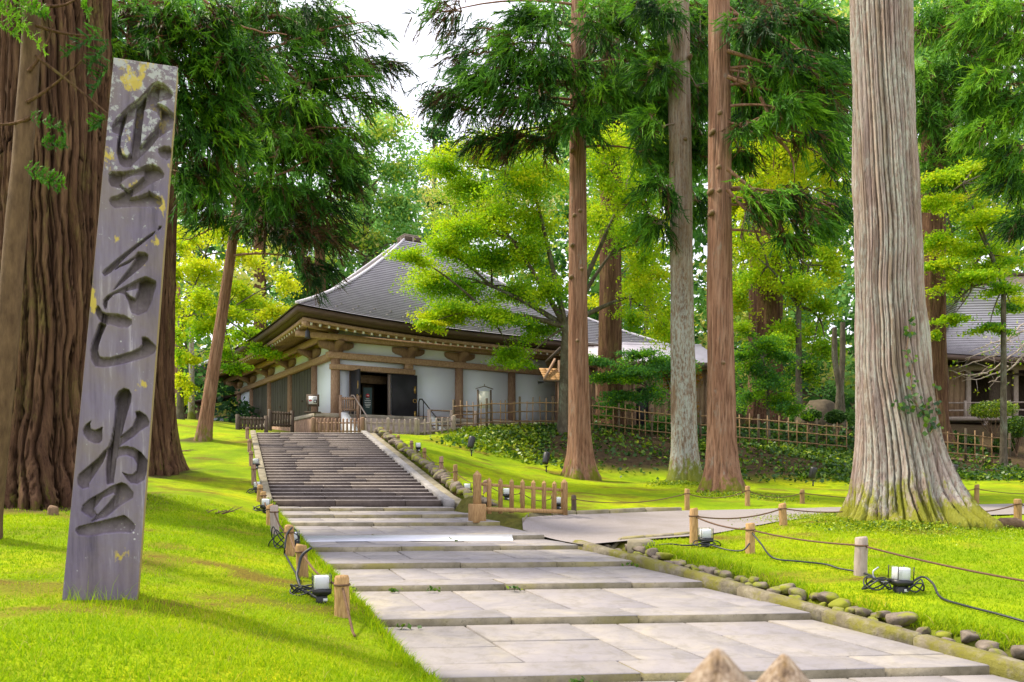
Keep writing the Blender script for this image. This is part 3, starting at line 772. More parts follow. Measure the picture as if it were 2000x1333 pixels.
# steel ramp plate over one step
st = thing('steel_cover_strip', 'long bluish steel cable cover lying across one low step of the path', 'cover', (-1.6, 13.3, 1.2))
a = np.array([*line_pt(6, 0.005)]); b = np.array([*line_pt(6, 0.86)])
m = MB()
zc = ZP * RIS[6] + 0.022
prof = [(-0.16, -0.075), (-0.14, -0.055), (-0.02, 0.012), (0.06, 0.012), (0.06, 0.004)]
d = (b - a) / np.linalg.norm(b - a); nrm = np.array([-d[1], d[0]])
Vv = []
for p in (a, b):
    for (o, h) in prof: Vv.append((p[0] + nrm[0] * o + 1.6, p[1] + nrm[1] * o - 13.3, zc + h - 1.2))
k = len(prof)
m.add(Vv, [(i, i + 1, k + i + 1, k + i) for i in range(k - 1)] + [tuple(range(k)), tuple(range(2 * k - 1, k - 1, -1))])
m.build('cover_plate', 'steel', st)
# ------------------------------------------------------------------ the hall
TROT = math.atan2(0.525, 0.851)
TC = P(655, 812, 36.0)
TW, TL = 15.6, 18.4
hall = thing('temple_hall', 'large white walled timber hall with grey pyramid roof above the stairway', 'temple', TC, TROT)
BX = [0, 3.55, 6.3, 9.35, 12.3, 15.6]
BY = [0, 2.85, 6.85, 10.9, 15.0, 18.4]
def h(name, *a, **k): return bx(name, hall, *a, **k)
# podium with edge stones
h('podium', -1.2, TW + 1.2, -1.2, TL + 1.2, -1.6, -0.16, 'podium')
for i in range(9):
    a = -1.3 + i * (TW + 2.6) / 9; h('podium_edge', a, a + (TW + 2.6) / 9 - .01, -1.3, -0.8, -0.16, 0.0, 'podium', bevel=0.012)
for i in range(10):
    a = -0.79 + i * (TL + 2.0) / 10; h('podium_edge', -1.3, -0.8, a, a + (TL + 2.0) / 10 - .01, -0.16, 0.0, 'podium', bevel=0.012)
h('podium_floor', -0.79, TW + 1.2, -0.79, TL + 1.2, -0.15, -0.02, 'podium')
for i in range(26):                                     # vertical boards that clad the podium's near corner
    a = -1.24 + i * 0.3; h('podium_board', -1.26, -1.205, a, a + 0.285, -1.5, -0.18, 'wood')
for i in range(4):
    a = -1.24 + i * 0.3; h('podium_board', a, a + 0.285, -1.26, -1.205, -1.5, -0.18, 'wood')
# columns
colm = None
def column(x, y):
    global colm
    if colm is None:
        Vc, Fc = tube_vf([(0, 0, 0), (0, 0, 2.6)], [0.215, 0.205], 16)
        colm = mesh_from('column', Vc, Fc, ('wood',), False)
    link('column', colm, hall, (x, y, -0.01))
column(0, 0)
for t in BX[2:]: column(t, 0)
for t in BY[1:]: column(0, t)
column(TW, TL)
# beams
h('head_beam', -0.42, TW + 0.42, -0.25, 0.13, 2.56, 2.84, 'wood_beam', bevel=0.012)
h('head_beam', -0.25, 0.13, 0.135, TL + 0.42, 2.56, 2.84, 'wood_beam', bevel=0.012)
h('door_lintel', -0.30, 3.82, -0.30, -0.04, 2.06, 2.30, 'wood_beam', bevel=0.012)
h('lintel_post', 3.35, 3.75, -0.20, 0.03, 2.31, 2.555, 'wood_beam')
h('sill', 2.62, TW, -0.14, 0.12, -0.015, 0.14, 'wood')
h('sill', -0.14, 0.12, 0.2, TL, -0.015, 0.14, 'wood')
h('plate_beam', 0.2, TW, -0.10, 0.14, 3.36, 3.6, 'wood_beam'); h('plate_beam', -0.10, 0.14, 0.2, TL, 3.36, 3.6, 'wood_beam')
# plaster
h('wall_panel', 0.15, 0.70, 0.02, 0.14, -0.01, 2.07, 'plaster'); h('wall_panel', 2.60, 3.55, 0.02, 0.14, 0.13, 2.07, 'plaster')
h('wall_panel', 0.15, 3.52, 0.021, 0.14, 2.075, 2.57, 'plaster')
for a, b in zip(BX[1:-1], BX[2:]): h('wall_panel', a + 0.005, b - .005, 0.02, 0.14, 0.13, 2.57, 'plaster')
for a, b in ((0.1, 2.85), (15.0, 18.4)): h('wall_panel', 0.02, 0.14, a, b, 0.13, 2.57, 'plaster')
h('frieze', 0.15, TW, 0.02, 0.135, 2.83, 3.9, 'plaster'); h('frieze', 0.02, 0.135, 0.15, TL, 2.83, 3.9, 'plaster')
h('rear_wall', TW - 0.14, TW, 0.15, TL, 0, 3.9, 'plaster'); h('rear_wall', 0.15, TW - 0.15, TL - 0.14, TL, 0, 3.9, 'plaster')
# dim interior behind the open door
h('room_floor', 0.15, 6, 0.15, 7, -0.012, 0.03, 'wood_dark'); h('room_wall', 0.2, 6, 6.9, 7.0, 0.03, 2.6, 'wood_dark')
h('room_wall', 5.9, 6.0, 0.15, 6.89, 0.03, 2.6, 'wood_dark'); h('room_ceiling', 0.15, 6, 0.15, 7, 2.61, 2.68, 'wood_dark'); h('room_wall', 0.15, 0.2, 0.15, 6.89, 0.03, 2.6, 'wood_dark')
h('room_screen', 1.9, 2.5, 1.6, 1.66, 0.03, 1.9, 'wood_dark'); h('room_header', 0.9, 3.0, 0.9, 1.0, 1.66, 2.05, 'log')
# door frame and two open leaves
h('door_jamb', 0.66, 0.74, -0.06, 0.15, -.01, 2.06, 'wood_dark'); h('door_jamb', 2.57, 2.66, -0.06, 0.15, -.01, 2.06, 'grey_wood')
def leaf(hx, hy, ang, w, name='door'):
    o = bx(name, hall, 0, 0.01, 0, 0.01, 0, 0.01, 'door_black'); bpy.data.objects.remove(o)
    m = MB().box(0, w, -0.04, 0.04, 0.03, 2.04).build(name, 'door_black', hall, loc=(hx, hy, 0), rot=(0, 0, ang), bevel=0.008)
    for z0, z1, x0 in ((1.18, 1.52, w - 0.16), (0.06, 0.34, w - 0.16)):
        MB().box(x0, x0 + 0.09, -0.055, -0.041, z0, z1).build('hinge_plate', 'brass', m)
        MB().box(x0, x0 + 0.09, 0.041, 0.055, z0, z1).build('hinge_plate', 'brass', m)
    for s in (-1, 1):
        rp = [(w - 0.13 + 0.085 * math.cos(u), s * 0.065, 0.82 + 0.085 * math.sin(u)) for u in np.linspace(0, 2 * math.pi, 15)]
        MB().tube(rp, 0.017, 6).build('ring_handle', 'brass', m, True)
    return m
leaf(0.72, -0.07, math.radians(-88), 1.0)
leaf(2.66, -0.16, math.radians(-3), 1.27)
# left facade: three bays of double shutters
for a, b in zip(BY[1:4], BY[2:5]):
    mid = (a + b) / 2
    for y0, y1 in ((a + 0.2, mid - 0.008), (mid + 0.008, b - 0.2)):
        s = h('shutter', -0.04, 0.05, y0, y1, 0.15, 2.55, 'shutter', bevel=0.006)
        n = 4
        for i in range(1, n):
            yy = -(y1 - y0) / 2 + (y1 - y0) * i / n
            bx('batten', s, -0.058, -0.046, yy - .012, yy + .012, -1.18, 1.18, 'shutter')
    bx('latch', hall, -0.09, -0.041, mid - .10, mid + .10, 1.0, 1.06, 'wood_dark')
# boat brackets
def boat_mesh():
    m = MB()
    prof = [(-0.26, 0), (0.26, 0), (0.30, 0.10), (0.62, 0.16), (0.78, 0.26), (0.80, 0.36), (0.80, 0.46), (-0.80, 0.46), (-0.80, 0.36), (-0.78, 0.26), (-0.62, 0.16), (-0.30, 0.10)]
    m.prism(prof, lambda u, v, d: (u, d, v), -0.14, 0.14)
    prof2 = [(-0.21, 0), (0.05, 0), (0.05, 0.458), (-0.80, 0.458), (-0.80, 0.34), (-0.68, 0.26), (-0.44, 0.18), (-0.26, 0.10)]
    m.prism(prof2, lambda u, v, d: (d, u, v), -0.135, 0.135)
    m.box(-0.25, 0.25, -0.25, 0.15, -0.0, 0.03)
    me = mesh_from('bracket', np.array(m.v), m.f, ('wood',)); return me
boat = boat_mesh()
for t in BX: link('bracket', boat, hall, (t, -0.06, 2.845))
for t in BY[1:]: link('bracket', boat, hall, (-0.06, t, 2.845), (0, 0, -math.pi / 2))
h('purlin', -2.0, TW + 2.0, -0.78, -0.56, 3.31, 3.55, 'wood_beam'); h('purlin', -0.78, -0.56, -0.55, TL + 2.0, 3.312, 3.552, 'wood_beam')
# eaves swept round the building, lifted at the corners
def lift(s, W, o):
    e = np.minimum(s, 1 - s) * (W + 2 * o)
    return 0.34 * np.maximum(0, 1 - e / 8.0) ** 2
def rect_ring(ox, oy, z, fade, nseg=24, cx=TW / 2, cy=TL / 2, hx=None, hy=None):
    """points round a rectangle with half sizes hx, hy; returns (4*nseg,3)"""
    s = np.arange(nseg) / nseg
    out = []
    lx, ly = 2 * hx, 2 * hy
    for k in range(4):
        W = lx if k % 2 == 0 else ly
        e = np.minimum(s, 1 - s) * W
        up = 0.34 * np.maximum(0, 1 - e / (0.40 * W + 1e-6)) ** 2 * fade
        if k == 0: p = np.stack([cx - hx + s * lx, np.full(nseg, cy - hy)], 1)
        if k == 1: p = np.stack([np.full(nseg, cx + hx), cy - hy + s * ly], 1)
        if k == 2: p = np.stack([cx + hx - s * lx, np.full(nseg, cy + hy)], 1)
        if k == 3: p = np.stack([np.full(nseg, cx - hx), cy + hy - s * ly], 1)
        out.append(np.column_stack([p, z + up]))
    return np.concatenate(out)
def sweep(name, prof, mat, parent=hall, smooth=False, closed=True, fade=1.0, W=TW, L=TL):
    rings = [rect_ring(0, 0, z, fade, 24, W / 2, L / 2, W / 2 + o, L / 2 + o) for o, z in prof]
    n = len(rings[0]); Vr = np.concatenate(rings); Fs = []
    k = len(prof)
    for i in range(k if closed else k - 1):
        i2 = (i + 1) % k
        for j in range(n):
            j2 = (j + 1) % n; Fs.append((i * n + j, i * n + j2, i2 * n + j2, i2 * n + j))
    return link(name, mesh_from(name, Vr, Fs, (mat,), smooth), parent)
sweep('eave_beam', [(1.92, 3.40), (2.12, 3.38), (2.12, 3.53), (1.92, 3.55)], 'wood_beam')
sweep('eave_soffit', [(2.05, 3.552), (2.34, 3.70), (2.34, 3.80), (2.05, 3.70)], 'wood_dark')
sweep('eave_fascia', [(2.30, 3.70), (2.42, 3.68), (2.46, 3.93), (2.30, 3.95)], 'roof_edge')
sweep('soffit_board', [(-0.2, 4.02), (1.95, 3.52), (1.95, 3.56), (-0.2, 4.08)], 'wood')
def rafter_mesh():
    m = MB(); m.bar((0, 0.15, 3.90), (0, -2.04, 3.37), 0.10, 0.12)
    m.mi[1] = 1
    return mesh_from('rafter', np.array(m.v), m.f, ('wood', 'white_paint'), midx=m.mi)
raf = rafter_mesh()
x = -1.75
while x < TW + 1.8:
    e = min(x + 2.4, TW + 2.4 - x); up = 0.34 * max(0, 1 - e / (0.4 * (TW + 4.8))) ** 2
    link('rafter', raf, hall, (x, 0, up - 0.02)); x += 0.385
y = -1.75
while y < TL + 1.8:
    e = min(y + 2.4, TL + 2.4 - y); up = 0.34 * max(0, 1 - e / (0.4 * (TL + 4.8))) ** 2
    link('rafter', raf, hall, (0, y, up - 0.02), (0, 0, -math.pi / 2)); y += 0.385
for (cx, cy, a) in ((0, 0, math.radians(-45)), ):
    MB().bar((0, 0.2, 3.86), (0, -2.95, 3.62), 0.2, 0.24).build('hip_rafter', 'wood_beam', hall, loc=(cx, cy, 0), rot=(0, 0, a))
# roof of stepped shingle courses
NC = 46
Vr, Fs = [], []
rings = []
for k in range(NC + 1):
    s = k / NC
    hx = (TW / 2 + 2.5) * (1 - s) + 0.62 * s; hy = (TL / 2 + 2.5) * (1 - s) + 0.62 * s
    z = 3.96 + 7.24 * (0.80 * s + 0.20 * s * s)
    fade = (1 - s) ** 3
    if k > 0: rings.append(rect_ring(0, 0, z - 0.025, fade, 24, TW / 2, TL / 2, hx, hy))
    if k < NC: rings.append(rect_ring(0, 0, z + 0.022, fade, 24, TW / 2, TL / 2, hx + 0.05, hy + 0.05))
n = 96
Vr = np.concatenate(rings); J = np.arange(n); J2 = (J + 1) % n
Fs = [np.stack([i * n + J, i * n + J2, (i + 1) * n + J2, (i + 1) * n + J], 1) for i in range(len(rings) - 1)]
lipidx = np.repeat([i % 2 for i in range(len(Fs))], n)  # every other band is a lip and takes the painted shadow grey
roof = link('roof', mesh_from('roof', Vr, Fs, ('roof', 'roof_lip_shade'), midx=lipidx), hall)
def hip(ci):                                            # hip caps
    pts = []
    for s in np.linspace(0, 1, 18):
        hx = (TW / 2 + 2.52) * (1 - s) + 0.62 * s; hy = (TL / 2 + 2.52) * (1 - s) + 0.62 * s
        z = 3.96 + 7.24 * (0.80 * s + 0.20 * s * s) + 0.34 * (1 - s) ** 3 + 0.05
        pts.append((TW / 2 + ci[0] * hx, TL / 2 + ci[1] * hy, z))
    MB().tube(pts, 0.075, 6).build('hip_ridge', 'roof', roof, True)
for ci in ((-1, -1), (1, -1), (-1, 1)): hip(ci)
fin = bx('roof_finial', hall, TW / 2 - .55, TW / 2 + .55, TL / 2 - .55, TL / 2 + .55, 11.1, 11.56, 'grey_wood', bevel=0.02)
bx('finial_cap', fin, -.60, .60, -.60, .60, 0.232, 0.28, 'grey_wood', bevel=0.02)
for s in (-1, 1):
    bx('finial_panel', fin, s * .3 - .24, s * .3 + .24, -.57, -.552, -.12, .16, 'wood_dark'); bx('finial_panel', fin, -.57, -.552, s * .3 - .22, s * .3 + .22, -.12, .16, 'wood_dark')
# snow guards near the eaves
gm = MB().box(-.05, .05, -.02, .09, 0, .075)
gme = mesh_from('snow_guard', np.array(gm.v), gm.f, ('white_stone',))
for row, s in enumerate((0.055, 0.105)):
    hy = (TL / 2 + 2.5) * (1 - s) + 0.62 * s
    z = 3.96 + 7.24 * (0.80 * s + 0.20 * s * s)
    for i in range(22):
        xx = -0.6 + i * 0.78 + row * 0.39
        e = min(xx + 2.4, TW + 2.4 - xx); up = 0.34 * max(0, 1 - e / (0.4 * (TW + 4.8))) ** 2 * (1 - s) ** 3
        link('snow_guard', gme, roof, (xx, TL / 2 - hy, z + up + 0.02))
# wind bell under the near corner
bell = MB().tube([(0, 0, 0), (0, 0, -0.05), (0, 0, -0.1), (0, 0, -0.3), (0, 0, -0.36)], [0.03, 0.08, 0.1, 0.105, 0.14], 10).tube([(0, 0, 0.28), (0, 0, 0)], 0.015, 5).build('wind_bell', 'black', hall, True, loc=(-1.85, -1.85, 3.42))
# wooden steps up to the door, pale stringers, handrails
for i in range(6):
    h('entrance_step', 0.05, 3.9, -1.32 - 0.3 * (i + 1), -1.32 - 0.3 * i - 0.005, -1.5, -0.18 * (i + 1) + 0.0, 'grey_wood', bevel=0.01)
for x0 in (-0.28, 3.93):
    MB().prism([(-1.31, 0.03), (-1.55, 0.03), (-3.25, -1.05), (-3.25, -1.5), (-1.31, -1.5)], lambda u, v, d: (d, u, v), x0, x0 + 0.3).build('stringer', 'white_paint', hall)
for x0 in (0.32, 3.62):
    r = MB().tube([(x0, -1.1, 0.0), (x0, -1.1, 0.72), (x0, -1.2, 0.83), (x0, -1.45, 0.80), (x0, -3.1, -0.25), (x0, -3.1, -1.1)], 0.028, 8).tube([(x0, -1.6, 0.7), (x0, -1.6, -0.3)], 0.022, 6).tube([(x0, -2.3, 0.26), (x0, -2.3, -0.7)], 0.022, 6)
    r.build('handrail', 'black' if x0 > 2 else 'grey_wood', hall, True)
# board wall ramp and low lean-to at the far left end
h('ramp_board', -2.3, -1.4, 1.5, 9.0, -1.5, -0.75, 'podium')
lt = [('lean_wall', (-2.4, -0.3, 18.9, 19.05, -1.2, 1.0, 'plaster')), ('lean_wall', (-2.46, -2.36, 19.06, 24.0, -1.2, -0.3, 'wood')), ]
for nm, a in lt: h(nm, *a)
for i in range(6): h('lean_post', -2.6, -2.4, 18.8 + i * 1.02, 19.0 + i * 1.02, -1.4, 1.9 - 0.0, 'wood')
for i in range(20): h('lattice_slat', -2.58, -2.5, 19.1 + i * 0.26, 19.2 + i * 0.26, -1.1, 0.45, 'wood')
h('lean_rail', -2.66, -2.36, 18.7, 24.3, 0.46, 0.6, 'wood')
h('lean_panel', -2.44, -2.40, 19.0, 24.1, 0.6, 1.7, 'paper')
MB().prism([(-3.4, 1.75), (0.0, 2.5), (0.0, 2.62), (-3.45, 1.9)], lambda u, v, d: (u, d, v), 18.55, 24.6).build('lean_roof', 'roof_edge', hall)

# ------------------------------------------------------------------ low annex to the right, in front of the hall's far end
AX = P(1150, 812, 38.5)
annex = thing('annex_building', 'low brown plank annex with grey roof behind the bamboo fence and cedars', 'building', (AX[0], AX[1], 4.2), math.radians(8))
def an(name, *a, **k): return bx(name, annex, *a, **k)
for i in range(18):
    if i in (7, 8): continue
    an('wall_plank', i * 0.33, i * 0.33 + 0.32, 0, 0.05, 0.1, 3.25, 'planks')
an('wall_core', 0.02, 5.9, 0.055, 4.0, 0, 3.24, 'wood_dark')
an('door_recess', 2.32, 2.95, -0.02, 0.05, 0.1, 2.3, 'door_black')
an('door_header', 2.2, 3.1, -0.06, 0.05, 2.31, 2.5, 'wood')
for x0 in (-0.08, 2.18, 3.0, 5.85): an('post', x0, x0 + 0.16, -0.08, 0.08, -0.2, 3.26, 'wood')
an('beam', -0.3, 6.2, -0.1, 0.09, 3.27, 3.45, 'wood')
for i in range(22):
    s0, s1 = i / 22, (i + 1) / 22
    y0, y1 = -0.9 + 3.6 * s0, -0.9 + 3.6 * s1 + 0.03
    z0, z1 = 3.42 + 1.45 * s0, 3.42 + 1.45 * s1
    MB().prism([(y0, z0), (y1, z1 - 0.03), (y1, z1 + 0.03), (y0, z0 + 0.05)], lambda u, v, d: (d, u, v), -0.5, 6.75).build('roof_course', 'roof', annex)
MB().prism([(-0.97, 3.26), (-0.9, 3.26), (-0.9, 3.47), (-0.97, 3.49)], lambda u, v, d: (d, u, v), -0.55, 6.8).build('eave_fascia', 'roof_edge', annex)
MB().prism([(-0.95, 3.36), (2.7, 4.83), (2.7, 4.98), (-0.95, 3.55)], lambda u, v, d: (d, u, v), -0.6, -0.52).build('barge_board', 'white_stone', annex)
MB().prism([(2.7, 4.9), (6.2, 3.4), (6.2, 3.5), (2.7, 5.0)], lambda u, v, d: (d, u, v), -0.5, 6.75).build('rear_roof', 'roof', annex)

# little roofed shelter beside the cedar, with a camera on its eave
SH = P(1062, 838, 34.6)
sh = thing('roofed_notice_shelter', 'small open shelter with shingle lean-to roof beside the reddish cedar', 'shelter', (SH[0], SH[1], gz1(SH[0], SH[1])), math.radians(12))
for x0 in (0.75, 1.9): bx('post', sh, x0, x0 + 0.13, 0.3, 0.43, -0.2, 2.9, 'wood')
for i in range(5):
    for j in range(5):
        y0, z0 = -0.35 + j * 0.2, 1.92 + j * 0.125
        MB().prism([(y0, z0), (y0 + .21, z0 + .13), (y0 + .21, z0 + .155), (y0, z0 + .04)], lambda u, v, d: (d, u, v), -0.05 + i * 0.30, 0.24 + i * 0.30).build('shingle', 'lintel', sh)
barp('eave_pole', sh, (-0.15, -0.36, 1.89), (1.6, -0.36, 1.89), 0.06, 0.06, 'wood_dark')
barp('rake_pole', sh, (-0.08, -0.40, 1.95), (0.75, 0.9, 3.02), 0.08, 0.1, 'wood')
barp('rake_pole', sh, (0.1, -0.05, 2.75), (0.85, 0.3, 3.45), 0.08, 0.10, 'wood_dark')
barp('rake_pole', sh, (0.85, 0.3, 3.45), (1.8, 0.3, 2.8), 0.08, 0.10, 'wood_dark')
MB().tube([(-0.36, -0.42, 1.82), (-0.12, -0.40, 1.86)], [0.075, 0.06], 8).build('security_camera', 'black', sh, True)

# hall at the far right
SHL = P(1842, 838, 43.0)
sh2 = thing('side_hall', 'old dark wooden hall with broad grey roof behind the far right fence', 'temple', (SHL[0], SHL[1], 4.6), math.radians(-6))
def s2(name, *a, **k): return bx(name, sh2, *a, **k)
s2('floor', -0.5, 14, -1.2, 9, 0.55, 0.75, 'grey_wood')
for i in range(7): s2('floor_post', -0.4 + i * 2.0, -0.22 + i * 2.0, -1.1, -0.9, -0.6, 0.54, 'grey_wood')
for x0 in (0.0, 1.15, 3.55, 6.0, 8.4, 10.8): s2('column', x0, x0 + 0.24, -0.12, 0.12, 0.755, 3.5, 'grey_wood', bevel=0.02)
for i in range(3): s2('wall_plank', 0.25 + i * 0.3, 0.54 + i * 0.3, 0.0, 0.05, 0.76, 3.4, 'planks')
for a, b in ((2.35, 2.9), (2.92, 3.5), (5.2, 5.98), (6.3, 7.1)): s2('door_panel', a, b, 0.0, 0.06, 0.76, 3.2, 'wood_dark')
s2('rear_wall', 0.1, 12, 3.0, 3.1, 0.76, 3.5, 'wood_dark'); s2('ceiling', 0.1, 12, 0.1, 3.0, 3.42, 3.5, 'wood_dark')
s2('head_beam', -0.5, 13, -0.16, 0.14, 3.3, 3.56, 'grey_wood'); s2('rail_beam', 1.2, 13, -0.13, 0.1, 3.0, 3.12, 'wood_dark')
for z in (1.05, 1.45): s2('veranda_rail', -0.5, 4.1, -1.12, -1.05, z, z + 0.07, 'grey_wood')
for z in (1.05, 1.45): s2('veranda_rail', 5.6, 13, -1.12, -1.05, z, z + 0.07, 'grey_wood')
for i in range(9):
    if i in (4, 5): continue
    s2('rail_post', -0.5 + i * 1.1, -0.4 + i * 1.1, -1.14, -1.03, 0.755, 1.6, 'grey_wood')
NC2 = 34
rings = []
for k in range(NC2 + 1):
    s = k / NC2
    hx = 9.0 * (1 - s) + 4.6 * s; hy = 6.8 * (1 - s) + 0.15 * s
    z = 3.62 + 5.3 * (0.66 * s + 0.34 * s * s); fade = (1 - s) ** 3
    if k > 0: rings.append(rect_ring(0, 0, z - 0.03, fade, 24, 7.6, 4.6, hx, hy))
    if k < NC2: rings.append(rect_ring(0, 0, z + 0.03, fade, 24, 7.6, 4.6, hx + 0.04, hy + 0.04))
Vr = np.concatenate(rings)
Fs = [np.stack([i * n + J, i * n + J2, (i + 1) * n + J2, (i + 1) * n + J], 1) for i in range(len(rings) - 1)]
link('roof', mesh_from('roof', Vr, Fs, ('roof', 'roof_lip_shade'), midx=np.repeat([i % 2 for i in range(len(Fs))], n)), sh2)
def ring2(o, z): return rect_ring(0, 0, z, 1.0, 24, 7.6, 4.6, 9.0 + o, 6.8 + o)
prof = [(-0.1, 3.35), (0.03, 3.33), (0.06, 3.60), (-0.1, 3.62)]
Vr = np.concatenate([ring2(*p) for p in prof]); Fs = []
for i in range(4): Fs.append(np.stack([i * n + J, i * n + J2, ((i + 1) % 4) * n + J2, ((i + 1) % 4) * n + J], 1))
link('eave_fascia', mesh_from('eave_fascia', Vr, Fs, ('roof_edge',)), sh2)
prof = [(-2.3, 3.66), (-0.1, 3.36), (-0.1, 3.42), (-2.3, 3.75)]
Vr = np.concatenate([ring2(*p) for p in prof])
link('soffit', mesh_from('soffit', Vr, Fs, ('wood_dark',)), sh2)
bx('ridge', sh2, 2.7, 12.5, 4.3, 4.9, 8.75, 9.35, 'grey_wood', bevel=0.03); bx('ridge_cap', sh2, 2.4, 12.8, 4.15, 5.05, 9.36, 9.5, 'roof_edge', bevel=0.03)
# porch gable over the entrance
gp = [(3.35 + 0.1 * u, 0) for u in (0,)]
arch = [(-1.9, 3.3), (-1.2, 3.55), (-0.6, 4.0), (0, 4.2), (0.6, 4.0), (1.2, 3.55), (1.9, 3.3)]
MB().prism([(u + 6.1, v + 0.42) for u, v in arch] + [(u + 6.1, v + 0.12) for u, v in arch[::-1]], lambda u, v, d: (u, d, v), -3.4, -1.6).build('porch_roof', 'roof_edge', sh2)
MB().prism([(u * 0.8 + 6.1, v * 1.0 + 0.1) for u, v in arch] + [(7.6, 3.2), (4.6, 3.2)], lambda u, v, d: (u, d, v), -3.0, -2.9).build('porch_gable', 'wood_dark', sh2)
for x0 in (4.75, 7.3): bx('porch_post', sh2, x0, x0 + .2, -3.0, -2.8, -0.5, 3.3, 'grey_wood')
# ------------------------------------------------------------------ the carved stone pillar
T = {1: (190, 140), 2: (190, 300), 3: (170, 440), 4: (160, 580), 5: (140, 740), 6: (120, 880)}
def Z(t, *pts): return [(T[t][0] + x / 7.406, T[t][1] + y / 7.406) for x, y in pts]
S = []; ISL = []
S.append(Z(1, (870,145),(960,165),(1080,280),(1105,330),(1060,400),(960,415),(860,450),(1000,510),(1100,600),(1160,740),(1130,800),(1000,880),(880,960),(760,1110),(640,1230),(560,1300),(480,1385),(380,1385),(320,1335),(275,1180),(290,1000),(310,910),(215,880),(205,800),(260,700),(450,500),(600,390),(720,260),(800,170)))
ISL.append(Z(1, (530,680),(400,770),(345,950),(330,1080),(360,1190),(430,1220),(475,1180),(500,1000),(525,800)))
ISL.append(Z(1, (680,560),(740,540),(860,590),(915,690),(800,870),(640,1060),(625,1050),(650,800)))
S.append(Z(1, (880,1120),(960,1080),(1040,1080),(1090,1140),(1085,1230),(1000,1290),(920,1240),(875,1170)))
S.append(Z(2, (160,300),(200,265),(400,260),(560,235),(700,175),(800,155),(900,200),(970,290),(960,350),(880,390),(760,450),(600,560),(470,640),(600,620),(740,560),(735,530),(800,580),(930,650),(950,730),(900,775),(700,775),(500,770),(250,790),(190,740),(165,680),(200,630),(290,610),(400,550),(330,500),(200,480),(160,400)))
ISL.append(Z(2, (330,430),(450,340),(590,310),(680,330),(570,430),(440,520),(400,500)))
S.append(Z(3, (1040,15),(1090,10),(1060,60),(1010,85)))
S.append(Z(3, (1010,75),(950,150),(720,330),(560,470),(430,600),(340,690),(250,740),(215,690),(260,640),(400,520),(560,390),(760,240),(900,140)))
S.append(Z(3, (740,385),(830,390),(890,430),(885,500),(820,580),(700,680),(520,830),(400,930),(360,965),(450,830),(560,690),(640,590),(700,480),(600,560),(470,610),(360,680),(450,590),(600,510),(690,450)))
S.append(Z(3, (850,740),(1000,810),(1005,880),(970,980),(930,1130),(870,1250),(740,1305),(640,1270),(610,1200),(590,1100),(540,1000),(460,980),(380,1010),(300,1100),(290,1190),(260,1230),(225,1150),(230,1090),(290,1020),(400,960),(560,880),(720,790)))
ISL.append(Z(3, (560,960),(730,920),(740,940),(690,1060),(620,1020)))
S.append(Z(4, (190,180),(230,120),(260,150),(290,210),(350,240),(500,245),(620,270),(720,330),(725,400),(650,450),(540,440),(400,400),(370,405),(270,360),(240,320),(200,250)))
S.append(Z(4, (270,365),(360,400),(330,480),(290,560),(250,680),(230,780),(250,860),(300,880),(400,880),(560,840),(720,790),(830,740),(865,690),(860,590),(900,575),(960,600),(1070,710),(1080,760),(1040,820),(950,870),(820,910),(640,960),(480,1000),(300,1025),(190,1010),(130,900),(120,780),(150,650),(200,520),(240,400)))
S.append(Z(5, (760,135),(830,160),(870,230),(860,340),(820,460),(770,640),(730,800),(715,830),(800,760),(880,690),(930,560),(915,480),(980,465),(1080,530),(1130,630),(1110,690),(1000,750),(900,840),(720,960),(690,990),(800,980),(900,1000),(1000,1060),(1105,1190)) +
  Z(6, (1240,190),(1235,300),(1200,430),(1100,490),(1000,480),(940,420),(870,310),(950,345),(1040,345),(1080,300),(1090,200),(1040,110),(940,70),(830,90),(800,120),(780,300),(760,480),(650,500),(640,300),(650,60),(600,180),(500,330),(400,480),(400,540),(300,560),(230,500),(225,420),(250,350),(400,220),(530,110),(610,10)) +
  Z(5, (530,990),(560,900),(600,700),(630,450),(615,290),(680,180)))
S.append(Z(5, (290,600),(265,660),(280,730),(340,745),(400,720),(455,690),(440,740),(445,890),(400,940),(330,940),(230,890),(165,800),(160,740),(200,670)))
S.append(Z(6, (870,465),(940,490),(1045,610),(1040,690),(960,740),(850,800),(700,930),(640,970),(530,1000),(430,1040),(500,940),(440,980),(340,930),(280,880),(300,800),(400,710),(560,620),(740,510)))
ISL.append(Z(6, (460,860),(600,690),(750,620),(770,650),(660,790),(520,935)))
S.append(Z(6, (910,935),(980,990),(1065,1080),(1060,1150),(1000,1200),(850,1190),(600,1210),(400,1250),(250,1230),(200,1180),(210,1130),(260,1100),(380,1070),(560,1030),(760,975),(860,950)))
DL, DR = 6.90, 7.09
TLp, TRp, BLp, BRp = P(222, 113, DL), P(347, 131, DR), P(119, 1195, DL), P(267, 1188, DR)
NU, NV = 104, 680
uu, vv = np.meshgrid(np.linspace(0, 1, NU), np.linspace(0, 1, NV))       # v: 0 top
G = (TLp[None, None] * ((1 - uu) * (1 - vv))[..., None] + TRp * (uu * (1 - vv))[..., None] + BLp * ((1 - uu) * vv)[..., None] + BRp * (uu * vv)[..., None])
gpx = 1000 + F * G[..., 0] / G[..., 1]; gpy = HZ - F * (G[..., 2] - CZ) / G[..., 1]
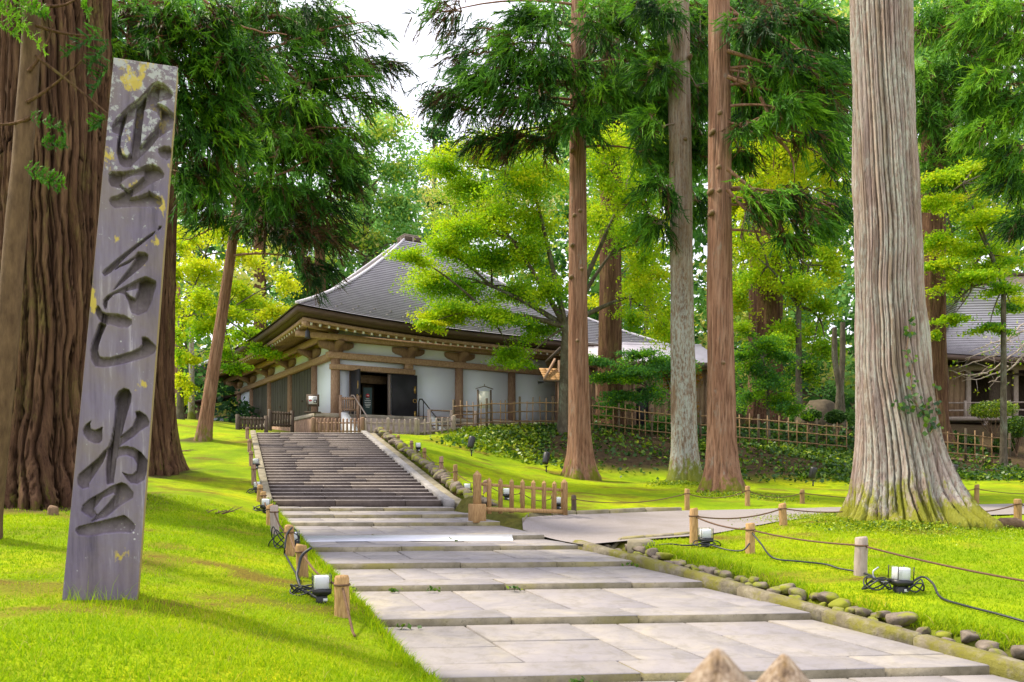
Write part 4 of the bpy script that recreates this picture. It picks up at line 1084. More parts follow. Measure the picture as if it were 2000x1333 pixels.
def inside_dist(poly, x, y):
    ins = np.zeros(x.shape, bool); dist = np.full(x.shape, 1e9)
    n = len(poly)
    for i in range(n):
        (x1, y1), (x2, y2) = poly[i], poly[(i + 1) % n]
        c = ((y1 > y) != (y2 > y)) & (x < (x2 - x1) * (y - y1) / ((y2 - y1) if y2 != y1 else 1e-9) + x1)
        ins ^= c
        dx, dy = x2 - x1, y2 - y1; L = dx * dx + dy * dy + 1e-9
        tt = np.clip(((x - x1) * dx + (y - y1) * dy) / L, 0, 1)
        dist = np.minimum(dist, np.hypot(x - x1 - tt * dx, y - y1 - tt * dy))
    return ins, dist
mask = np.zeros(gpx.shape, bool); edge = np.full(gpx.shape, 1e9)
for poly in S:
    i_, d_ = inside_dist(poly, gpx, gpy)
    both = mask & i_
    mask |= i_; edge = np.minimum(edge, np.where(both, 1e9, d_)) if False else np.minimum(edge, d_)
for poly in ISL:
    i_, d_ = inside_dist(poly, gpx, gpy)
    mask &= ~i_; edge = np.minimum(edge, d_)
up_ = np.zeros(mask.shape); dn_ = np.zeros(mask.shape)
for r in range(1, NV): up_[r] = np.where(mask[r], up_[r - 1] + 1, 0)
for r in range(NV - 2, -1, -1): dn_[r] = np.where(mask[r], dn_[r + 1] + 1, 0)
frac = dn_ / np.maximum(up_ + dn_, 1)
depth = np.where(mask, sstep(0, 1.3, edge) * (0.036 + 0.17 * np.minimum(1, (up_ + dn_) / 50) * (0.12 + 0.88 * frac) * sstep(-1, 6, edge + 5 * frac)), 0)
depth += (fbm(gpx * .12, gpy * .05, 2) - .5) * 0.006
eu = TRp - TLp; ev = BLp - TLp
nb = np.cross(eu, ev); nb /= np.linalg.norm(nb)
if nb[1] < 0: nb = -nb
G2 = G + nb * depth[..., None]
TH = 0.30
ml = (BLp + BRp) / 2
Vf = G2.reshape(-1, 3)
I = np.arange(NU * NV).reshape(NV, NU)
quads = np.stack([I[:-1, :-1], I[1:, :-1], I[1:, 1:], I[:-1, 1:]], -1).reshape(-1, 4)
# rim of the block: front edge slightly chamfered, back face
rim = np.concatenate([I[0, :], I[1:, -1], I[-1, -2::-1], I[-2:0:-1, 0]])
Rf = Vf[rim]; nR = len(rim)
back = Rf + nb * TH
base = len(Vf)
Vall = np.concatenate([Vf, Rf + nb * 0.012 + (Rf - G.reshape(-1, 3).mean(0)) * 0.0, back])
j = np.arange(nR); j2 = (j + 1) % nR
side = [np.stack([rim[j], rim[j2], base + j2, base + j], 1), np.stack([base + j, base + j2, base + nR + j2, base + nR + j], 1)]
hg = np.concatenate([(1 - vv).ravel(), (1 - vv).ravel()[rim], (1 - vv).ravel()[rim]])
ed = np.concatenate([np.zeros(NU * NV), np.full(nR, 0.75), np.full(nR, 0.55)])
ed[rim] = 0.25
fl = [quads] + side
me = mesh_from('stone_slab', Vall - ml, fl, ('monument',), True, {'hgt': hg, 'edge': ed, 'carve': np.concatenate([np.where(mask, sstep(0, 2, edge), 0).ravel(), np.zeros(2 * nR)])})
mon = thing('stone_monument', 'tall leaning grey stone slab carved with large cursive characters, lichen on top', 'monument', ml)
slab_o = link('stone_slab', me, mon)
bc = [tuple(x - ml) for x in (TLp + nb * TH, TRp + nb * TH, BRp + nb * TH, BLp + nb * TH)]
link('back_face', mesh_from('back_face', np.array(bc) - nb * 0.002, [(0, 1, 2, 3)], ('monument',)), mon)
# ------------------------------------------------------------------ rope posts and ropes
ORD = ['first', 'second', 'third', 'fourth', 'fifth', 'sixth', 'seventh', 'eighth', 'ninth', 'tenth', 'eleventh', 'twelfth']
orr = random.Random(9)
def post_obj(px, ytop, ybase, D, r, mat, label, group, lean=0.0, dz=None):
    x = (px - 1000) / F * D; z = gz1(x, D); hgt = (ybase - ytop) / F * D
    top = CZ + (HZ - ytop) / F * D
    if dz is not None: top = z + dz
    top = max(top, z + 0.25)
    H = top - z
    hs = [-0.15, 0.0, H * 0.35, H * 0.7, H - 0.02, H]
    rs = [r * 1.04, r * 1.03, r, r * 0.98, r * 0.97, r * 0.84]
    pts = [(lean * hh + orr.uniform(-.004, .004), orr.uniform(-.004, .004), hh) for hh in hs]
    Vp, Fp = tube_vf(pts, rs, 12)
    Vp = np.array(Vp); a = np.arctan2(Vp[:, 1], Vp[:, 0]); Vp[:, :2] *= (1 + 0.05 * np.sin(a * 3 + orr.uniform(0, 6)))[:, None]
    t = thing('rope_post', label, 'post', (x, D, z), orr.uniform(0, 6.28) * 0, group)
    link('shaft', mesh_from('shaft', Vp, Fp, (mat,), False), t)
    rp = [(lean * H * .78 + (r + .004) * math.cos(u), (r + .004) * math.sin(u), H * .78) for u in np.linspace(0, 2 * math.pi, 11)]
    MB().tube(rp, 0.011, 5).build('rope_loop', 'rope', t, True)
    return np.array([x + lean * H * .78, D, z + H * 0.78]), r
def rope(a, b, sag, label, rad=0.013, group='ropes between the posts'):
    a, b = np.array(a), np.array(b); L = np.linalg.norm(b - a)
    m_ = (a + b) / 2
    u = np.linspace(0, 1, 14)
    pts = a[None] * (1 - u)[:, None] + b[None] * u[:, None]
    pts[:, 2] -= sag * 4 * u * (1 - u)
    g = gz(pts[:, 0], pts[:, 1]) + 0.03; pts[:, 2] = np.maximum(pts[:, 2], g)
    V_, F_ = tube_vf(pts - m_, rad, 6)
    o = link('rope', mesh_from('rope', V_, F_, ('rope',), True), None, tuple(m_))
    return tag(o, label, 'rope', group)
left = [(668, 1125, 1195, 8.0, .075, 'wood_fresh'), (591, 1064, 1142, 9.8, .07, 'wood_post'), (566, 1027, 1083, 11.4, .07, 'wood_fresh'), (538, 988, 1048, 13.2, .07, 'grey_wood'), (527, 986, 1032, 14.2, .065, 'wood_post'),
        (514, 961, 1000, 16.0, .06, 'wood_post'), (507, 948, 990, 17.2, .06, 'wood_post'), (496, 908, 958, 19.5, .06, 'wood'), (491, 882, 915, 22.0, .06, 'wood'), (487, 858, 890, 24.5, .06, 'wood'), (483, 835, 866, 27.0, .06, 'wood')]
prev = None
for i, (px, yt, yb, D, r, m_) in enumerate(left):
    lab = f'{ORD[i]} round wooden rope post up the left edge of the path, counting from the front'
    p, r = post_obj(px, yt, yb, D, r, m_, lab, 'rope posts along the left of the path', orr.uniform(-.06, .06))
    if prev is not None: rope(prev, p, 0.10, f'brown rope between the {ORD[i-1]} and {ORD[i]} posts left of the path, from the front')
    else: rope(p, p + np.array([0.28, -0.75, -0.42]), 0.0, 'loose brown rope end hanging from the front left post to the path')
    prev = p
right = [(1990, 1075, 1160, 9.2, .075, None), (1680, 1049, 1132, 10.2, .08, 'grey_wood'), (1465, 1022, 1088, 11.8, .07, 'wood_post'), (1355, 993, 1062, 12.8, .07, 'wood_fresh'), (1530, 984, 1032, 14.3, .07, 'wood_fresh')]
names = ['', 'greyish round rope post nearest the front on the right lawn', 'brown round rope post with a cable hanging from it, mid right lawn', 'tall yellow rope post at the corner of the lawn by the lane', 'yellow rope post at the lane edge left of the huge cedar']
pp = []
for (px, yt, yb, D, r, m_), nm in zip(right, names):
    if m_ is None: continue
    pp.append(post_obj(px, yt, yb, D, r, m_, nm, 'rope posts on the right lawn', orr.uniform(-.05, .03))[0])
rope(pp[0], P(2060, 1145, 8.2), 0.03, 'rope running from the greyish front post out of the picture right')
rope(pp[0], pp[1], 0.04, 'rope between the greyish post and the brown post on the right lawn')
rope(pp[1], pp[2], 0.05, 'rope between the brown post and the corner post of the right lawn')
rope(pp[2], pp[3], 0.10, 'rope along the lane between the two yellow posts')
rope(pp[3], P(1645, 1000, 14.6), 0.03, 'rope from the yellow lane post to the foot of the huge cedar')
p, _ = post_obj(1988, 975, 1017, 15.6, .07, 'wood_post', 'rope post at the lane edge right of the huge cedar', 'rope posts on the right lawn')
rope(P(1892, 1000, 15.0), p, 0.05, 'rope from the huge cedar to the post at its right'); rope(p, P(2080, 990, 15.2), 0.05, 'rope leaving the lane post at the far right edge')
far = [(1121, 968, 1011, 16.9, .055, 'wood_dark'), (1342, 955, 1002, 18.4, .06, 'wood_post'), (1460, 950, 988, 19.3, .06, 'wood_fresh'), (1567, 957, 990, 20.3, .06, 'wood_post'), (1908, 947, 982, 20.9, .06, 'wood_post')]
fl_ = ['dark thin post at the right end of the wooden barrier', 'post on the far side of the lane left of the twin cedars', 'post at the foot of the right twin cedar', 'post on the far lane edge between the twin cedars and the huge cedar', 'post on the far lane edge right of the huge cedar']
prev = None
for i, (a, lab) in enumerate(zip(far, fl_)):
    p, _ = post_obj(*a, lab, 'rope posts along the far side of the lane')
    if prev is not None: rope(prev, p, 0.14 if i != 4 else 0.2, f'thin rope on the far lane side, {ORD[i-1]} span from the barrier', 0.011)
    prev = p
rope(prev, P(2060, 962, 21), 0.08, 'thin rope on the far lane side leaving the picture at the right', 0.011)
ur = [(748, 836, 852, 28.6), (763, 840, 858, 27.9), (778, 850, 869, 26.6), (804, 861, 886, 24.6), (829, 875, 899, 22.8), (862, 892, 920, 20.8), (889, 908, 937, 19.4), (948, 940, 970, 18.2), (1020, 958, 990, 17.4), (1082, 965, 1000, 17.2)]
prev = None
for i, (px, yt, yb, D) in enumerate(ur[::-1]):
    lab = f'{ORD[i]} small post right of the stairway, counting up from the barrier'
    p, _ = post_obj(px, yt, yb, D, .055, 'wood_post' if i % 2 else 'wood', lab, 'rope posts right of the stairway')
    if prev is not None: rope(prev, p, 0.12, f'pale rope right of the stairway, {ORD[i-1]} span up from the barrier', 0.010, 'ropes right of the stairway')
    prev = p

# ------------------------------------------------------------------ garden lamps
def make_lamp(s):
    root = thing('garden_lamp', 'lamp', 'lamp', (0, 0, 0), 0, 'garden lamps with frosted cubes beside the path')
    m = MB(); w0, w1 = .10 * s, .155 * s
    V_ = [(-w0, -w0, -.02), (w0, -w0, -.02), (w0, w0, -.02), (-w0, w0, -.02), (-w0, -w0, .14 * s), (w0, -w0, .14 * s), (w0, w0, .14 * s), (-w0, w0, .14 * s)]
    m.box(-w0, w0, -w0, w0, -0.05, .13 * s); m.build('stem', 'black', root, bevel=.006)
    m = MB(); k0, k1, z0, z1 = .10 * s, .17 * s, .13 * s, .26 * s
    V_ = [(i * k0, j * k0, z0) for i, j in ((-1, -1), (1, -1), (1, 1), (-1, 1))] + [(i * k1, j * k1, z0 + .05 * s) for i, j in ((-1, -1), (1, -1), (1, 1), (-1, 1))] + [(i * k1, j * k1, z1) for i, j in ((-1, -1), (1, -1), (1, 1), (-1, 1))]
    Fs_ = [(3, 2, 1, 0), (8, 9, 10, 11)]
    for q in (0, 4):
        for i in range(4): j = (i + 1) % 4; Fs_.append((q + i, q + j, q + 4 + j, q + 4 + i))
    m.add(V_, Fs_); m.build('housing', 'black', root)
    MB().box(-.125 * s, .125 * s, -.125 * s, .125 * s, z1 + .002, z1 + .235 * s).build('diffuser', 'frosted', root, bevel=.006)
    m = MB(); g = .165 * s; t_ = .006
    for a in (-1, 1):
        m.box(-g, g, a * g - t_ / 2, a * g + t_ / 2, z1 + .003, z1 + .27 * s); m.box(a * g - t_ / 2, a * g + t_ / 2, -g + .004, g - .004, z1 + .003, z1 + .27 * s)
    m.build('glass_cover', 'glass', root)
    for i_, j_ in ((-1, -1), (1, -1), (1, 1), (-1, 1)):
        bx('cover_corner', root, i_ * g - .004, i_ * g + .004, j_ * g - .004, j_ * g + .004, z1 + .002, z1 + .272 * s, 'black')
    MB().box(.02 * s, .10 * s, -w0 - .006, -w0 + .001, .03 * s, .085 * s).build('rating_plate', 'white_paint', root)
    return root
lamp0 = make_lamp(0.56)
lamps = [(628, 8.35, 'largest garden lamp on the left, behind the front post', .3, 1.0), (574, 12.1, 'garden lamp half hidden behind the third post on the left', .2, .95), (519, 15.6, 'garden lamp by the left foot of the stairway', .1, .95), (503, 18.6, 'upper of the left garden lamps, above the stair foot', .2, .9), (500, 21.5, 'highest garden lamp up the left of the stairway', 0, .9),
         (1378, 12.3, 'garden lamp under the tall yellow corner post on the right lawn', .1, .98), (1758, 9.35, 'nearest garden lamp on the right lawn among coiled cables', .12, 1.05), (1091, 17.2, 'garden lamp behind the right end of the wooden barrier', .2, .9), (990, 17.6, 'garden lamp seen through the bars of the wooden barrier', .1, .9), (913, 18.9, 'garden lamp just left of the wooden barrier', .1, .9), (860, 21.2, 'garden lamp midway up the lawn right of the stairway', .1, .9), (817, 24.2, 'garden lamp second from the top right of the stairway', .1, .9), (754, 28.7, 'highest garden lamp right of the stairway by the pickets', .1, .85)]
for i, (px, D, lab, rz, sc_) in enumerate(lamps):
    o = lamp0 if i == 0 else copy_tree(lamp0)
    x = (px - 1000) / F * D
    o.location = (x, D, gz1(x, D)); o.rotation_euler = (orr.uniform(-.05, .05), orr.uniform(-.05, .05), rz); o.scale = (sc_,) * 3
    o['label'] = lab
# black floodlights on stakes on the bank
def flood(px, D, lab, tilt):
    x = (px - 1000) / F * D
    t = thing('floodlight', lab, 'floodlight', (x, D, gz1(x, D)), 0, 'black floodlights on the bank')
    MB().tube([(0, 0, -.1), (0, 0, .2)], .025, 6).build('stake', 'black', t)
    MB().tube([(0, 0, -.24), (0, 0, -.2), (0, 0, .1), (0, 0, .16)], [.09, .11, .12, .10], 10).build('head', 'black', t, loc=(0, 0, .5), rot=(tilt, .2, 0))
    MB().bar((-.06, 0, .2), (.06, 0, .2), .16, .03).build('yoke', 'black', t)
for a in ((921, 26.6, 'black floodlight on the ivy slope right of the stairway', -.2), (1067, 26.3, 'black floodlight at the bank left of the reddish cedar', -.35), (1588, 27.4, 'black floodlight on the lawn between the twin cedars and the huge cedar', .1), (1863, 27.4, 'black floodlight behind the right side of the huge cedar', .1)): flood(*a)

# ------------------------------------------------------------------ cables
def cable(name, pts, label, rad=0.012, n=6, mat='cable', cat='cable', ground_it=True, lift_=0.02):
    pts = np.array(pts, float)
    # Catmull-Rom
    Q = np.vstack([2 * pts[0] - pts[1], pts, 2 * pts[-1] - pts[-2]]); out = []
    for i in range(1, len(Q) - 2):
        for u in np.linspace(0, 1, 7)[:-1]:
            p0, p1, p2, p3 = Q[i - 1], Q[i], Q[i + 1], Q[i + 2]
            out.append(0.5 * (2 * p1 + (p2 - p0) * u + (2 * p0 - 5 * p1 + 4 * p2 - p3) * u ** 2 + (3 * p1 - p0 - 3 * p2 + p3) * u ** 3))
    out.append(pts[-1]); out = np.array(out)
    c = out.mean(0)
    V_, F_ = tube_vf(out - c, rad, n)
    o = link(name, mesh_from(name, V_, F_, (mat,), True), None, tuple(c))
    return tag(o, label, cat)
def gp(px, D, dz=0.03):
    x = (px - 1000) / F * D; return (x, D, gz1(x, D) + dz)
cable('cable', [P(1468, 1040, 11.75), P(1486, 1062, 11.5), gp(1510, 11.0, .05), gp(1560, 10.8), gp(1610, 10.65), gp(1640, 10.45), gp(1668, 10.3), gp(1700, 10.0), gp(1730, 9.6)], 'black cable from the brown post across the right lawn', 0.013)
cable('cable', [gp(1240, 12.6), gp(1300, 12.25), gp(1340, 12.2), gp(1378, 12.2, .06), gp(1420, 11.9), gp(1450, 11.7, .05), P(1464, 1062, 11.72)], 'black cable from the corner lamp to the brown post')
cable('cable', [gp(1770, 9.3, .08), gp(1800, 9.4, .16), gp(1822, 9.25, .12), gp(1838, 8.95), gp(1890, 8.5), gp(1950, 8.1), gp(2030, 7.7)], 'black cable running right from the nearest right lamp', 0.013)
def coil(px, D, R, loops, lab, hgt=.16, rad=.009):
    x, y, z = gp(px, D, .0); rr = random.Random(int(px)); pts = []
    for i in range(loops * 7):
        a = i * 2 * math.pi / 7; k = R * rr.uniform(.7, 1.1)
        pts.append((x + k * math.cos(a) * 1.1, y + k * math.sin(a) * .6, z + hgt * (0.5 + 0.5 * math.sin(a * .53 + i)) * rr.uniform(.5, 1.1) + .02))
    return cable('cable_coil', pts, lab, rad)
coil(1716, 9.45, .17, 4, 'loose coil of black cable left of the nearest right lamp', .17)
coil(1790, 9.3, .10, 2, 'small loop of black cable right of the nearest right lamp', .14)
coil(1378, 12.25, .20, 2, 'black cable looped around the corner lamp', .10)
coil(598, 8.6, .16, 4, 'black cable bundle on the grass beside the front left lamp', .10)
coil(556, 11.9, .20, 3, 'black cable coil left of the third post on the left', .30)
coil(512, 15.6, .2, 3, 'dark cable heap at the left foot of the stairway', .14)
coil(496, 18.4, .16, 2, 'dark cable loop beside the upper left lamps', .14)
cable('cable', [P(609, 1070, 9.7), P(590, 1085, 9.65), P(583, 1110, 9.6), P(580, 1125, 9.5), P(588, 1150, 9.2), gp(592, 8.9), gp(604, 8.6), gp(620, 8.4)], 'black plug cable hanging on the split second post at left', .018)
cable('cable', [P(571, 1030, 11.35), P(560, 1045, 11.3), P(556, 1075, 11.2), gp(556, 11.3), gp(560, 10.8), gp(568, 10.3), gp(578, 9.8), gp(585, 9.4)], 'black cable descending from the third post on the left', .014)
cable('cable', [gp(1742, 9.45, .1), P(1712, 1135, 9.4), P(1705, 1118, 9.4), P(1716, 1108, 9.4)], 'white tipped wire end standing up beside the nearest right lamp', .009, mat='steel')
cable('cable', [P(1758, 1108, 9.42), P(1762, 1118, 9.4), P(1757, 1126, 9.38), P(1760, 1132, 9.36)], 'short black plug hanging from the rope over the nearest right lamp', .02)

# ------------------------------------------------------------------ wooden barrier beside the path
A0 = np.array([*P(932, 1020, 15.35)]); B0 = np.array([*P(1102, 1003, 16.4)])
A0[2] = float(zpath(15.35)) + .02; B0[2] = gz1(B0[0], B0[1])
bar = thing('wooden_barrier', 'movable wooden picket barrier standing where the lane meets the path', 'barrier', A0)
d = B0 - A0; L = math.hypot(d[0], d[1])
def bp(s, z): return (d[0] * s, d[1] * s, d[2] * s + z)
def picket(parent, base, w, dp, H, mat, ang, point=.06, name='picket', low=0.0):
    m = MB().box(-w / 2, w / 2, -dp / 2, dp / 2, low, H)
    V0 = [(-w / 2, -dp / 2, H), (w / 2, -dp / 2, H), (w / 2, dp / 2, H), (-w / 2, dp / 2, H), (0, 0, H + point)]
    m.f.pop(1); m.mi.pop(1)
    m.add(V0, [(0, 1, 4), (1, 2, 4), (2, 3, 4), (3, 0, 4)])
    return m.build(name, mat, parent, loc=base, rot=(0, 0, ang))
ang = math.atan2(d[1], d[0])
picket(bar, bp(0, 0), .12, .12, .86, 'wood_fresh', ang, .09, 'end_post', .02)
MB().box(-.13, .13, -.13, .13, -.06, .30).build('foot_block', 'wood_fresh', bar, loc=bp(0, 0), rot=(0, 0, ang), bevel=.01)
picket(bar, bp(1, 0), .10, .10, .70, 'wood_fresh', ang, .08, 'end_post', -.04)
for i in range(1, 8): picket(bar, bp(i / 8 + .005, 0.10), .075, .05, .66 - i * .012, 'wood_fresh', ang, .06)
barp('rail', bar, bp(.03, .68), bp(.98, .54), .035, .06, 'wood_fresh'); barp('rail', bar, bp(.03, .20), bp(.98, .10), .06, .08, 'wood_fresh')

# foreground posts with pointed caps, just below the lens
for (px, py, D, w, lab) in ((1402, 1266, 1.25, .155, 'nearest pointed wooden post cap at the bottom edge, larger and left of two'), (1531, 1277, 1.5, .15, 'smaller pointed wooden post cap at the bottom edge, right of two')):
    ap = P(px, py, D); zg = gz1(ap[0], ap[1])
    t = thing('pointed_post', lab, 'post', (ap[0], ap[1], zg), math.radians(18), 'pointed foreground posts')
    H = ap[2] - zg
    MB().box(-w / 2, w / 2, -w / 2, w / 2, -.2, H - .105).build('shaft', 'post_cap', t)
    m = MB(); n8 = 8; rr = [(w * .56 * math.cos(k * math.pi / 4 + .39) , w * .56 * math.sin(k * math.pi / 4 + .39)) for k in range(8)]
    V_ = [(a, b, H - .10) for a, b in rr] + [(a * .93, b * .93, H - .085) for a, b in rr] + [(a * .10, b * .10, H - .004) for a, b in rr] + [(0, 0, H)]
    Fs_ = [tuple(range(8))[::-1]]
    for q in (0, 8):
        for i in range(8): j_ = (i + 1) % 8; Fs_.append((q + i, q + j_, q + 8 + j_, q + 8 + i))
    for i in range(8): Fs_.append((16 + i, 16 + (i + 1) % 8, 24))
    m.add(V_, Fs_); m.build('cap', 'post_cap', t)

# ------------------------------------------------------------------ bamboo fences along the bank top
def bamboo_fence(pix, spacing, H, label, D=33.5, post_every=5, seed=1):
    """pix: list of (px, y_base)"""
    rr = random.Random(seed)
    pts = [P(px, yb, D) for px, yb in pix]
    o = pts[0].copy(); o[2] = gz1(o[0], o[1])
    t = thing('bamboo_fence', label, 'fence', o, 0, 'bamboo fences along the top of the bank')
    xs0, xs1 = pts[0][0], pts[-1][0]
    n = int((xs1 - xs0) / spacing)
    def zb(x): return gz1(x, D)
    for i in range(n + 1):
        x = xs0 + (xs1 - xs0) * i / n; z = zb(x)
        if i % post_every == 0:
            MB().tube([(0, 0, -.15), (0, 0, H + rr.uniform(.04, .14))], [.055, .05], 8).build('post', 'bamboo_dark', t, loc=(x - o[0], 0, z - o[2]))
        else:
            hh = H + rr.uniform(-.14, .10)
            MB().tube([(rr.uniform(-.02, .02), -.03, -.05), (0, -.03, hh * .5), (rr.uniform(-.02, .02), -.03, hh)], .024, 6).build('picket', 'bamboo', t, loc=(x + rr.uniform(-.04, .04) - o[0], 0, z - o[2]))
    xs_ = np.linspace(xs0, xs1, 24)
    for k, f in enumerate((.22, .56, .86)):
        zz = gz(xs_, np.full(24, D)) + H * f
        MB().tube(np.column_stack([xs_ - o[0], np.full(24, -.07 + .0 * k), zz - o[2]]), .026, 6).build('rail', 'bamboo', t, True)
    MB().bar((0, .05, .02 + zb(xs0) - o[2]), (xs1 - xs0, .05, .02 + zb(xs1) - o[2]), .05, .12).build('base_board', 'wood', t)
bamboo_fence([(886, 842), (1312, 858)], .27, 1.2, 'long bamboo lattice fence behind the reddish cedar and in front of the hall', post_every=5, seed=2)
bamboo_fence([(1368, 862), (1652, 885)], .40, 1.25, 'bamboo lattice fence between the twin cedars and the huge cedar', post_every=6, seed=3)
bamboo_fence([(1800, 896), (1972, 910)], .37, 1.25, 'bamboo lattice fence at the right below the side hall', post_every=5, seed=4)

# ------------------------------------------------------------------ wooden picket fence at the head of the stair
def picket_fence(p0, p1, n, H, label, z0, z1, posts=(0,), mat='wood', w=.07):
    o = np.array([p0[0], p0[1], z0]); dd = np.array([p1[0] - p0[0], p1[1] - p0[1], z1 - z0])
    t = thing('picket_fence', label, 'fence', o, 0, 'wooden picket fences at the hall')
    a_ = math.atan2(dd[1], dd[0])
    for i in range(n + 1):
        s = i / n; b = tuple(dd * s)
        if i in posts: picket(t, b, .14, .14, H + .04, mat, a_, .04, 'post', -.05)
        else: picket(t, b, w, .035, H, mat, a_, .03)
    for f in (.3, .78):
        off = np.array([-math.sin(a_), math.cos(a_), 0]) * .04
        barp('rail', t, off + np.array([0, 0, H * f]), dd + off + np.array([0, 0, H * f]), .04, .06, mat)
    return t
q0, q1, q2, q3 = P(612, 850, 32.4), P(708, 850, 31.6), P(812, 848, 31.9), P(886, 842, 32.6)
picket_fence(q0, q1, 13, .70, 'wooden picket fence left of the entrance steps', 3.85, 3.80, (0, 13))
picket_fence(q1 + np.array([.12, 0, 0]), q2, 9, .70, 'wooden picket fence in front of the entrance steps', 3.80, 3.78, (4, 9), 'grey_wood')
picket_fence(q2 + np.array([.12, 0, 0]), q3, 6, .70, 'wooden picket fence joining the entrance to the bamboo fence', 3.78, 3.95, (6,), 'grey_wood')
# low barrier panels beside the hall
def screen(px, py, D, w, H, n, ang, label, mat='wood_dark', zb=None):
    p = P(px, py, D); z = p[2] if zb is None else zb
    t = thing('slatted_screen', label, 'fence', (p[0], p[1], z), ang)
    for s in (0, 1): bx('post', t, s * w - .06, s * w + .06, -.06, .06, -.4, H + .05, mat)
    for i in range(n): bx('slat', t, .08 + (w - .16) * i / n, .08 + (w - .16) * (i + .7) / n, -.02, .02, .08, H - .02, mat)
    for z in (.12, H - .14): bx('rail', t, .061, w - .061, -.045, -.021, z, z + .07, mat)
screen(665, 812, 34.6, .75, .72, 6, math.radians(20), 'dark slatted screen at the left of the open door', 'wood', 4.98)
screen(527, 836, 33.5, 1.1, .75, 7, math.radians(50), 'dark slatted panel beside the shuttered wall', 'wood_dark', 4.25)
screen(464, 842, 30.5, 1.15, .6, 7, math.radians(42), 'dark slatted panel at the top of the left posts', 'wood_dark', 3.95)
tr = P(838, 845, 33.6)
rl_ = thing('handrail_frame', 'reddish timber rail frame right of the entrance steps', 'railing', (tr[0], tr[1], 4.0), math.radians(25))
for x0 in (0, 1.0, 2.1): bx('post', rl_, x0 - .06, x0 + .06, -.06, .06, -.2, 1.05, 'grey_wood')
for z in (.35, .98): bx('rail', rl_, .061, 2.09, -.03, .03, z, z + .06, 'log')

# ------------------------------------------------------------------ signs
ps = P(611, 812, 34.3)
sg = thing('direction_sign', 'white arrow sign on a dark wooden stand left of the hall corner', 'sign', (ps[0], ps[1], 4.95), math.radians(8))
for s in (-.2, .2): bx('leg', sg, s - .025, s + .025, -.03, .03, 0, .75, 'wood_dark')
bx('foot', sg, -.34, .34, -.16, .16, 0, .05, 'wood_dark'); bx('frame', sg, -.27, .27, -.018, .03, .28, .80, 'wood_dark')
bx('panel', sg, -.21, .21, -.026, -.0181, .38, .72, 'white_paint')
MB().prism([(-.17, .53), (-.10, .60), (-.10, .55), (-.03, .55), (-.03, .51), (-.10, .51), (-.10, .46)], lambda u, v, d_: (u, d_, v), -.030, -.0262).build('arrow', 'sign_red', sg)
bx('pictogram', sg, .03, .17, -.030, -.0262, .42, .58, 'black'); bx('pictogram_mark', sg, .075, .125, -.0335, -.0302, .45, .53, 'white_paint'); bx('caption', sg, .0, .15, -.030, -.0262, .63, .665, 'wood_dark')
# dark board inside the doorway: red disc, lines of small white characters
ap = Vector(TC) + Matrix.Rotation(TROT, 3, 'Z') @ Vector((1.32, -0.55, 0))
ds = thing('doorway_sign', 'dark teal information board with red disc standing in the doorway', 'sign', ap, TROT - math.radians(8))
bx('board', ds, -.20, .20, -.02, .02, .02, 1.28, 'sign_dark', bevel=.006); bx('base', ds, -.22, .22, -.14, .14, 0, .025, 'black')
MB().tube([(0, -.024, .92), (0, -.0205, .92)], .085, 16).build('red_disc', 'sign_red', ds)
bx('disc_text', ds, -.05, .05, -.028, -.0242, .905, .935, 'white_paint')
for z, wd in ((.76, .09), (.68, .14), (.66, .0), (.59, .14), (.51, .14), (.45, .12), (.38, .10)):
    if wd == 0: continue
    k = int(wd / .028)
    for i in range(-k, k):
        bx('character', ds, i * .028 + .003, i * .028 + .024, -.0235, -.0205, z, z + .032, 'white_paint')
# framed notice board beyond the bamboo fence
nb_ = P(946, 830, 34.2)
nbd = thing('notice_board', 'small framed notice board with pitched top in front of the white wall', 'sign', (nb_[0], nb_[1], gz1(nb_[0], nb_[1]) + .1), math.radians(10))
for s in (-.28, .28): bx('post', nbd, s - .035, s + .035, -.035, .035, -.3, 1.55, 'wood_dark')
bx('panel', nbd, -.24, .24, -.015, .015, .75, 1.48, 'paper')
for s in (-1, 1): barp('pitched_top', nbd, (0, 0, 1.70), (s * .38, 0, 1.58), .08, .03, 'wood_dark')
MB().tube([(0, 0, 1.71), (0, 0, 1.80)], [.02, .01], 6).build('finial', 'wood_dark', nbd)
# boulder, log, stump, fallen twigs
br = P(1598, 815, 40)
bo = link('boulder', rock_mesh(41, 'boulder', 3), None, (br[0], br[1], gz1(br[0], br[1]) + .45), (0, .1, .4)); bo.scale = (1.05, .9, 1.35)
tag(bo, 'big brown angular boulder behind the fence left of the huge cedar', 'rock')
lg = P(1968, 1030, 14.2)
V_, F_ = tube_vf([(-.28, 0, .05), (-.1, .02, .09), (.12, 0, .10), (.3, -.02, .05)], [.05, .10, .10, .06], 9)
tag(link('rotten_log', mesh_from('rotten_log', V_, F_, ('log',), True), None, (lg[0], lg[1], gz1(lg[0], lg[1])), (0, 0, -.3)), 'short rotten log on the moss right of the huge cedar', 'log')
sp = P(104, 1000, 12.0)
V_, F_ = tube_vf([(0, 0, -.1), (0, 0, .10), (.01, 0, .13)], [.08, .075, .06], 9)
tag(link('stump', mesh_from('stump', V_, F_, ('log',), False), None, (sp[0], sp[1], gz1(sp[0], sp[1]))), 'tiny cut stump on the lawn left of the stone slab', 'stump')
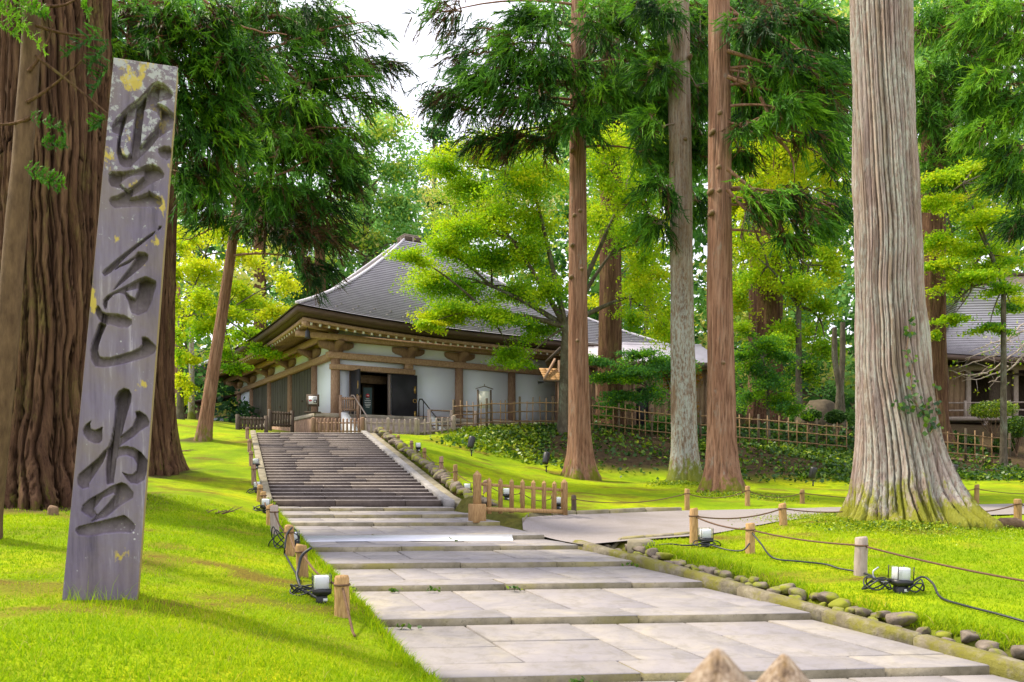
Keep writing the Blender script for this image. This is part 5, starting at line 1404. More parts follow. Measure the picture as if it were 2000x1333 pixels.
for (px, py, D, lab) in ((335, 884, 23.5, 'pile of dead brown twigs beside the second left cedar'), (425, 1000, 14.0, 'small fallen brown twig on the left lawn')):
    c = P(px, py, D); zg = gz1(c[0], c[1]); m = MB()
    for i in range(9 if px < 400 else 6):
        a_ = orr.uniform(-.5, .5) + (0 if orr.random() < .6 else 1.2); l_ = orr.uniform(.2, .55) * (1.3 if px < 400 else .8)
        b_ = (orr.uniform(-.25, .25), orr.uniform(-.1, .1))
        m.tube([(b_[0], b_[1], .03), (b_[0] + l_ * .5 * math.cos(a_), b_[1] + .2 * l_ * math.sin(a_), .08), (b_[0] + l_ * math.cos(a_), b_[1] + .4 * l_ * math.sin(a_), orr.uniform(.03, .16))], [.014, .01, .004], 5)
    o = m.build('fallen_twigs', 'log', None, True, loc=(c[0], c[1], zg)); tag(o, lab, 'twigs')
# ------------------------------------------------------------------ trees
def trunk_mesh(pts, nseg, nring, nridge, amp, flare, fh, lobes, seed, mat, crack=0.0, twist=0.15, bias=0.0, warp=1.0):
    """pts: (x, y, z, r) centreline in local coordinates"""
    r_ = np.random.default_rng(seed)
    pts = np.asarray(pts, float); hh = pts[:, 2]
    q = np.linspace(0, 1, nring) ** 1.6
    zz = hh[0] + (hh[-1] - hh[0]) * q
    cx, cyy, rr = (np.interp(zz, hh, pts[:, i]) for i in (0, 1, 3))
    th = np.linspace(0, 2 * np.pi, nseg, endpoint=False)
    tab = r_.random((14, nridge))
    TT, HH = np.meshgrid(th, zz)
    u = TT / (2 * np.pi) * nridge + (fbm(HH * 0.35 + seed, HH * 0.0 + 3, 2) - .5) * 2.2 * (nridge / 40) + twist * HH * nridge / 40 + warp * 1.6 * (fbm(HH * .9 + seed, (np.sin(TT) * 2 + 7) , 5) - .5) + warp * 1.3 * (fbm(HH * .5, np.cos(TT) * 2.5 + 9 + seed, 6) - .5) + 2.0 * np.exp(-np.maximum(HH, 0) / .8) * (fbm(HH * 1.6, np.sin(TT + 1) * 3 + 9, 1) - .5)
    vcoord = (HH - hh[0]) / (hh[-1] - hh[0]) * 12
    ui, vi = np.floor(u).astype(int), np.clip(np.floor(vcoord).astype(int), 0, 12)
    fu, fv = u - ui, vcoord - vi
    fu2 = fu * fu * (3 - 2 * fu)
    g = lambda a, b: tab[b, a % nridge]
    nz = (g(ui, vi) * (1 - fu2) + g(ui + 1, vi) * fu2) * (1 - fv) + (g(ui, vi + 1) * (1 - fu2) + g(ui + 1, vi + 1) * fu2) * fv
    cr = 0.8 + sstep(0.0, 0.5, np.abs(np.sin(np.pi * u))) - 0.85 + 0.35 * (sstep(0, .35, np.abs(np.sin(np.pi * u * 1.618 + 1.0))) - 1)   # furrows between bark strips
    lob = 0
    lp = r_.uniform(0, 6.28, 3)
    for k, (nl, al) in enumerate(lobes): lob = lob + al * (0.5 + 0.5 * np.cos(nl * TT + lp[k])) ** 2
    h0 = np.maximum(HH, 0)
    fl = 1 + flare * np.exp(-h0 / fh) * (0.55 + lob) * (1 + bias * np.cos(TT + .25)) * (.7 + .6 * fbm(np.sin(TT) * 3 + 5, np.cos(TT) * 3 + 5, 2)) + 0.12 * flare * np.exp(-h0 / (fh * 4))
    R = rr[:, None] * fl * (1 + amp * (nz - .5) * 2 + crack * (cr - 0.8)) 
    X = cx[:, None] + R * np.cos(TT); Y = cyy[:, None] + R * np.sin(TT)
    Vt = np.stack([X, Y, HH], -1).reshape(-1, 3)
    I = np.arange(nseg * nring).reshape(nring, nseg); In = np.roll(I, -1, 1)
    Q = np.stack([I[:-1], In[:-1], In[1:], I[1:]], -1).reshape(-1, 4)
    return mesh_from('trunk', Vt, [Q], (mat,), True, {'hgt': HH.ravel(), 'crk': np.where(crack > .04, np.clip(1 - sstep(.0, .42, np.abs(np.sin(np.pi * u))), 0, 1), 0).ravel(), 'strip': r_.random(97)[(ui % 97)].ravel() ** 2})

class Foliage:
    """one crown: limbs (material 0) and leaves (material 1) joined in a single mesh"""
    def __init__(s): s.V, s.F3, s.F4, s.t, s.n = [], [], [], [], 0; s.lim3, s.lim4 = [], []
    def limb(s, pts, rad, n=6):
        V_, F_ = tube_vf(pts, rad, n, cap=False)
        s.lim4.append(np.array(F_) + s.n); s.V.append(np.array(V_)); s.t.append(np.zeros(len(V_))); s.n += len(V_)
    def tris(s, V_, t):
        k = len(V_) // 3; s.F3.append(np.arange(3 * k).reshape(-1, 3) + s.n); s.V.append(V_); s.t.append(t); s.n += len(V_)
    def quads(s, V_, t):
        k = len(V_) // 4; s.F4.append(np.arange(4 * k).reshape(-1, 4) + s.n); s.V.append(V_); s.t.append(t); s.n += len(V_)
    def build(s, name, parent, mats, origin):
        V_ = np.concatenate(s.V) - np.asarray(origin); fs, mi = [], []
        for L_, m_ in ((s.lim4, 0), (s.F3, 1), (s.F4, 1)):
            if L_:
                a = np.concatenate(L_); fs.append(a); mi.append(np.full(len(a), m_))
        me = mesh_from(name, V_, fs, mats, False, {'tint': np.concatenate(s.t), 'hgt': np.full(len(V_), 9.0)}, np.concatenate(mi))
        return link(name, me, parent)

def unit(v): return v / (np.linalg.norm(v, axis=-1, keepdims=True) + 1e-9)

def leaves(fo, Pn, size, tint, up=1.0, r_=rng, aspect=0.55):
    n = len(Pn)
    nrm = unit(r_.normal(size=(n, 3)) + np.array([0, 0, up]))
    tg = unit(np.cross(nrm, r_.normal(size=(n, 3)))); bt = np.cross(nrm, tg)
    s_ = (size * r_.uniform(.65, 1.35, n))[:, None]
    V_ = np.stack([Pn - tg * s_ * .5, Pn + bt * s_ * aspect * .5, Pn + tg * s_ * .5, Pn - bt * s_ * aspect * .5], 1).reshape(-1, 3)
    fo.quads(V_, np.repeat(tint, 4))

def sprays(fo, Pn, out, tint, L=0.42, nsh=14, w=0.030, droop=0.6, r_=rng):
    """feathery cedar sprays: thin shoots along a drooping stem"""
    n = len(Pn)
    stem = unit(out + r_.normal(size=(n, 3)) * .35 + np.array([0, 0, -droop]))
    k = np.linspace(0.0, 1.0, nsh)[None, :, None]
    Ls = (L * r_.uniform(.4, 1.4, n))[:, None, None]
    base = Pn[:, None, :] + stem[:, None, :] * k * Ls + np.array([0, 0, -1.0]) * (k ** 2) * Ls * .3
    sd = unit(stem[:, None, :] * 1.1 + r_.normal(size=(n, nsh, 3)) * .42 + np.array([0, 0, -.30]))
    tip = base + sd * (Ls * .62 * r_.uniform(.5, 1.2, (n, nsh, 1)))
    pr_ = unit(np.cross(sd, r_.normal(size=(n, nsh, 3)))) * (w * r_.uniform(.7, 1.3, (n, nsh, 1)))
    V_ = np.stack([base - pr_, base + pr_, tip], 2).reshape(-1, 3)
    tt = np.clip(tint[:, None] + r_.normal(size=(n, nsh)) * .05, 0, 1)
    tt = np.where((tint < .12)[:, None], tint[:, None], np.maximum(tt, .15))
    fo.tris(V_, np.repeat(tt.ravel(), 3))

def cedar_cluster(fo, c, rad, axis_xy, dens=1.0, tint=0.45, brown=0.05, limb_r=0.05, L=0.42, from_z=None, sc=1.0, nsh=14):
    c = np.asarray(c, float); rx, ry, rz = rad
    out_c = np.array([c[0] - axis_xy[0], c[1] - axis_xy[1], 0.0]); dist = np.linalg.norm(out_c) + 1e-6
    oc = out_c / dist if dist > .3 else np.array([0, -1.0, 0])
    z0 = c[2] + 0.12 * dist + .3 if from_z is None else from_z
    a = np.array([axis_xy[0], axis_xy[1], z0])
    mid = a * .45 + c * .55 + np.array([0, 0, .12 * dist])
    u = np.linspace(0, 1, 8)[:, None]
    fo.limb(a * (1 - u) ** 2 + 2 * mid * u * (1 - u) + c * u ** 2, np.linspace(limb_r, .015, 8), 6)
    nb = max(6, int(12 * dens * (rx * rz) ** .4)); tint = tint + (.07 if tint > .33 else .03)
    for i in range(nb):
        d_ = unit(rng.normal(size=3) * np.array([1, 1, .55]) + oc * .5 + np.array([0, 0, -.1]))
        e = c + d_ * np.array([rx, ry, rz]) * rng.uniform(.6, 1.05)
        s0 = c + (a - c) * rng.uniform(0, .25)
        m2 = (s0 + e) / 2 + np.array([0, 0, .18 * rx])
        uu_ = np.linspace(0, 1, 6)[:, None]
        fo.limb(s0 * (1 - uu_) ** 2 + 2 * m2 * uu_ * (1 - uu_) + e * uu_ ** 2, np.linspace(.030, .008, 6), 4)
        ns = int(18 * dens * (0.5 + rx) / sc)
        q = rng.uniform(.15, 1.08, ns)[:, None] ** .8
        Pn = s0 * (1 - q) ** 2 + 2 * m2 * q * (1 - q) + e * q ** 2 + rng.normal(size=(ns, 3)) * np.array([rx, ry, rz]) * .17
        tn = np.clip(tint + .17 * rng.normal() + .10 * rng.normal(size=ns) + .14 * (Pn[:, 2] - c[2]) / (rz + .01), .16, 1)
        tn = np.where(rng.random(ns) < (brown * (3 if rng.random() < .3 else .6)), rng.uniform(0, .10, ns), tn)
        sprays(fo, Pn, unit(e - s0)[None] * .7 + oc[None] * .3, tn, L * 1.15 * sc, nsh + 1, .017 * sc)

def maple_pad(fo, c, rad, start, dens=1.0, tint=0.6, size=0.15, limb_r=0.045, bend=None):
    c = np.asarray(c, float); rx, ry, rz = rad
    start = np.asarray(start, float)
    mid = start * .5 + c * .5 + np.array([0, 0, .16 * np.linalg.norm((c - start)[:2])]) + rng.normal(size=3) * .12
    u = np.linspace(0, 1, 9)[:, None]
    if limb_r: fo.limb(start * (1 - u) ** 2 + 2 * mid * u * (1 - u) + c * u ** 2, np.linspace(limb_r, .010, 9), 6)
    tot = int(1500 * dens * max(rx, .4) * max(ry, .4) ** .5 / (size / .15) ** 1.3)
    nt = max(5, int(6 + 3 * rx))
    for i in range(nt):
        a = rng.uniform(0, 6.28); k = rng.uniform(.25, 1) ** .6
        e = c + np.array([rx * k * math.cos(a), ry * k * math.sin(a), rz * rng.uniform(-1.3, 1.1) - .25 * rx * k * k])
        s0 = c + (start - c) * rng.uniform(0, .12)
        uu_ = np.linspace(0, 1, 5)[:, None]
        fo.limb(s0 * (1 - uu_) + e * uu_ + np.array([0, 0, .08]) * (uu_ * (1 - uu_)) * 4, np.linspace(.012, .004, 5), 4)
        ns = max(12, tot // nt)
        q = rng.uniform(.05, 1.1, ns)[:, None] ** .7
        Pn = s0 * (1 - q) + e * q + rng.normal(size=(ns, 3)) * np.array([.27 * rx, .27 * ry, .0]) * (0.35 + .65 * q) + np.array([0, 0, 1.0]) * rng.normal(size=(ns, 1)) * .34 * rz
        Pn[:, 2] += .10 * rz * rng.uniform(-1, 1, ns)
        tn = np.clip(tint + .09 * rng.normal() + .09 * rng.normal(size=ns), 0, 1)
        if tint > .25: tn = np.maximum(tn, .27)
        leaves(fo, Pn, size * .9, tn, 1.0)

def tree_root(name, label, px, D, cat='tree', group='cedars around the lawn', x=None):
    x = (px - 1000) / F * D if x is None else x
    z = gz1(x, D)
    return thing(name, label, cat, (x, D, z), 0, group), np.array([x, D, z])

def ptz(py, D): return CZ + (HZ - py) / F * D

# ---- left: giant cedar A behind the slab
tA, oA = tree_root('cedar_tree', 'giant furrowed brown cedar trunk behind the slab at far left', 88, 14.0)
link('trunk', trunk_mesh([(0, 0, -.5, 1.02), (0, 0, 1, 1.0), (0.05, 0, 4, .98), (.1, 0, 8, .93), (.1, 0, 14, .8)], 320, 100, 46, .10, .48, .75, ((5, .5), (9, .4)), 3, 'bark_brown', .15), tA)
# ---- thin cypress in front of it, leaning
tT, oT = tree_root('cypress_tree', 'slim smooth brown tree leaning at the far left edge', -34, 9.4, group='small trees at the left edge')
top = P(66, -60, 9.4) - oT; mid_ = P(30, 420, 9.4) - oT
link('trunk', trunk_mesh([(0, 0, -.3, .13)] + [(P(a_, b_, 9.4)[0] - oT[0], 0, P(a_, b_, 9.4)[2] - oT[2], r0_) for a_, b_, r0_ in ((-4, 850, .122), (16, 640, .12), (26, 500, .115), (42, 332, .108), (58, 130, .10), (66, -60, .095))], 30, 50, 12, .05, .3, .3, ((4, .4),), 5, 'cypress_bark', 0.0), tT)
fo = Foliage()
for (a, b, c_) in (((52, 200), (95, 180), (160, 118)), ((55, 140), (92, 105), (108, 30)), ((60, 230), (20, 250), (-20, 240)), ((70, 110), (150, 170), (225, 235)), ((70, 50), (130, 72), (180, 70)), ((66, 10), (130, 20), (150, -5))):
    A_, B_, C_ = (P(*q_, 9.3) for q_ in (a, b, c_))
    u = np.linspace(0, 1, 9)[:, None]
    fo.limb(A_ * (1 - u) ** 2 + 2 * B_ * u * (1 - u) + C_ * u ** 2, np.linspace(.022, .008, 9), 6)
def frond(fo, a, b, n, L, tint, wd):
    """flat hanging cypress frond from a to b with side fingers"""
    a, b = np.asarray(a), np.asarray(b)
    for i in range(n):
        q = i / n; p = a + (b - a) * q + np.array([0, 0, -.15]) * q * q * np.linalg.norm(b - a)
        for s_ in (-1, 1):
            sd = unit(unit(b - a) * .8 + np.array([0, -.3, s_ * .7]) + rng.normal(size=3) * .15)
            base = np.repeat(p[None], 9, 0) + sd * np.linspace(0, 1, 9)[:, None] * L * (1 - .5 * q)
            tip = base + unit(sd + rng.normal(size=(9, 3)) * .5) * L * .38
            w_ = unit(np.cross(sd, rng.normal(size=3)))[None] * wd
            fo.tris(np.stack([base - w_, base + w_, tip], 1).reshape(-1, 3), np.full(27, np.clip(tint + .08 * rng.normal(), .2, 1)))
for (a, b, tn) in (((-20, 5), (60, 45), .95), ((0, 15), (95, 88), .97), ((-30, 30), (40, 62), .9), ((20, -10), (90, 20), .85), ((-30, -10), (50, 15), .8), ((40, 10), (100, 25), .7),
                   ((160, -10), (175, 25), .7), ((60, 230), (130, 245), .5), ((80, 280), (130, 275), .5), ((50, 330), (120, 360), .55), ((70, 340), (130, 352), .65), ((200, 60), (120, 100), .4), ((210, 80), (170, 130), .4), ((215, 120), (180, 175), .35), ((205, 230), (180, 245), .5)):
    frond(fo, P(*a, 9.2), P(*b, 9.1), 9, .13, tn, .012)
fo.build('crown', tT, ('bark_brown', 'leaf_cedar'), oT)
# ---- cedar B behind the slab
tB, oB = tree_root('cedar_tree', 'brown cedar directly behind the carved slab with drooping dark branches', 283, 20.0)
link('trunk', trunk_mesh([(0, 0, -.5, .66), (.0, 0, 2, .64), (.15, 0, 8, .58), (.2, 0, 15, .5)], 220, 80, 34, .10, .40, .6, ((5, .5), (8, .4)), 8, 'bark_brown', .14), tB)
fo = Foliage()
for (px, py, rx, ry, D, tn) in ((250, 30, 80, 45, 17.5, .38), (330, 60, 70, 55, 17, .42), (230, 95, 60, 25, 16.5, .45), (400, 40, 80, 50, 17, .4), (380, 120, 80, 55, 17.2, .45), (420, 190, 70, 60, 17.4, .5), (370, 260, 50, 70, 18, .45), (400, 330, 50, 50, 18.2, .5), (470, 110, 70, 55, 17, .5), (120, 20, 60, 25, 16, .4), (20, 20, 50, 30, 16, .35), (190, 30, 50, 30, 16.5, .35), (180, 75, 50, 25, 16, .42), (290, 90, 60, 30, 16.6, .38), (150, 110, 40, 18, 16, .4), (360, 190, 40, 50, 17.5, .42), (355, 340, 25, 60, 18, .45), (430, 260, 60, 50, 17.6, .5)):
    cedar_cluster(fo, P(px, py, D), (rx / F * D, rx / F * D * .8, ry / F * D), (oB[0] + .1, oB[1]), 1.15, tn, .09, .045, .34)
fo.build('crown', tB, ('bark_brown', 'leaf_cedar'), oB)
# ---- leaning cedar C
tC, oC = tree_root('cedar_tree', 'slim reddish cedar leaning right beside the left of the stairway', 392, 26.0)
a1, a2, a3 = P(448, 520, 26) - oC, P(466, 380, 26) - oC, P(500, 60, 26) - oC
link('trunk', trunk_mesh([(0, 0, -.5, .24), (P(408, 780, 26)[0] - oC[0], 0, P(408, 780, 26)[2] - oC[2], .20), (a1[0], 0, a1[2], .158), (a2[0], 0, a2[2], .14), (a3[0], 0, a3[2], .12), (a3[0] + .4, 0, a3[2] + 4, .1)], 60, 60, 22, .06, .35, .4, ((4, .6),), 12, 'bark_red', .08), tC)
fo = Foliage()
axC = lambda py: (P(466 + (380 - py) * .11, py, 26)[0], 26.0)
for (px, py, rx, ry, D, tn) in ((520, 30, 100, 60, 23.5, .5), (620, 40, 90, 50, 24, .55), (690, 70, 60, 45, 24.5, .45), (745, 130, 40, 30, 25, .3), (560, 130, 100, 60, 23.5, .55), (650, 150, 80, 50, 24, .55), (710, 195, 50, 35, 24.5, .45), (490, 190, 80, 60, 23.5, .5), (590, 220, 90, 55, 23.5, .6), (670, 260, 55, 45, 24, .5), (520, 280, 90, 60, 23.2, .62), (610, 310, 80, 55, 23.5, .6), (690, 310, 35, 35, 24, .45), (450, 340, 70, 50, 23.5, .5), (540, 370, 80, 45, 23.5, .55), (620, 400, 60, 50, 24, .3), (590, 460, 55, 45, 24, .28), (520, 440, 60, 40, 25, .32), (620, 520, 35, 45, 24.5, .2), (660, 350, 40, 40, 24, .35), (430, 430, 40, 25, 25, .3), (400, 400, 45, 30, 24.5, .35), (560, 40, 80, 50, 25, .45), (480, 60, 80, 50, 24.5, .4), (570, 250, 80, 60, 25, .45), (480, 240, 70, 60, 24.6, .42), (700, 130, 60, 40, 25, .4), (640, 460, 40, 40, 25, .3), (560, 420, 60, 35, 25.5, .3)):
    cedar_cluster(fo, P(px, py, D), (rx / F * D, rx / F * D * .8, ry / F * D), axC(py), .88 if px < 690 else .55, tn, .06 if tn > .35 else .28, .045, .42)
for (a, b, c_, D_) in (((392, -10), (430, 55), (560, 70), 21.8), ((350, 30), (440, 90), (540, 170), 21.9), ((400, 200), (440, 250), (490, 272), 22), ((430, 110), (470, 150), (530, 160), 22.2), ((480, 395), (540, 330), (640, 300), 23), ((470, 300), (560, 240), (690, 250), 23.2), ((480, 200), (580, 150), (730, 150), 23.4), ((470, 420), (430, 440), (360, 470), 25.2), ((480, 120), (600, 60), (720, 40), 23.4), ((600, 380), (620, 420), (600, 500), 23.6)):
    A_, B_, C_ = (P(*q_, D_) for q_ in (a, b, c_)); u = np.linspace(0, 1, 12)[:, None]
    fo.limb(A_ * (1 - u) ** 2 + 2 * B_ * u * (1 - u) + C_ * u ** 2 + rng.normal(size=(12, 3)) * .02, np.linspace(.045, .014, 12), 6)
fo.build('crown', tC, ('bark_red', 'leaf_cedar'), oC)

# ---- cedar 1, reddish, right of the stairway
t1, o1 = tree_root('cedar_tree', 'straight reddish brown cedar standing at the bank right of the stairway', 1134, 26.0)
link('trunk', trunk_mesh([(0, 0, -.5, .36), (-.05, 0, 1.5, .345), (-.09, 0, 6, .30), (-.09, 0, 11, .27), (-.06, 0, 17, .22), (0, 0, 20, .2)], 70, 70, 26, .06, .75, .55, ((4, .5), (7, .3)), 15, 'bark_red', .06), t1)
fo = Foliage(); ax = (o1[0] - .09, o1[1])
for (px, py, rx, ry, D, tn) in ((870, 25, 70, 28, 25, .3), (905, 105, 50, 45, 25, .32), (860, 190, 45, 30, 25, .3), (950, 60, 60, 35, 25, .35), (960, 165, 80, 45, 24.6, .45), (900, 215, 60, 25, 25, .3), (1010, 110, 80, 50, 24.5, .5), (1060, 40, 70, 45, 24.5, .4), (1080, 140, 80, 50, 24.4, .5), (1030, 205, 80, 40, 24.5, .42), (1180, 50, 80, 55, 24.8, .5), (1230, 120, 80, 60, 24.6, .52), (1180, 190, 75, 45, 24.5, .48), (1250, 210, 60, 55, 24.8, .5), (1130, 240, 45, 30, 24.4, .45), (1000, 270, 35, 35, 25.5, .25), (1060, 275, 30, 25, 25.5, .25), (950, 275, 40, 20, 25.5, .25), (1280, 40, 60, 60, 25, .45), (1270, 300, 50, 55, 25, .5)):
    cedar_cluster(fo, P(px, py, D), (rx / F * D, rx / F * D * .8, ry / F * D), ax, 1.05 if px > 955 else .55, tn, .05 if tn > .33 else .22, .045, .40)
fo.build('crown', t1, ('bark_red', 'leaf_cedar'), o1)
# ---- twin cedars 2 (grey) and 3 (reddish)
t2, o2 = tree_root('cedar_tree', 'pale grey lichened cedar, left of the twin trunks by the lane', 1340, 24.0)
link('trunk', trunk_mesh([(0, 0, -.5, .40), (-.06, 0, 1.5, .37), (-.13, 0, 6, .34), (-.2, 0, 11, .33), (-.28, 0, 18, .30)], 80, 70, 28, .06, .6, .6, ((4, .5), (7, .3)), 18, 'bark_grey', .05), t2)
fo = Foliage(); ax = (o2[0] - .2, o2[1])
for (px, py, rx, ry, D, tn) in ((1290, 370, 45, 45, 23, .45), (1285, 140, 40, 50, 23.2, .42), (1370, 90, 30, 60, 25.5, .4), (1368, 260, 28, 50, 25.5, .45), (1290, 250, 40, 40, 23.2, .45), (1285, 20, 50, 40, 23, .4), (1365, 400, 25, 40, 25.4, .45), (1280, 440, 35, 30, 23.5, .4), (1335, 40, 50, 40, 25.8, .4), (1340, 160, 45, 50, 25.8, .42), (1345, 300, 40, 45, 25.8, .45), (1300, 200, 45, 50, 25.6, .4), (1365, 180, 30, 50, 25, .45)):
    cedar_cluster(fo, P(px, py, D), (rx / F * D, rx / F * D * .8, ry / F * D), ax, 1.0, tn, .05, .035, .38)
fo.build('crown', t2, ('bark_grey', 'leaf_cedar'), o2)
t3, o3 = tree_root('cedar_tree', 'reddish cedar, right of the twin trunks by the lane', 1412, 22.0)
link('trunk', trunk_mesh([(0, 0, -.5, .40), (-.04, 0, 1.5, .37), (-.09, 0, 6, .335), (-.1, 0, 11, .30), (-.12, 0, 17, .27)], 80, 70, 28, .06, .75, .6, ((4, .5), (6, .4)), 21, 'bark_red', .06), t3)
fo = Foliage(); ax = (o3[0] - .1, o3[1])
for (px, py, rx, ry, D, tn) in ((1455, 60, 55, 50, 21.5, .4), (1530, 40, 75, 40, 21, .42), (1610, 60, 55, 45, 21, .4), (1480, 150, 50, 35, 21.5, .4), (1560, 140, 70, 40, 21, .5), (1620, 180, 40, 45, 21, .45), (1540, 215, 60, 35, 21, .5), (1600, 270, 50, 40, 21.2, .5), (1470, 395, 40, 45, 21.2, .5), (1525, 380, 45, 45, 21, .52), (1580, 420, 50, 45, 21, .55), (1630, 400, 30, 50, 21.2, .45), (1470, 250, 40, 30, 21.3, .45), (1540, 470, 35, 25, 21.2, .45), (1440, 170, 45, 45, 23, .42), (1500, 95, 70, 40, 23.4, .4), (1590, 120, 60, 50, 23.4, .42), (1450, 300, 35, 40, 23, .45), (1620, 230, 40, 45, 23, .42), (1500, 220, 50, 35, 23.2, .42), (1640, 320, 25, 50, 22.6, .45)):
    cedar_cluster(fo, P(px, py, D), (rx / F * D, rx / F * D * .8, ry / F * D), ax, 0.95, tn, .09, .045, .36)
# bare dead limbs
for (a, b, c_) in (((1420, 100), (1520, 130), (1600, 160)), ((1420, 150), (1500, 185), (1650, 195)), ((1420, 330), (1500, 395), (1560, 440)), ((1485, 190), (1520, 250), (1510, 330)), ((1510, 270), (1560, 290), (1550, 370)), ((1420, 370), (1480, 440), (1545, 490))):
    A_, B_, C_ = (P(*q_, 21.4) for q_ in (a, b, c_)); u = np.linspace(0, 1, 9)[:, None]
    fo.limb(A_ * (1 - u) ** 2 + 2 * B_ * u * (1 - u) + C_ * u ** 2, np.linspace(.05, .012, 9), 6)
fo.build('crown', t3, ('bark_red', 'leaf_cedar'), o3)
# ---- the huge cedar
t5, o5 = tree_root('cedar_tree', 'huge pale furrowed cedar trunk with mossy roots on the right lawn', 1752, 15.0)
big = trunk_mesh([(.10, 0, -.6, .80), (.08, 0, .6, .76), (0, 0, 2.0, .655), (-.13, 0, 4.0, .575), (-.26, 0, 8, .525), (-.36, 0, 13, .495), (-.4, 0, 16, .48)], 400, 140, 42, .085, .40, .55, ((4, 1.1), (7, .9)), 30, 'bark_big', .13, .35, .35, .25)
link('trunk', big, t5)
def root(a, az, L, r0):
    pts = []
    for q in np.linspace(0, 1, 8):
        x_, y_ = o5[0] + (a + L * q) * math.cos(az + .25 * q), o5[1] + (a + L * q) * math.sin(az + .25 * q)
        pts.append((x_ - o5[0], y_ - o5[1], gz1(x_, y_) - o5[2] + r0 * (1.4 * (1 - q) ** 2 - .15)))
    V_, F_ = tube_vf(pts, np.linspace(r0, r0 * .3, 8), 18)
    V_ = np.array(V_); V_ += (fbm(V_[:, 0] * 7 + V_[:, 2] * 6, V_[:, 1] * 7, 1)[:, None] - .5) * .2
    link('root', mesh_from('root', V_, F_, ('bark_big',), True, {'hgt': np.clip(np.array(V_)[:, 2], 0, 9)}), t5)
for az, L, r0 in ((-.45, 1.3, .27), (-1.2, .7, .24), (-2.2, .55, .2), (3.4, .5, .2), (.2, 1.0, .2), (-.85, .75, .24), (-1.6, .5, .2), (-.2, 1.0, .2)): root(.62, az, L, r0)
def stub(tree, org, px, py, D, r0, L=.14):
    p = P(px, py, D); c_ = p - org
    MB().tube([(c_[0], c_[1] + r0 * .8, c_[2]), (c_[0], c_[1] - .02, c_[2] - .01), (c_[0], c_[1] - L, c_[2] - .03)], [.085, .07, .03], 8).build('branch_stub', 'log', tree, True)
for (px, py) in ((1124, 238), (1118, 292), (1133, 412), (1122, 420), (1118, 478), (1136, 525), (1116, 540), (1128, 665)): stub(t1, o1, px, py, 26 - .27, .25)
for (px, py) in ((1406, 220), (1393, 256), (1404, 326), (1390, 372), (1405, 372), (1391, 414), (1412, 708)): stub(t3, o3, px, py, 22 - .30, .28)
for (px, py) in ((1338, 272), (1312, 160), (1348, 110)): stub(t2, o2, px, py, 24 - .31, .28)
ivy = Foliage()
def on_trunk5(px, py):
    p = P(px, py, 15.0); hgt = p[2] - o5[2]
    c_ = np.interp(hgt, [-.6, .6, 2, 4, 8], [0, 0, -.06, -.16, -.28]); R_ = np.interp(hgt, [-.6, .6, 2, 4, 8], [1.25, .98, .74, .63, .57])
    dx = np.clip((p[0] - o5[0] - c_) / R_, -.98, .98)
    return np.array([p[0], o5[1] - R_ * math.sqrt(1 - dx * dx) - .03, p[2]])
for path_ in (((1748, 600), (1742, 650), (1735, 690), (1732, 730)), ((1732, 690), (1745, 720), (1740, 770), (1752, 800)), ((1800, 750), (1806, 790), (1790, 830), (1775, 850)), ((1735, 780), (1760, 810), (1780, 830)), ((1720, 795), (1745, 805)), ((1755, 850), (1770, 820), (1775, 790))):
    Q_ = np.array([on_trunk5(*q_) for q_ in path_])
    ivy.limb(np.array([np.array([np.interp(u, np.linspace(0, 1, len(Q_)), Q_[:, i]) for i in range(3)]) for u in np.linspace(0, 1, 12)]), .008, 5)
    n_ = 16
    Pn = np.array([[np.interp(u, np.linspace(0, 1, len(Q_)), Q_[:, i]) for i in range(3)] for u in rng.uniform(0, 1, n_)]) + rng.normal(size=(n_, 3)) * np.array([.06, .015, .06]) + np.array([0, -.03, 0])
    nrm = unit(rng.normal(size=(n_, 3)) * .4 + np.array([0, -1, .3])); tg = unit(np.cross(nrm, rng.normal(size=(n_, 3)))); bt = np.cross(nrm, tg); s_ = rng.uniform(.06, .11, (n_, 1))
    ivy.quads(np.stack([Pn - tg * s_ * .6, Pn + bt * s_ * .5, Pn + tg * s_ * .6, Pn - bt * s_ * .5], 1).reshape(-1, 3), np.repeat(rng.uniform(.1, .75, n_), 4))
iv = ivy.build('ivy_vine', None, ('log', 'leaf_ivy'), o5); iv.location = tuple(o5)
tag(iv, 'dark green ivy climbing the trunk of the huge cedar', 'ivy')

# ---- cedars behind the fence
def back_trunk(px, D, r, mat, label, ytop=-150, seed=1, lean=0.0, base_y=None):
    t_, o_ = tree_root('cedar_tree', label, px, D, group='cedars behind the bamboo fence')
    Ht = ptz(ytop, D) - o_[2]
    link('trunk', trunk_mesh([(0, 0, -.5, r), (0, 0, 2, r * .95), (lean * .5, 0, Ht * .5, r * .85), (lean, 0, Ht, r * .7)], 60, 40, 24, .09, .5, .6, ((4, .5), (6, .3)), seed, mat, .08), t_)
    return t_, o_
t4, o4 = back_trunk(1192, 36.6, .56, 'bark_brown', 'dark brown cedar behind the bamboo fence right of the reddish cedar', seed=31)
t6, o6 = back_trunk(1503, 44.0, .72, 'bark_brown', 'far dark cedar seen behind the fence right of the twin trunks', seed=32)
t6b, o6b = back_trunk(1474, 45.5, .36, 'bark_red', 'paler slim cedar close beside the far dark cedar', seed=33)
t7, o7 = back_trunk(1822, 36.0, .60, 'bark_brown', 'brown cedar just right of and behind the huge cedar', 150, seed=34)
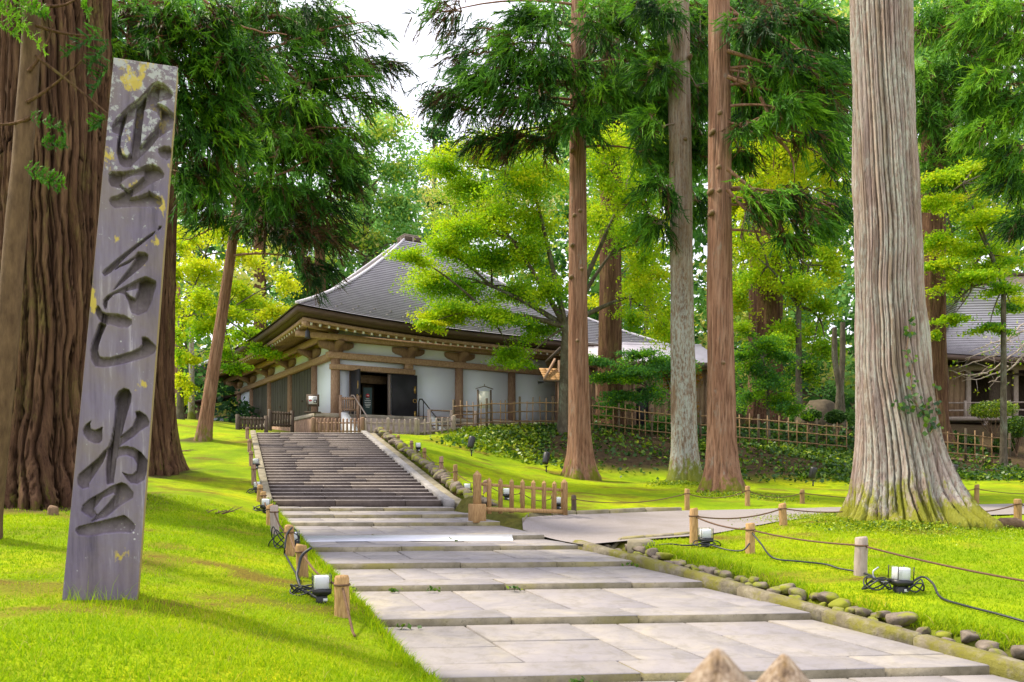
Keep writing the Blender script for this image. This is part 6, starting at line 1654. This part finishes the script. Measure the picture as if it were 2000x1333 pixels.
for (t_, o_, cl, tn0) in ((t4, o4, ((1180, 220, 50, 30), (1230, 260, 50, 35), (1150, 180, 40, 30), (1210, 150, 60, 40), (1180, 80, 60, 50)), .4),
                     (t6, o6, ((1480, 180, 60, 40), (1560, 120, 70, 50), (1520, 240, 60, 35), (1450, 100, 50, 40), (1600, 200, 50, 40), (1520, 40, 90, 40)), .35),
                     (t6b, o6b, ((1450, 220, 40, 30), (1500, 280, 40, 25), (1440, 20, 60, 40)), .35),
                     (t7, o7, ((1830, 60, 60, 50), (1850, 140, 60, 50), (1820, 220, 50, 50), (1880, 220, 60, 60), (1870, 300, 50, 50), (1830, 330, 40, 40), (1900, 100, 60, 50), (1790, 150, 30, 60), (1850, 20, 60, 40)), .6)):
    fo = Foliage()
    for (px, py, rx, ry) in cl:
        D = o_[1] - 1.0
        cedar_cluster(fo, P(px, py, D), (rx / F * D, rx / F * D * .8, ry / F * D), (o_[0], o_[1]), .9, tn0, .06, .05, .5, sc=1.25, nsh=12)
    fo.build('crown', t_, ('bark_brown', 'leaf_cedar'), o_)
t8, o8 = tree_root('cedar_tree', 'bright green cedar whose branches fill the top right corner', 2120, 26.0)
link('trunk', trunk_mesh([(0, 0, -.5, .45), (0, 0, 6, .4), (0, 0, 18, .3)], 50, 40, 22, .07, .5, .5, ((4, .5),), 36, 'bark_red', .05), t8)
fo = Foliage()
for (px, py, rx, ry, D, tn) in ((1930, 40, 60, 45, 25, .7), (1985, 90, 50, 45, 25, .72), (1950, 150, 55, 40, 25, .75), (1990, 200, 45, 40, 25, .7), (1940, 245, 50, 35, 25, .68), (1985, 290, 40, 40, 25, .65), (1960, 350, 45, 25, 25.5, .35), (2000, 10, 50, 40, 25, .6), (1900, 190, 35, 35, 25.5, .6), (2000, 430, 40, 40, 26, .3)):
    cedar_cluster(fo, P(px, py, D), (rx / F * D, rx / F * D * .8, ry / F * D), (o8[0], o8[1]), 1.1, tn, .05, .05, .4)
fo.build('crown', t8, ('bark_red', 'leaf_cedar'), o8)

# ---- maples
def maple(label, px, D, fork_py, pads, dens=1.0, size=.15, trunk_r=.16, group='maples around the hall', lean=0.0, forks=None, Dvar=1.6):
    t_, o_ = tree_root('maple_tree', label, px, D, group=group)
    fz = ptz(fork_py, D) - o_[2]
    link('trunk', trunk_mesh([(0, 0, -.4, trunk_r), (lean * .3, 0, fz * .5, trunk_r * .8), (lean, 0, fz, trunk_r * .62)], 24, 24, 9, .07, .5, .3, ((3, .4),), int(px) % 90, 'bark_maple', 0), t_)
    fo = Foliage(); fk = o_ + np.array([lean, 0, fz])
    subs = []
    for (fx, fy) in (forks or []):
        e = P(fx, fy, D + rng.uniform(-.8, .8)); subs.append(e)
        m_ = (fk + e) / 2 + np.array([0, 0, .25]); u = np.linspace(0, 1, 10)[:, None]
        fo.limb(fk * (1 - u) ** 2 + 2 * m_ * u * (1 - u) + e * u ** 2, np.linspace(trunk_r * .55, trunk_r * .22, 10), 7)
    subs.append(fk)
    for pd in pads:
        pxx, pyy, rx, ry, tn = pd[:5]
        Dp = D + (pd[5] if len(pd) > 5 else rng.uniform(-Dvar, Dvar))
        c_ = P(pxx, pyy, Dp)
        s_ = min(subs, key=lambda q: np.linalg.norm(q - c_) + (4 if q[2] > c_[2] + 1.5 else 0))
        maple_pad(fo, c_, (rx / F * Dp, rx / F * Dp * .9, ry / F * Dp), s_, dens, tn, size, trunk_r * .26)
    fo.build('crown', t_, ('bark_maple', 'leaf_maple'), o_)
maple('large spreading yellow green maple in front of the hall roof', 1100, 32.4, 640,
      [(930, 290, 85, 22, .8), (870, 330, 60, 18, .75), (1000, 275, 75, 20, .75), (1010, 345, 75, 22, .7), (910, 370, 60, 16, .7), (1075, 330, 60, 28, .65), (900, 445, 65, 20, .72), (965, 420, 80, 25, .75), (1045, 430, 70, 26, .7), (860, 485, 55, 16, .68), (955, 505, 85, 20, .6), (1040, 500, 60, 26, .62), (800, 500, 45, 12, .72), (830, 545, 80, 15, .62), (905, 560, 60, 16, .55), (1000, 565, 75, 18, .58), (1075, 560, 50, 24, .6), (900, 603, 75, 15, .7), (850, 615, 55, 12, .74), (980, 612, 65, 14, .62), (840, 632, 35, 7, .78), (1050, 645, 48, 18, .45), (1000, 692, 42, 16, .55), (1020, 710, 28, 8, .6),
       (1190, 280, 60, 35, .72), (1250, 300, 55, 35, .68), (1235, 380, 65, 42, .75), (1175, 420, 45, 30, .7), (1275, 480, 45, 42, .72), (1255, 560, 50, 32, .75), (1290, 630, 40, 32, .8), (1230, 620, 35, 15, .6), (1180, 340, 40, 30, .7), (1240, 450, 50, 30, .6)],
      1.45, .125, .24, forks=[(960, 560), (1000, 470), (1040, 360), (1190, 500), (1230, 580), (1220, 380), (950, 610)], lean=.1)
maple('low blue green maple branch arching over the bamboo fence, orange inside', 1318, 34.6, 780,
      [(1240, 722, 60, 9, .3), (1195, 735, 55, 8, .38), (1290, 702, 55, 10, .3), (1335, 715, 30, 14, .3), (1215, 768, 45, 8, .33), (1270, 765, 35, 22, .33), (1195, 790, 35, 7, .36), (1290, 830, 28, 18, .36), (1330, 800, 30, 30, .36), (1180, 810, 18, 6, .4), (1310, 750, 28, 28, .08, .6), (1345, 740, 22, 25, .06, .7), (1345, 790, 22, 25, .1, .7), (1160, 700, 35, 10, .35), (1250, 690, 40, 10, .3)],
      1.2, .13, .11, forks=[(1300, 740), (1270, 760)], Dvar=.6)
maple('soft green young maple behind the fence right of the twin cedars', 1500, 36.0, 760,
      [(1490, 672, 55, 12, .42), (1535, 690, 35, 10, .4), (1470, 718, 42, 16, .38), (1510, 740, 45, 16, .38), (1525, 782, 36, 14, .36), (1455, 690, 28, 9, .4), (1550, 800, 30, 10, .4), (1470, 770, 30, 18, .36), (1450, 640, 25, 10, .6), (1520, 660, 30, 8, .55)],
      1.2, .13, .09, forks=[(1490, 700)], Dvar=.7)
maple('tall yellow maple glowing behind the twin cedars', 1560, 42.0, 600,
      [(1480, 300, 60, 32, .9), (1560, 290, 65, 32, .88), (1615, 340, 40, 35, .85), (1470, 360, 45, 25, .85), (1540, 350, 60, 30, .9), (1530, 480, 60, 24, .75), (1600, 490, 50, 26, .72), (1480, 540, 55, 24, .7), (1560, 560, 60, 20, .72), (1615, 600, 38, 20, .68), (1545, 640, 50, 18, .65), (1610, 680, 38, 18, .6), (1580, 730, 40, 18, .5), (1460, 480, 40, 30, .85), (1450, 590, 30, 25, .8), (1450, 420, 30, 30, .9), (1600, 420, 50, 25, .8), (1625, 530, 30, 25, .8)],
      1.1, .18, .2, forks=[(1520, 420), (1580, 520), (1500, 520), (1600, 620)])
maple('layered bright green maple in front of the far right hall', 1960, 33.0, 560,
      [(1830, 345, 55, 11, .8), (1900, 325, 55, 11, .78), (1960, 365, 50, 11, .75), (1840, 392, 55, 10, .78), (1920, 422, 65, 10, .75), (1985, 445, 40, 10, .7), (1835, 470, 55, 10, .75), (1905, 482, 65, 10, .72), (1965, 505, 45, 10, .68), (1830, 512, 45, 9, .7), (1890, 540, 65, 10, .68), (1955, 562, 45, 9, .62), (1860, 618, 38, 6, .6), (1935, 640, 42, 6, .6), (1822, 652, 20, 6, .7), (1975, 600, 30, 6, .6), (1990, 330, 30, 12, .7)],
      1.15, .14, .14, forks=[(1900, 430), (1940, 500), (1900, 560), (1880, 360)], Dvar=1.2)
maple('glowing yellow maple left of the hall behind the leaning cedar', 352, 38.0, 620,
      [(380, 470, 50, 20, .95), (430, 445, 40, 18, .9), (400, 520, 55, 16, .88), (470, 560, 48, 16, .8), (390, 580, 50, 16, .8), (440, 605, 55, 14, .78), (500, 592, 48, 12, .82), (535, 610, 35, 14, .95), (400, 640, 48, 14, .72), (480, 650, 45, 14, .68), (510, 682, 38, 9, .6), (370, 700, 30, 12, .9), (352, 740, 22, 10, .95), (560, 545, 30, 16, .9), (440, 690, 36, 10, .62), (350, 780, 20, 10, .98), (350, 620, 30, 20, .85), (345, 540, 25, 20, .95), (480, 500, 40, 18, .92), (460, 720, 30, 8, .55), (370, 760, 24, 8, .85)],
      1.15, .16, .17, forks=[(380, 560), (430, 620), (400, 500)], Dvar=1.8)
def pads(x0, x1, y0, y1, n_, t0, t1, rx=48, ry=16):
    return [(rng.uniform(x0, x1), y0 + (y1 - y0) * (i + .5) / n_, rx * rng.uniform(.7, 1.2), ry * rng.uniform(.7, 1.3), rng.uniform(t0, t1)) for i in range(n_)]
maple('yellow maple glowing between the reddish cedar and the pale cedar', 1262, 46, 560, pads(1160, 1325, 250, 680, 16, .7, .95), .75, .19, .2, forks=[(1230, 420), (1290, 480), (1210, 540)])
maple('lime green maple far behind the right twin cedar', 1470, 50, 560, pads(1430, 1650, 260, 700, 20, .6, .9), .7, .21, .2, forks=[(1500, 420), (1600, 480), (1460, 540)])
maple('fresh green maple behind the brown cedar right of the huge trunk', 1880, 46, 560, pads(1795, 2010, 280, 600, 18, .55, .85), .7, .2, .2, forks=[(1850, 420), (1950, 450)])
maple('yellow maple filling the gap behind the slab at left', 300, 33, 520, [(345, 600, 25, 25, .8), (340, 660, 20, 20, .8), (350, 700, 20, 14, .7), (360, 480, 20, 20, .8)], 1, .16, .13)

# twisted trunk near the boulder, slim pale trunks at left
def slim(px, D, r, ytop, mat, label, pts=None):
    t_, o_ = tree_root('slim_tree', label, px, D, group='slim bare trunks')
    pp = [(0, 0, -.3, r)] + [(P(a, b, D)[0] - o_[0], 0, P(a, b, D)[2] - o_[2], r * .85) for a, b in (pts or [])]
    pp.append((pp[-1][0], 0, ptz(ytop, D) - o_[2], r * .7))
    link('trunk', trunk_mesh(pp, 20, 30, 9, .08, .4, .3, ((3, .4),), int(px) % 50, mat, 0), t_)
slim(1632, 38.5, .16, 640, 'bark_maple', 'bent slim trunk beside the boulder left of the huge cedar', [(1640, 760), (1630, 700)])
slim(1648, 38.8, .16, 630, 'bark_maple', 'bent slim trunk hugging the left side of the huge cedar', [(1642, 760), (1646, 700)])
slim(374, 44, .18, 640, 'bark_grey', 'thin pale trunk standing behind the leaning cedar')
slim(343, 42, .32, 560, 'bark_red', 'reddish trunk standing between the slab and the leaning cedar')
slim(508, 60, .55, 380, 'bark_brown', 'distant dark trunk behind the hall roof corner')
slim(625, 58, .5, 400, 'bark_brown', 'distant dark trunk above the hall roof')
# bare-twigged little tree before the far right hall
tb, ob = tree_root('bare_shrub_tree', 'nearly leafless twiggy tree before the far right hall', 2025, 36.0, group='shrubs at the far right')
fo = Foliage()
for (a, b, c_) in (((2025, 800), (2010, 700), (1985, 650)), ((2010, 660), (1960, 720), (1900, 738)), ((1990, 655), (1930, 690), (1885, 700)), ((2020, 640), (1960, 660), (1890, 690)), ((1970, 715), (1920, 745), (1880, 745)), ((2020, 620), (1980, 640), (1940, 700)), ((1930, 728), (1890, 740), (1860, 725)), ((2000, 690), (1960, 740), (1930, 750)), ((1960, 690), (1920, 700), (1870, 720))):
    A_, B_, C_ = (P(*q_, 36.0) for q_ in (a, b, c_)); u = np.linspace(0, 1, 10)[:, None]
    cv = A_ * (1 - u) ** 2 + 2 * B_ * u * (1 - u) + C_ * u ** 2 + rng.normal(size=(10, 3)) * .03
    fo.limb(cv, np.linspace(.045, .012, 10), 5)
    for k_ in range(5):
        s_ = cv[rng.integers(2, 9)]; e_ = s_ + rng.normal(size=3) * np.array([.5, .3, .3]); fo.limb(np.array([s_, (s_ + e_) / 2 + rng.normal(size=3) * .06, e_]), np.array([.014, .01, .005]), 4)
        leaves(fo, e_[None] + rng.normal(size=(4, 3)) * .12, .12, rng.uniform(.3, .95, 4), 1.0)
fo.build('crown', tb, ('grey_wood', 'leaf_maple'), ob)

# round shrubs
def shrub(px, py, D, rx, ry, tn, label, mat='leaf_ivy', n=2600, size=.10):
    c_ = P(px, py, D); z = gz1(c_[0], D)
    t_ = thing('shrub', label, 'shrub', (c_[0], D, z), 0, 'clipped shrubs on the terrace')
    fo = Foliage()
    R_ = np.array([rx / F * D, rx / F * D * .8, ry / F * D]); o_ = np.array([c_[0], D, z])
    for i in range(7):
        e_ = c_ + unit(rng.normal(size=3)) * R_ * .7; fo.limb(np.array([o_, (o_ + e_) / 2 + rng.normal(size=3) * .05, e_]), np.array([.03, .02, .008]), 5)
    d_ = unit(rng.normal(size=(n, 3))); k_ = rng.uniform(.55, 1.02, (n, 1)) * (0.85 + .3 * fbm(d_[:, 0] * 2 + 5, d_[:, 2] * 2 + d_[:, 1] * 2, 1)[:, None])
    Pn = c_ + d_ * k_ * R_; Pn[:, 2] = np.maximum(Pn[:, 2], z)
    leaves(fo, Pn, size, np.clip(tn + .15 * rng.normal(size=n), 0, 1), .5)
    fo.build('foliage', t_, ('log', mat), o_)
shrub(1940, 800, 37.5, 48, 18, .75, 'loose yellowish clipped azalea in front of the far right hall')
shrub(1632, 815, 36.5, 22, 14, .35, 'small dark round shrub at the fence left of the huge cedar')
shrub(1585, 812, 37.0, 20, 12, .4, 'small dark shrub below the boulder')
shrub(1985, 835, 34.8, 28, 22, .55, 'green bush at the right end of the bamboo fence')
shrub(1960, 870, 35.2, 22, 18, .5, 'low green bush behind the end of the right bamboo fence')
shrub(1880, 860, 36.0, 30, 12, .5, 'flat green bush behind the right bamboo fence')

# ---- distant trees with names of their own
def far_tree(label, px, D, blobs, mat, size, n, trunk_r=.5, cedar=False):
    t_, o_ = tree_root('broadleaf_tree' if not cedar else 'cedar_tree', label, px, D, group='distant trees behind the hall')
    top_ = min(b[1] for b in blobs)
    link('trunk', trunk_mesh([(0, 0, -.5, trunk_r), (0, 0, (ptz(top_, D) - o_[2]) * .95, trunk_r * .25)], 14, 10, 7, .06, .3, .5, ((3, .4),), 3, 'bark_maple'), t_)
    fo = Foliage()
    for (bx_, by_, rx, ry, tn) in blobs:
        Db = D + rng.uniform(-2.5, 2.5); c_ = P(bx_, by_, Db); R_ = np.array([rx / F * D, rx / F * D, ry / F * D])
        fo.limb(np.array([[o_[0], o_[1], c_[2] - 1.5], (np.array([o_[0], o_[1], c_[2] - .6]) + c_) / 2, c_]), np.array([.12, .08, .03]), 5)
        k = max(4, int(rx * ry / 190))
        for i in range(k):                                # little leafy tufts, lit tops
            q_ = c_ + unit(rng.normal(size=3)) * R_ * rng.uniform(.25, 1.0)
            m_ = max(20, int(n * rx * ry / k / 1000))
            r0 = rng.uniform(.45, .95)
            Pn = q_ + rng.normal(size=(m_, 3)) * np.array([r0, r0, r0 * .42])
            leaves(fo, Pn, size, np.clip(tn + .10 * rng.normal() + .07 * rng.normal(size=m_), 0, 1), 1.0)
    fo.build('crown', t_, ('bark_maple', mat), o_)
far_tree('pale mint green tree rising behind the hall roof', 715, 62, [(755, 265, 50, 32, .74), (700, 330, 50, 40, .72), (775, 330, 50, 40, .76), (690, 410, 55, 45, .74), (770, 410, 50, 45, .66), (655, 470, 40, 35, .66), (720, 490, 55, 35, .7), (790, 470, 30, 35, .6), (635, 540, 40, 35, .55), (690, 545, 40, 25, .62), (735, 225, 22, 18, .7), (600, 570, 30, 22, .35)], 'leaf_far', .28, 1250)
far_tree('dark bluish conifer behind the hall roof next to the pale tree', 848, 72, [(850, 250, 28, 40, .2), (840, 320, 36, 40, .25), (860, 390, 38, 30, .2), (820, 380, 28, 30, .35), (880, 300, 25, 40, .25), (845, 205, 16, 25, .3)], 'leaf_far', .30, 1000, cedar=True)
far_tree('yellowish rounded tree just above the hall roof ridge', 890, 66, [(880, 385, 50, 25, .97), (930, 370, 40, 25, .95), (850, 420, 35, 25, .9), (920, 420, 50, 30, .92), (970, 400, 40, 30, .9)], 'leaf_far', .24, 1000)

# ---- the wood beyond, one mass
fo = Foliage()
def wood_blob(px, py, D, rx, ry, tn, n, size=.42):
    c_ = P(px, py, D); R_ = np.array([rx / F * D, rx / F * D * .8, ry / F * D])
    k = 6
    for i in range(k):
        q_ = c_ + unit(rng.normal(size=3)) * R_ * rng.uniform(.2, 1.0); m_ = n // k
        Pn = q_ + rng.normal(size=(m_, 3)) * R_ * np.array([.42, .42, .30])
        leaves(fo, Pn, size, np.clip(tn + .12 * rng.normal() + .08 * rng.normal(size=m_), 0, 1), .9)
wr = np.random.default_rng(77)
for i in range(210):                                     # right side: behind everything
    px = wr.uniform(960, 2120); py = wr.uniform(-40, 800)
    if px < 1100 and py < 300: continue
    wood_blob(px, py, wr.uniform(58, 82), 60, 45, wr.choice([.15, .3, .45, .6, .75, .88], p=[.10, .16, .2, .2, .14, .2]), 300, .55)
for i in range(80):                                      # left, behind the lawn
    px = wr.uniform(-150, 640); py = wr.uniform(360, 830)
    wood_blob(px, py, wr.uniform(54, 70), 45, 36, wr.choice([.2, .35, .5, .7, .88], p=[.15, .2, .2, .2, .25]), 280, .5)
for i in range(40):
    px = wr.uniform(-150, 480); py = wr.uniform(-60, 400)
    wood_blob(px, py, wr.uniform(50, 60), 55, 45, wr.choice([.05, .15, .3]), 200)
for i in range(70):
    px = wr.uniform(1000, 2100) if i % 3 else wr.uniform(-100, 480); py = wr.uniform(690, 840)
    wood_blob(px, py, wr.uniform(47, 56), 40, 30, wr.choice([.1, .25, .4, .6, .85]), 170, .38)
for i in range(34):
    px = wr.uniform(560, 1000); py = wr.uniform(430, 700)
    wood_blob(px, py, wr.uniform(70, 80), 50, 36, wr.choice([.1, .3, .5, .6]), 200)
m_ = 62000                                               # deepest layer
bpx = wr.uniform(-300, 2300, m_); bpy_ = wr.uniform(-120, 830, m_); bD = wr.uniform(86, 100, m_)
ok = ~((bpx > 640) & (bpx < 1090) & (bpy_ < 330 + 60 * fbm(bpx * .02, bpx * 0, 1))) & ~((bpx > 420) & (bpx < 660) & (bpy_ < 120))
bpx, bpy_, bD = bpx[ok], bpy_[ok], bD[ok]
keep_ = fbm(bpx * .012, bpy_ * .016, 4) > .30 - .4 * (bpy_ > 230)
bpx, bpy_, bD = bpx[keep_], bpy_[keep_], bD[keep_]
leaves(fo, np.stack([(bpx - 1000) / F * bD, bD, CZ + (HZ - bpy_) / F * bD], 1), np.where(bpy_ > 230, 1.15, .85), np.clip(.40 + .7 * (fbm(bpx * .02, bpy_ * .03, 2) - .4) + .08 * rng.normal(size=len(bpx)), 0, .9), .6)
for i in range(75):
    px = wr.uniform(1080, 2060); py = wr.uniform(-50, 300)
    wood_blob(px, py, wr.uniform(47, 57), 55, 42, wr.choice([.12, .22, .3, .42, .55]), 330, .34)
o = fo.build('distant_wood', None, ('bark_maple', 'leaf_far'), (0, 0, 0))
tag(o, 'mass of mixed green woodland far behind the halls', kind='stuff')
# ------------------------------------------------------------------ grass, ivy and small plants
gr = np.random.default_rng(21)
def blades(n, x, y, hgt, wid, lean, tint, name, label):
    """single-triangle blades with a bend (two triangles for the tall ones)"""
    z = gz(x, y) - .005
    a = gr.uniform(0, 6.283, n); dx, dy = np.cos(a), np.sin(a)
    b = gr.uniform(0, 6.283, n)
    base = np.stack([x, y, z], 1)
    side = np.stack([np.cos(b), np.sin(b), np.zeros(n)], 1) * wid[:, None]
    mid_ = base + np.stack([dx * lean * .35, dy * lean * .35, np.ones(n) * .6], 1) * hgt[:, None]
    tip = base + np.stack([dx * lean, dy * lean, np.ones(n)], 1) * hgt[:, None]
    V_ = np.stack([base - side, base + side, mid_ + side * .6, mid_ - side * .6, tip], 1).reshape(-1, 3)
    k = np.arange(n)[:, None] * 5
    f4 = k + np.array([[0, 1, 2, 3]]); f3 = k + np.array([[3, 2, 4]])
    me = mesh_from(name, V_, [f4, f3], ('grass',), False, {'tint': np.repeat(tint, 5)})
    return tag(link(name, me), label, kind='stuff')
def keep(x, y, ok): return x[ok], y[ok]
def lawn_ok(x, y):
    lo, hi = np.asarray(Lx(y)), np.asarray(Rx(y))
    inp = (x > lo + .02) & (x < hi + np.where(y < 13.2, .86, .86)) & (y < 29)
    return ~inp & (lane_w(x, y) < .25)
def in_view(x, y): return (np.abs(x / y) < .86)
# short moss and lawn turf
n = 285000
d_ = 3.2 + (15 - 3.2) * gr.random(n) ** 1.1
x = gr.uniform(-.86, .86, n) * d_; y = d_
ok = lawn_ok(x, y) & in_view(x, y); x, y = x[ok], y[ok]
# keep fewer where the mesh already reads as moss
pt = fbm(x * .8, y * .8, 1); ok = (gr.random(len(x)) < np.clip(.35 + 1.0 * pt, 0, 1)) & (gr.random(len(x)) > .9 * litter_f(x, y)); x, y = x[ok], y[ok]; n = len(x)
pt = fbm(x * .5 + 3, y * .5, 2)
far_k = 1 + y / 14
blades(n, x, y, gr.uniform(.010, .028, n) * (0.7 + .6 * pt) * np.minimum(far_k, 2), .0035 * far_k, gr.uniform(.2, 1.2, n), np.clip(-.05 + .75 * fbm(x * .45, y * .45, 4) + .5 * fbm(x * 1.5, y * 1.5, 2) + .14 * gr.normal(size=n), 0, .97), 'lawn_turf', 'short bright yellow green turf covering the lawns')
# taller wild grass in the left foreground and at the slab's foot
n = 30000
x = gr.uniform(-3.6, -.2, n); y = gr.uniform(2.9, 7.4, n)
wgt = np.clip(1.15 - (y - 3.2) / 4.6, 0.05, 1) * (x < np.asarray(Lx(y)) + .06)
ok = (gr.random(n) < wgt * (.4 + .9 * fbm(x * 1.5, y * 1.5, 6))); x, y = x[ok], y[ok]; n = len(x)
blades(n, x, y, gr.uniform(.02, .075, n) * np.where(gr.random(n) < .07, 2.2, 1), .003 * np.ones(n), gr.uniform(.3, 1.3, n), np.clip(.45 + .22 * gr.normal(size=n) + .25 * (fbm(x * 1.2, y * 1.2, 3) - .4), 0, 1), 'wild_grass', 'longer seeding grass in the left foreground')
n = 260; x = gr.normal(-3.45, .38, n); y = gr.normal(6.75, .16, n); y = np.minimum(y, 6.9)
blades(n, x, y, gr.uniform(.05, .30, n) * gr.uniform(.3, 1, n), .0028 * np.ones(n), gr.uniform(.1, .8, n), np.clip(.4 + .15 * gr.normal(size=n), 0, .8), 'grass_tuft', 'tall grass blades at the foot of the stone slab')
# fringe spilling over the path edges
n = 18000
y = 4.2 + 13.3 * gr.random(n) ** 1.3; side_ = gr.random(n) < .6
x = np.where(side_, np.asarray(Lx(y)) + .05 - np.abs(gr.normal(size=n)) * .12, np.asarray(Rx(y)) + .74 + np.abs(gr.normal(size=n)) * .10)
ok = lawn_ok(x + np.where(side_, -.1, .1), y) & (side_ | (y < 12.6)); x, y = x[ok], y[ok]; n = len(x)
blades(n, x, y, gr.uniform(.04, .12, n), .0045 * (1 + y / 20), gr.uniform(.2, 1.1, n), np.clip(.5 + .2 * gr.normal(size=n), 0, 1), 'grass_fringe', 'grass fringe along the path edges and gutter stones')
# ivy and litter on the bank
fo = Foliage()
n = 34000
x = gr.uniform(-4, 21, n); y = gr.uniform(27.2, 34.2, n)
w_ = sstep(27.2, 28.6, y) * (0.15 + .85 * sstep(.40, .62, fbm(x * .55, y * .55, 2))) * sstep(-3.2, -.5, x)
w_ = np.where(x < 1.5, np.maximum(w_, .8 * sstep(27.2, 28.6, y) * sstep(-3.2, -.5, x)), w_) * np.where((x > 3.2) & (x < 7.5), .35, 1.0)
ok = gr.random(n) < w_; x, y = x[ok], y[ok]; n = len(x)
Pn = np.stack([x, y, gz(x, y) + gr.uniform(.0, .14, n)], 1)
leaves(fo, Pn, .15, np.clip(np.where(x < 1.0, .72, .52) + .2 * gr.normal(size=n) + .3 * (fbm(x * .4, y * .4, 5) - .5), 0, 1), 1.2, gr, .8)
n = 9000
x = gr.uniform(3, 21, n); y = gr.uniform(34.2, 41, n)
Pn = np.stack([x, y, gz(x, y) + gr.uniform(.0, .4, n) * fbm(x * .7, y * .7, 3)], 1)
leaves(fo, Pn, .18, np.clip(.35 + .2 * gr.normal(size=n), 0, 1), 1.0, gr, .8)
o = fo.build('ivy_ground_cover', None, ('log', 'leaf_ivy'), (0, 0, 0)) if False else None
me = mesh_from('ivy_ground_cover', np.concatenate(fo.V), [np.concatenate(fo.F4)], ('leaf_ivy',), False, {'tint': np.concatenate(fo.t)})
tag(link('ivy_ground_cover', me), 'dark ivy and low leaves covering the bank below the bamboo fence', kind='stuff')
# moss cushions at the huge cedar's foot
fo = Foliage()
n = 9000
a = gr.uniform(0, 6.283, n); r_ = 1.15 + np.abs(gr.normal(size=n)) * .75
x = o5[0] + r_ * np.cos(a); y = o5[1] + r_ * np.sin(a)
Pn = np.stack([x, y, gz(x, y) + gr.uniform(0, .07, n)], 1)
leaves(fo, Pn, .032, np.clip(.9 + .12 * gr.normal(size=n), 0, 1), .8, gr, .7)
for (cx_, cy_, ms) in ((1352, 23.4, .5), (1318, 23.6, .45), (1420, 21.2, .5), (1480, 21.2, .55), (1700, 13.9, .5), (1770, 13.7, .45)):
    xx = (cx_ - 1000) / F * cy_; k = 900
    x = xx + gr.normal(size=k) * ms; y = cy_ + gr.normal(size=k) * ms * .6
    leaves(fo, np.stack([x, y, gz(x, y) + gr.uniform(0, .1, k)], 1), .05, np.clip(.85 + .18 * gr.normal(size=k), 0, 1), .9, gr, .7)
me = mesh_from('moss_carpet', np.concatenate(fo.V), [np.concatenate(fo.F4)], ('leaf_ivy',), False, {'tint': np.concatenate(fo.t)})
tag(link('moss_carpet', me), 'moss and clover cushions around the cedar roots', kind='stuff')
# little weeds in the slab joints
fo = Foliage()
for (px, py, D) in ((787, 1206, 8.15), (690, 1142, 9.7), (770, 1140, 9.7), (845, 1139, 9.75), (890, 1040, 13.3), (1130, 1313, 6.55), (1010, 1136, 9.85), (1230, 1090, 11.3)):
    x0 = (px - 1000) / F * D; k = 14; z0 = float(zpath(D)) - .05
    Pn = np.array([x0, D - .03, z0]) + gr.normal(size=(k, 3)) * np.array([.05, .012, .015]) + np.array([0, 0, .03])
    leaves(fo, Pn, .055, np.clip(.6 + .15 * gr.normal(size=k), 0, 1), .6, gr, .7)
me = mesh_from('joint_weeds', np.concatenate(fo.V), [np.concatenate(fo.F4)], ('leaf_ivy',), False, {'tint': np.concatenate(fo.t)})
tag(link('joint_weeds', me), 'tiny green weeds growing in the joints of the low steps', kind='stuff')
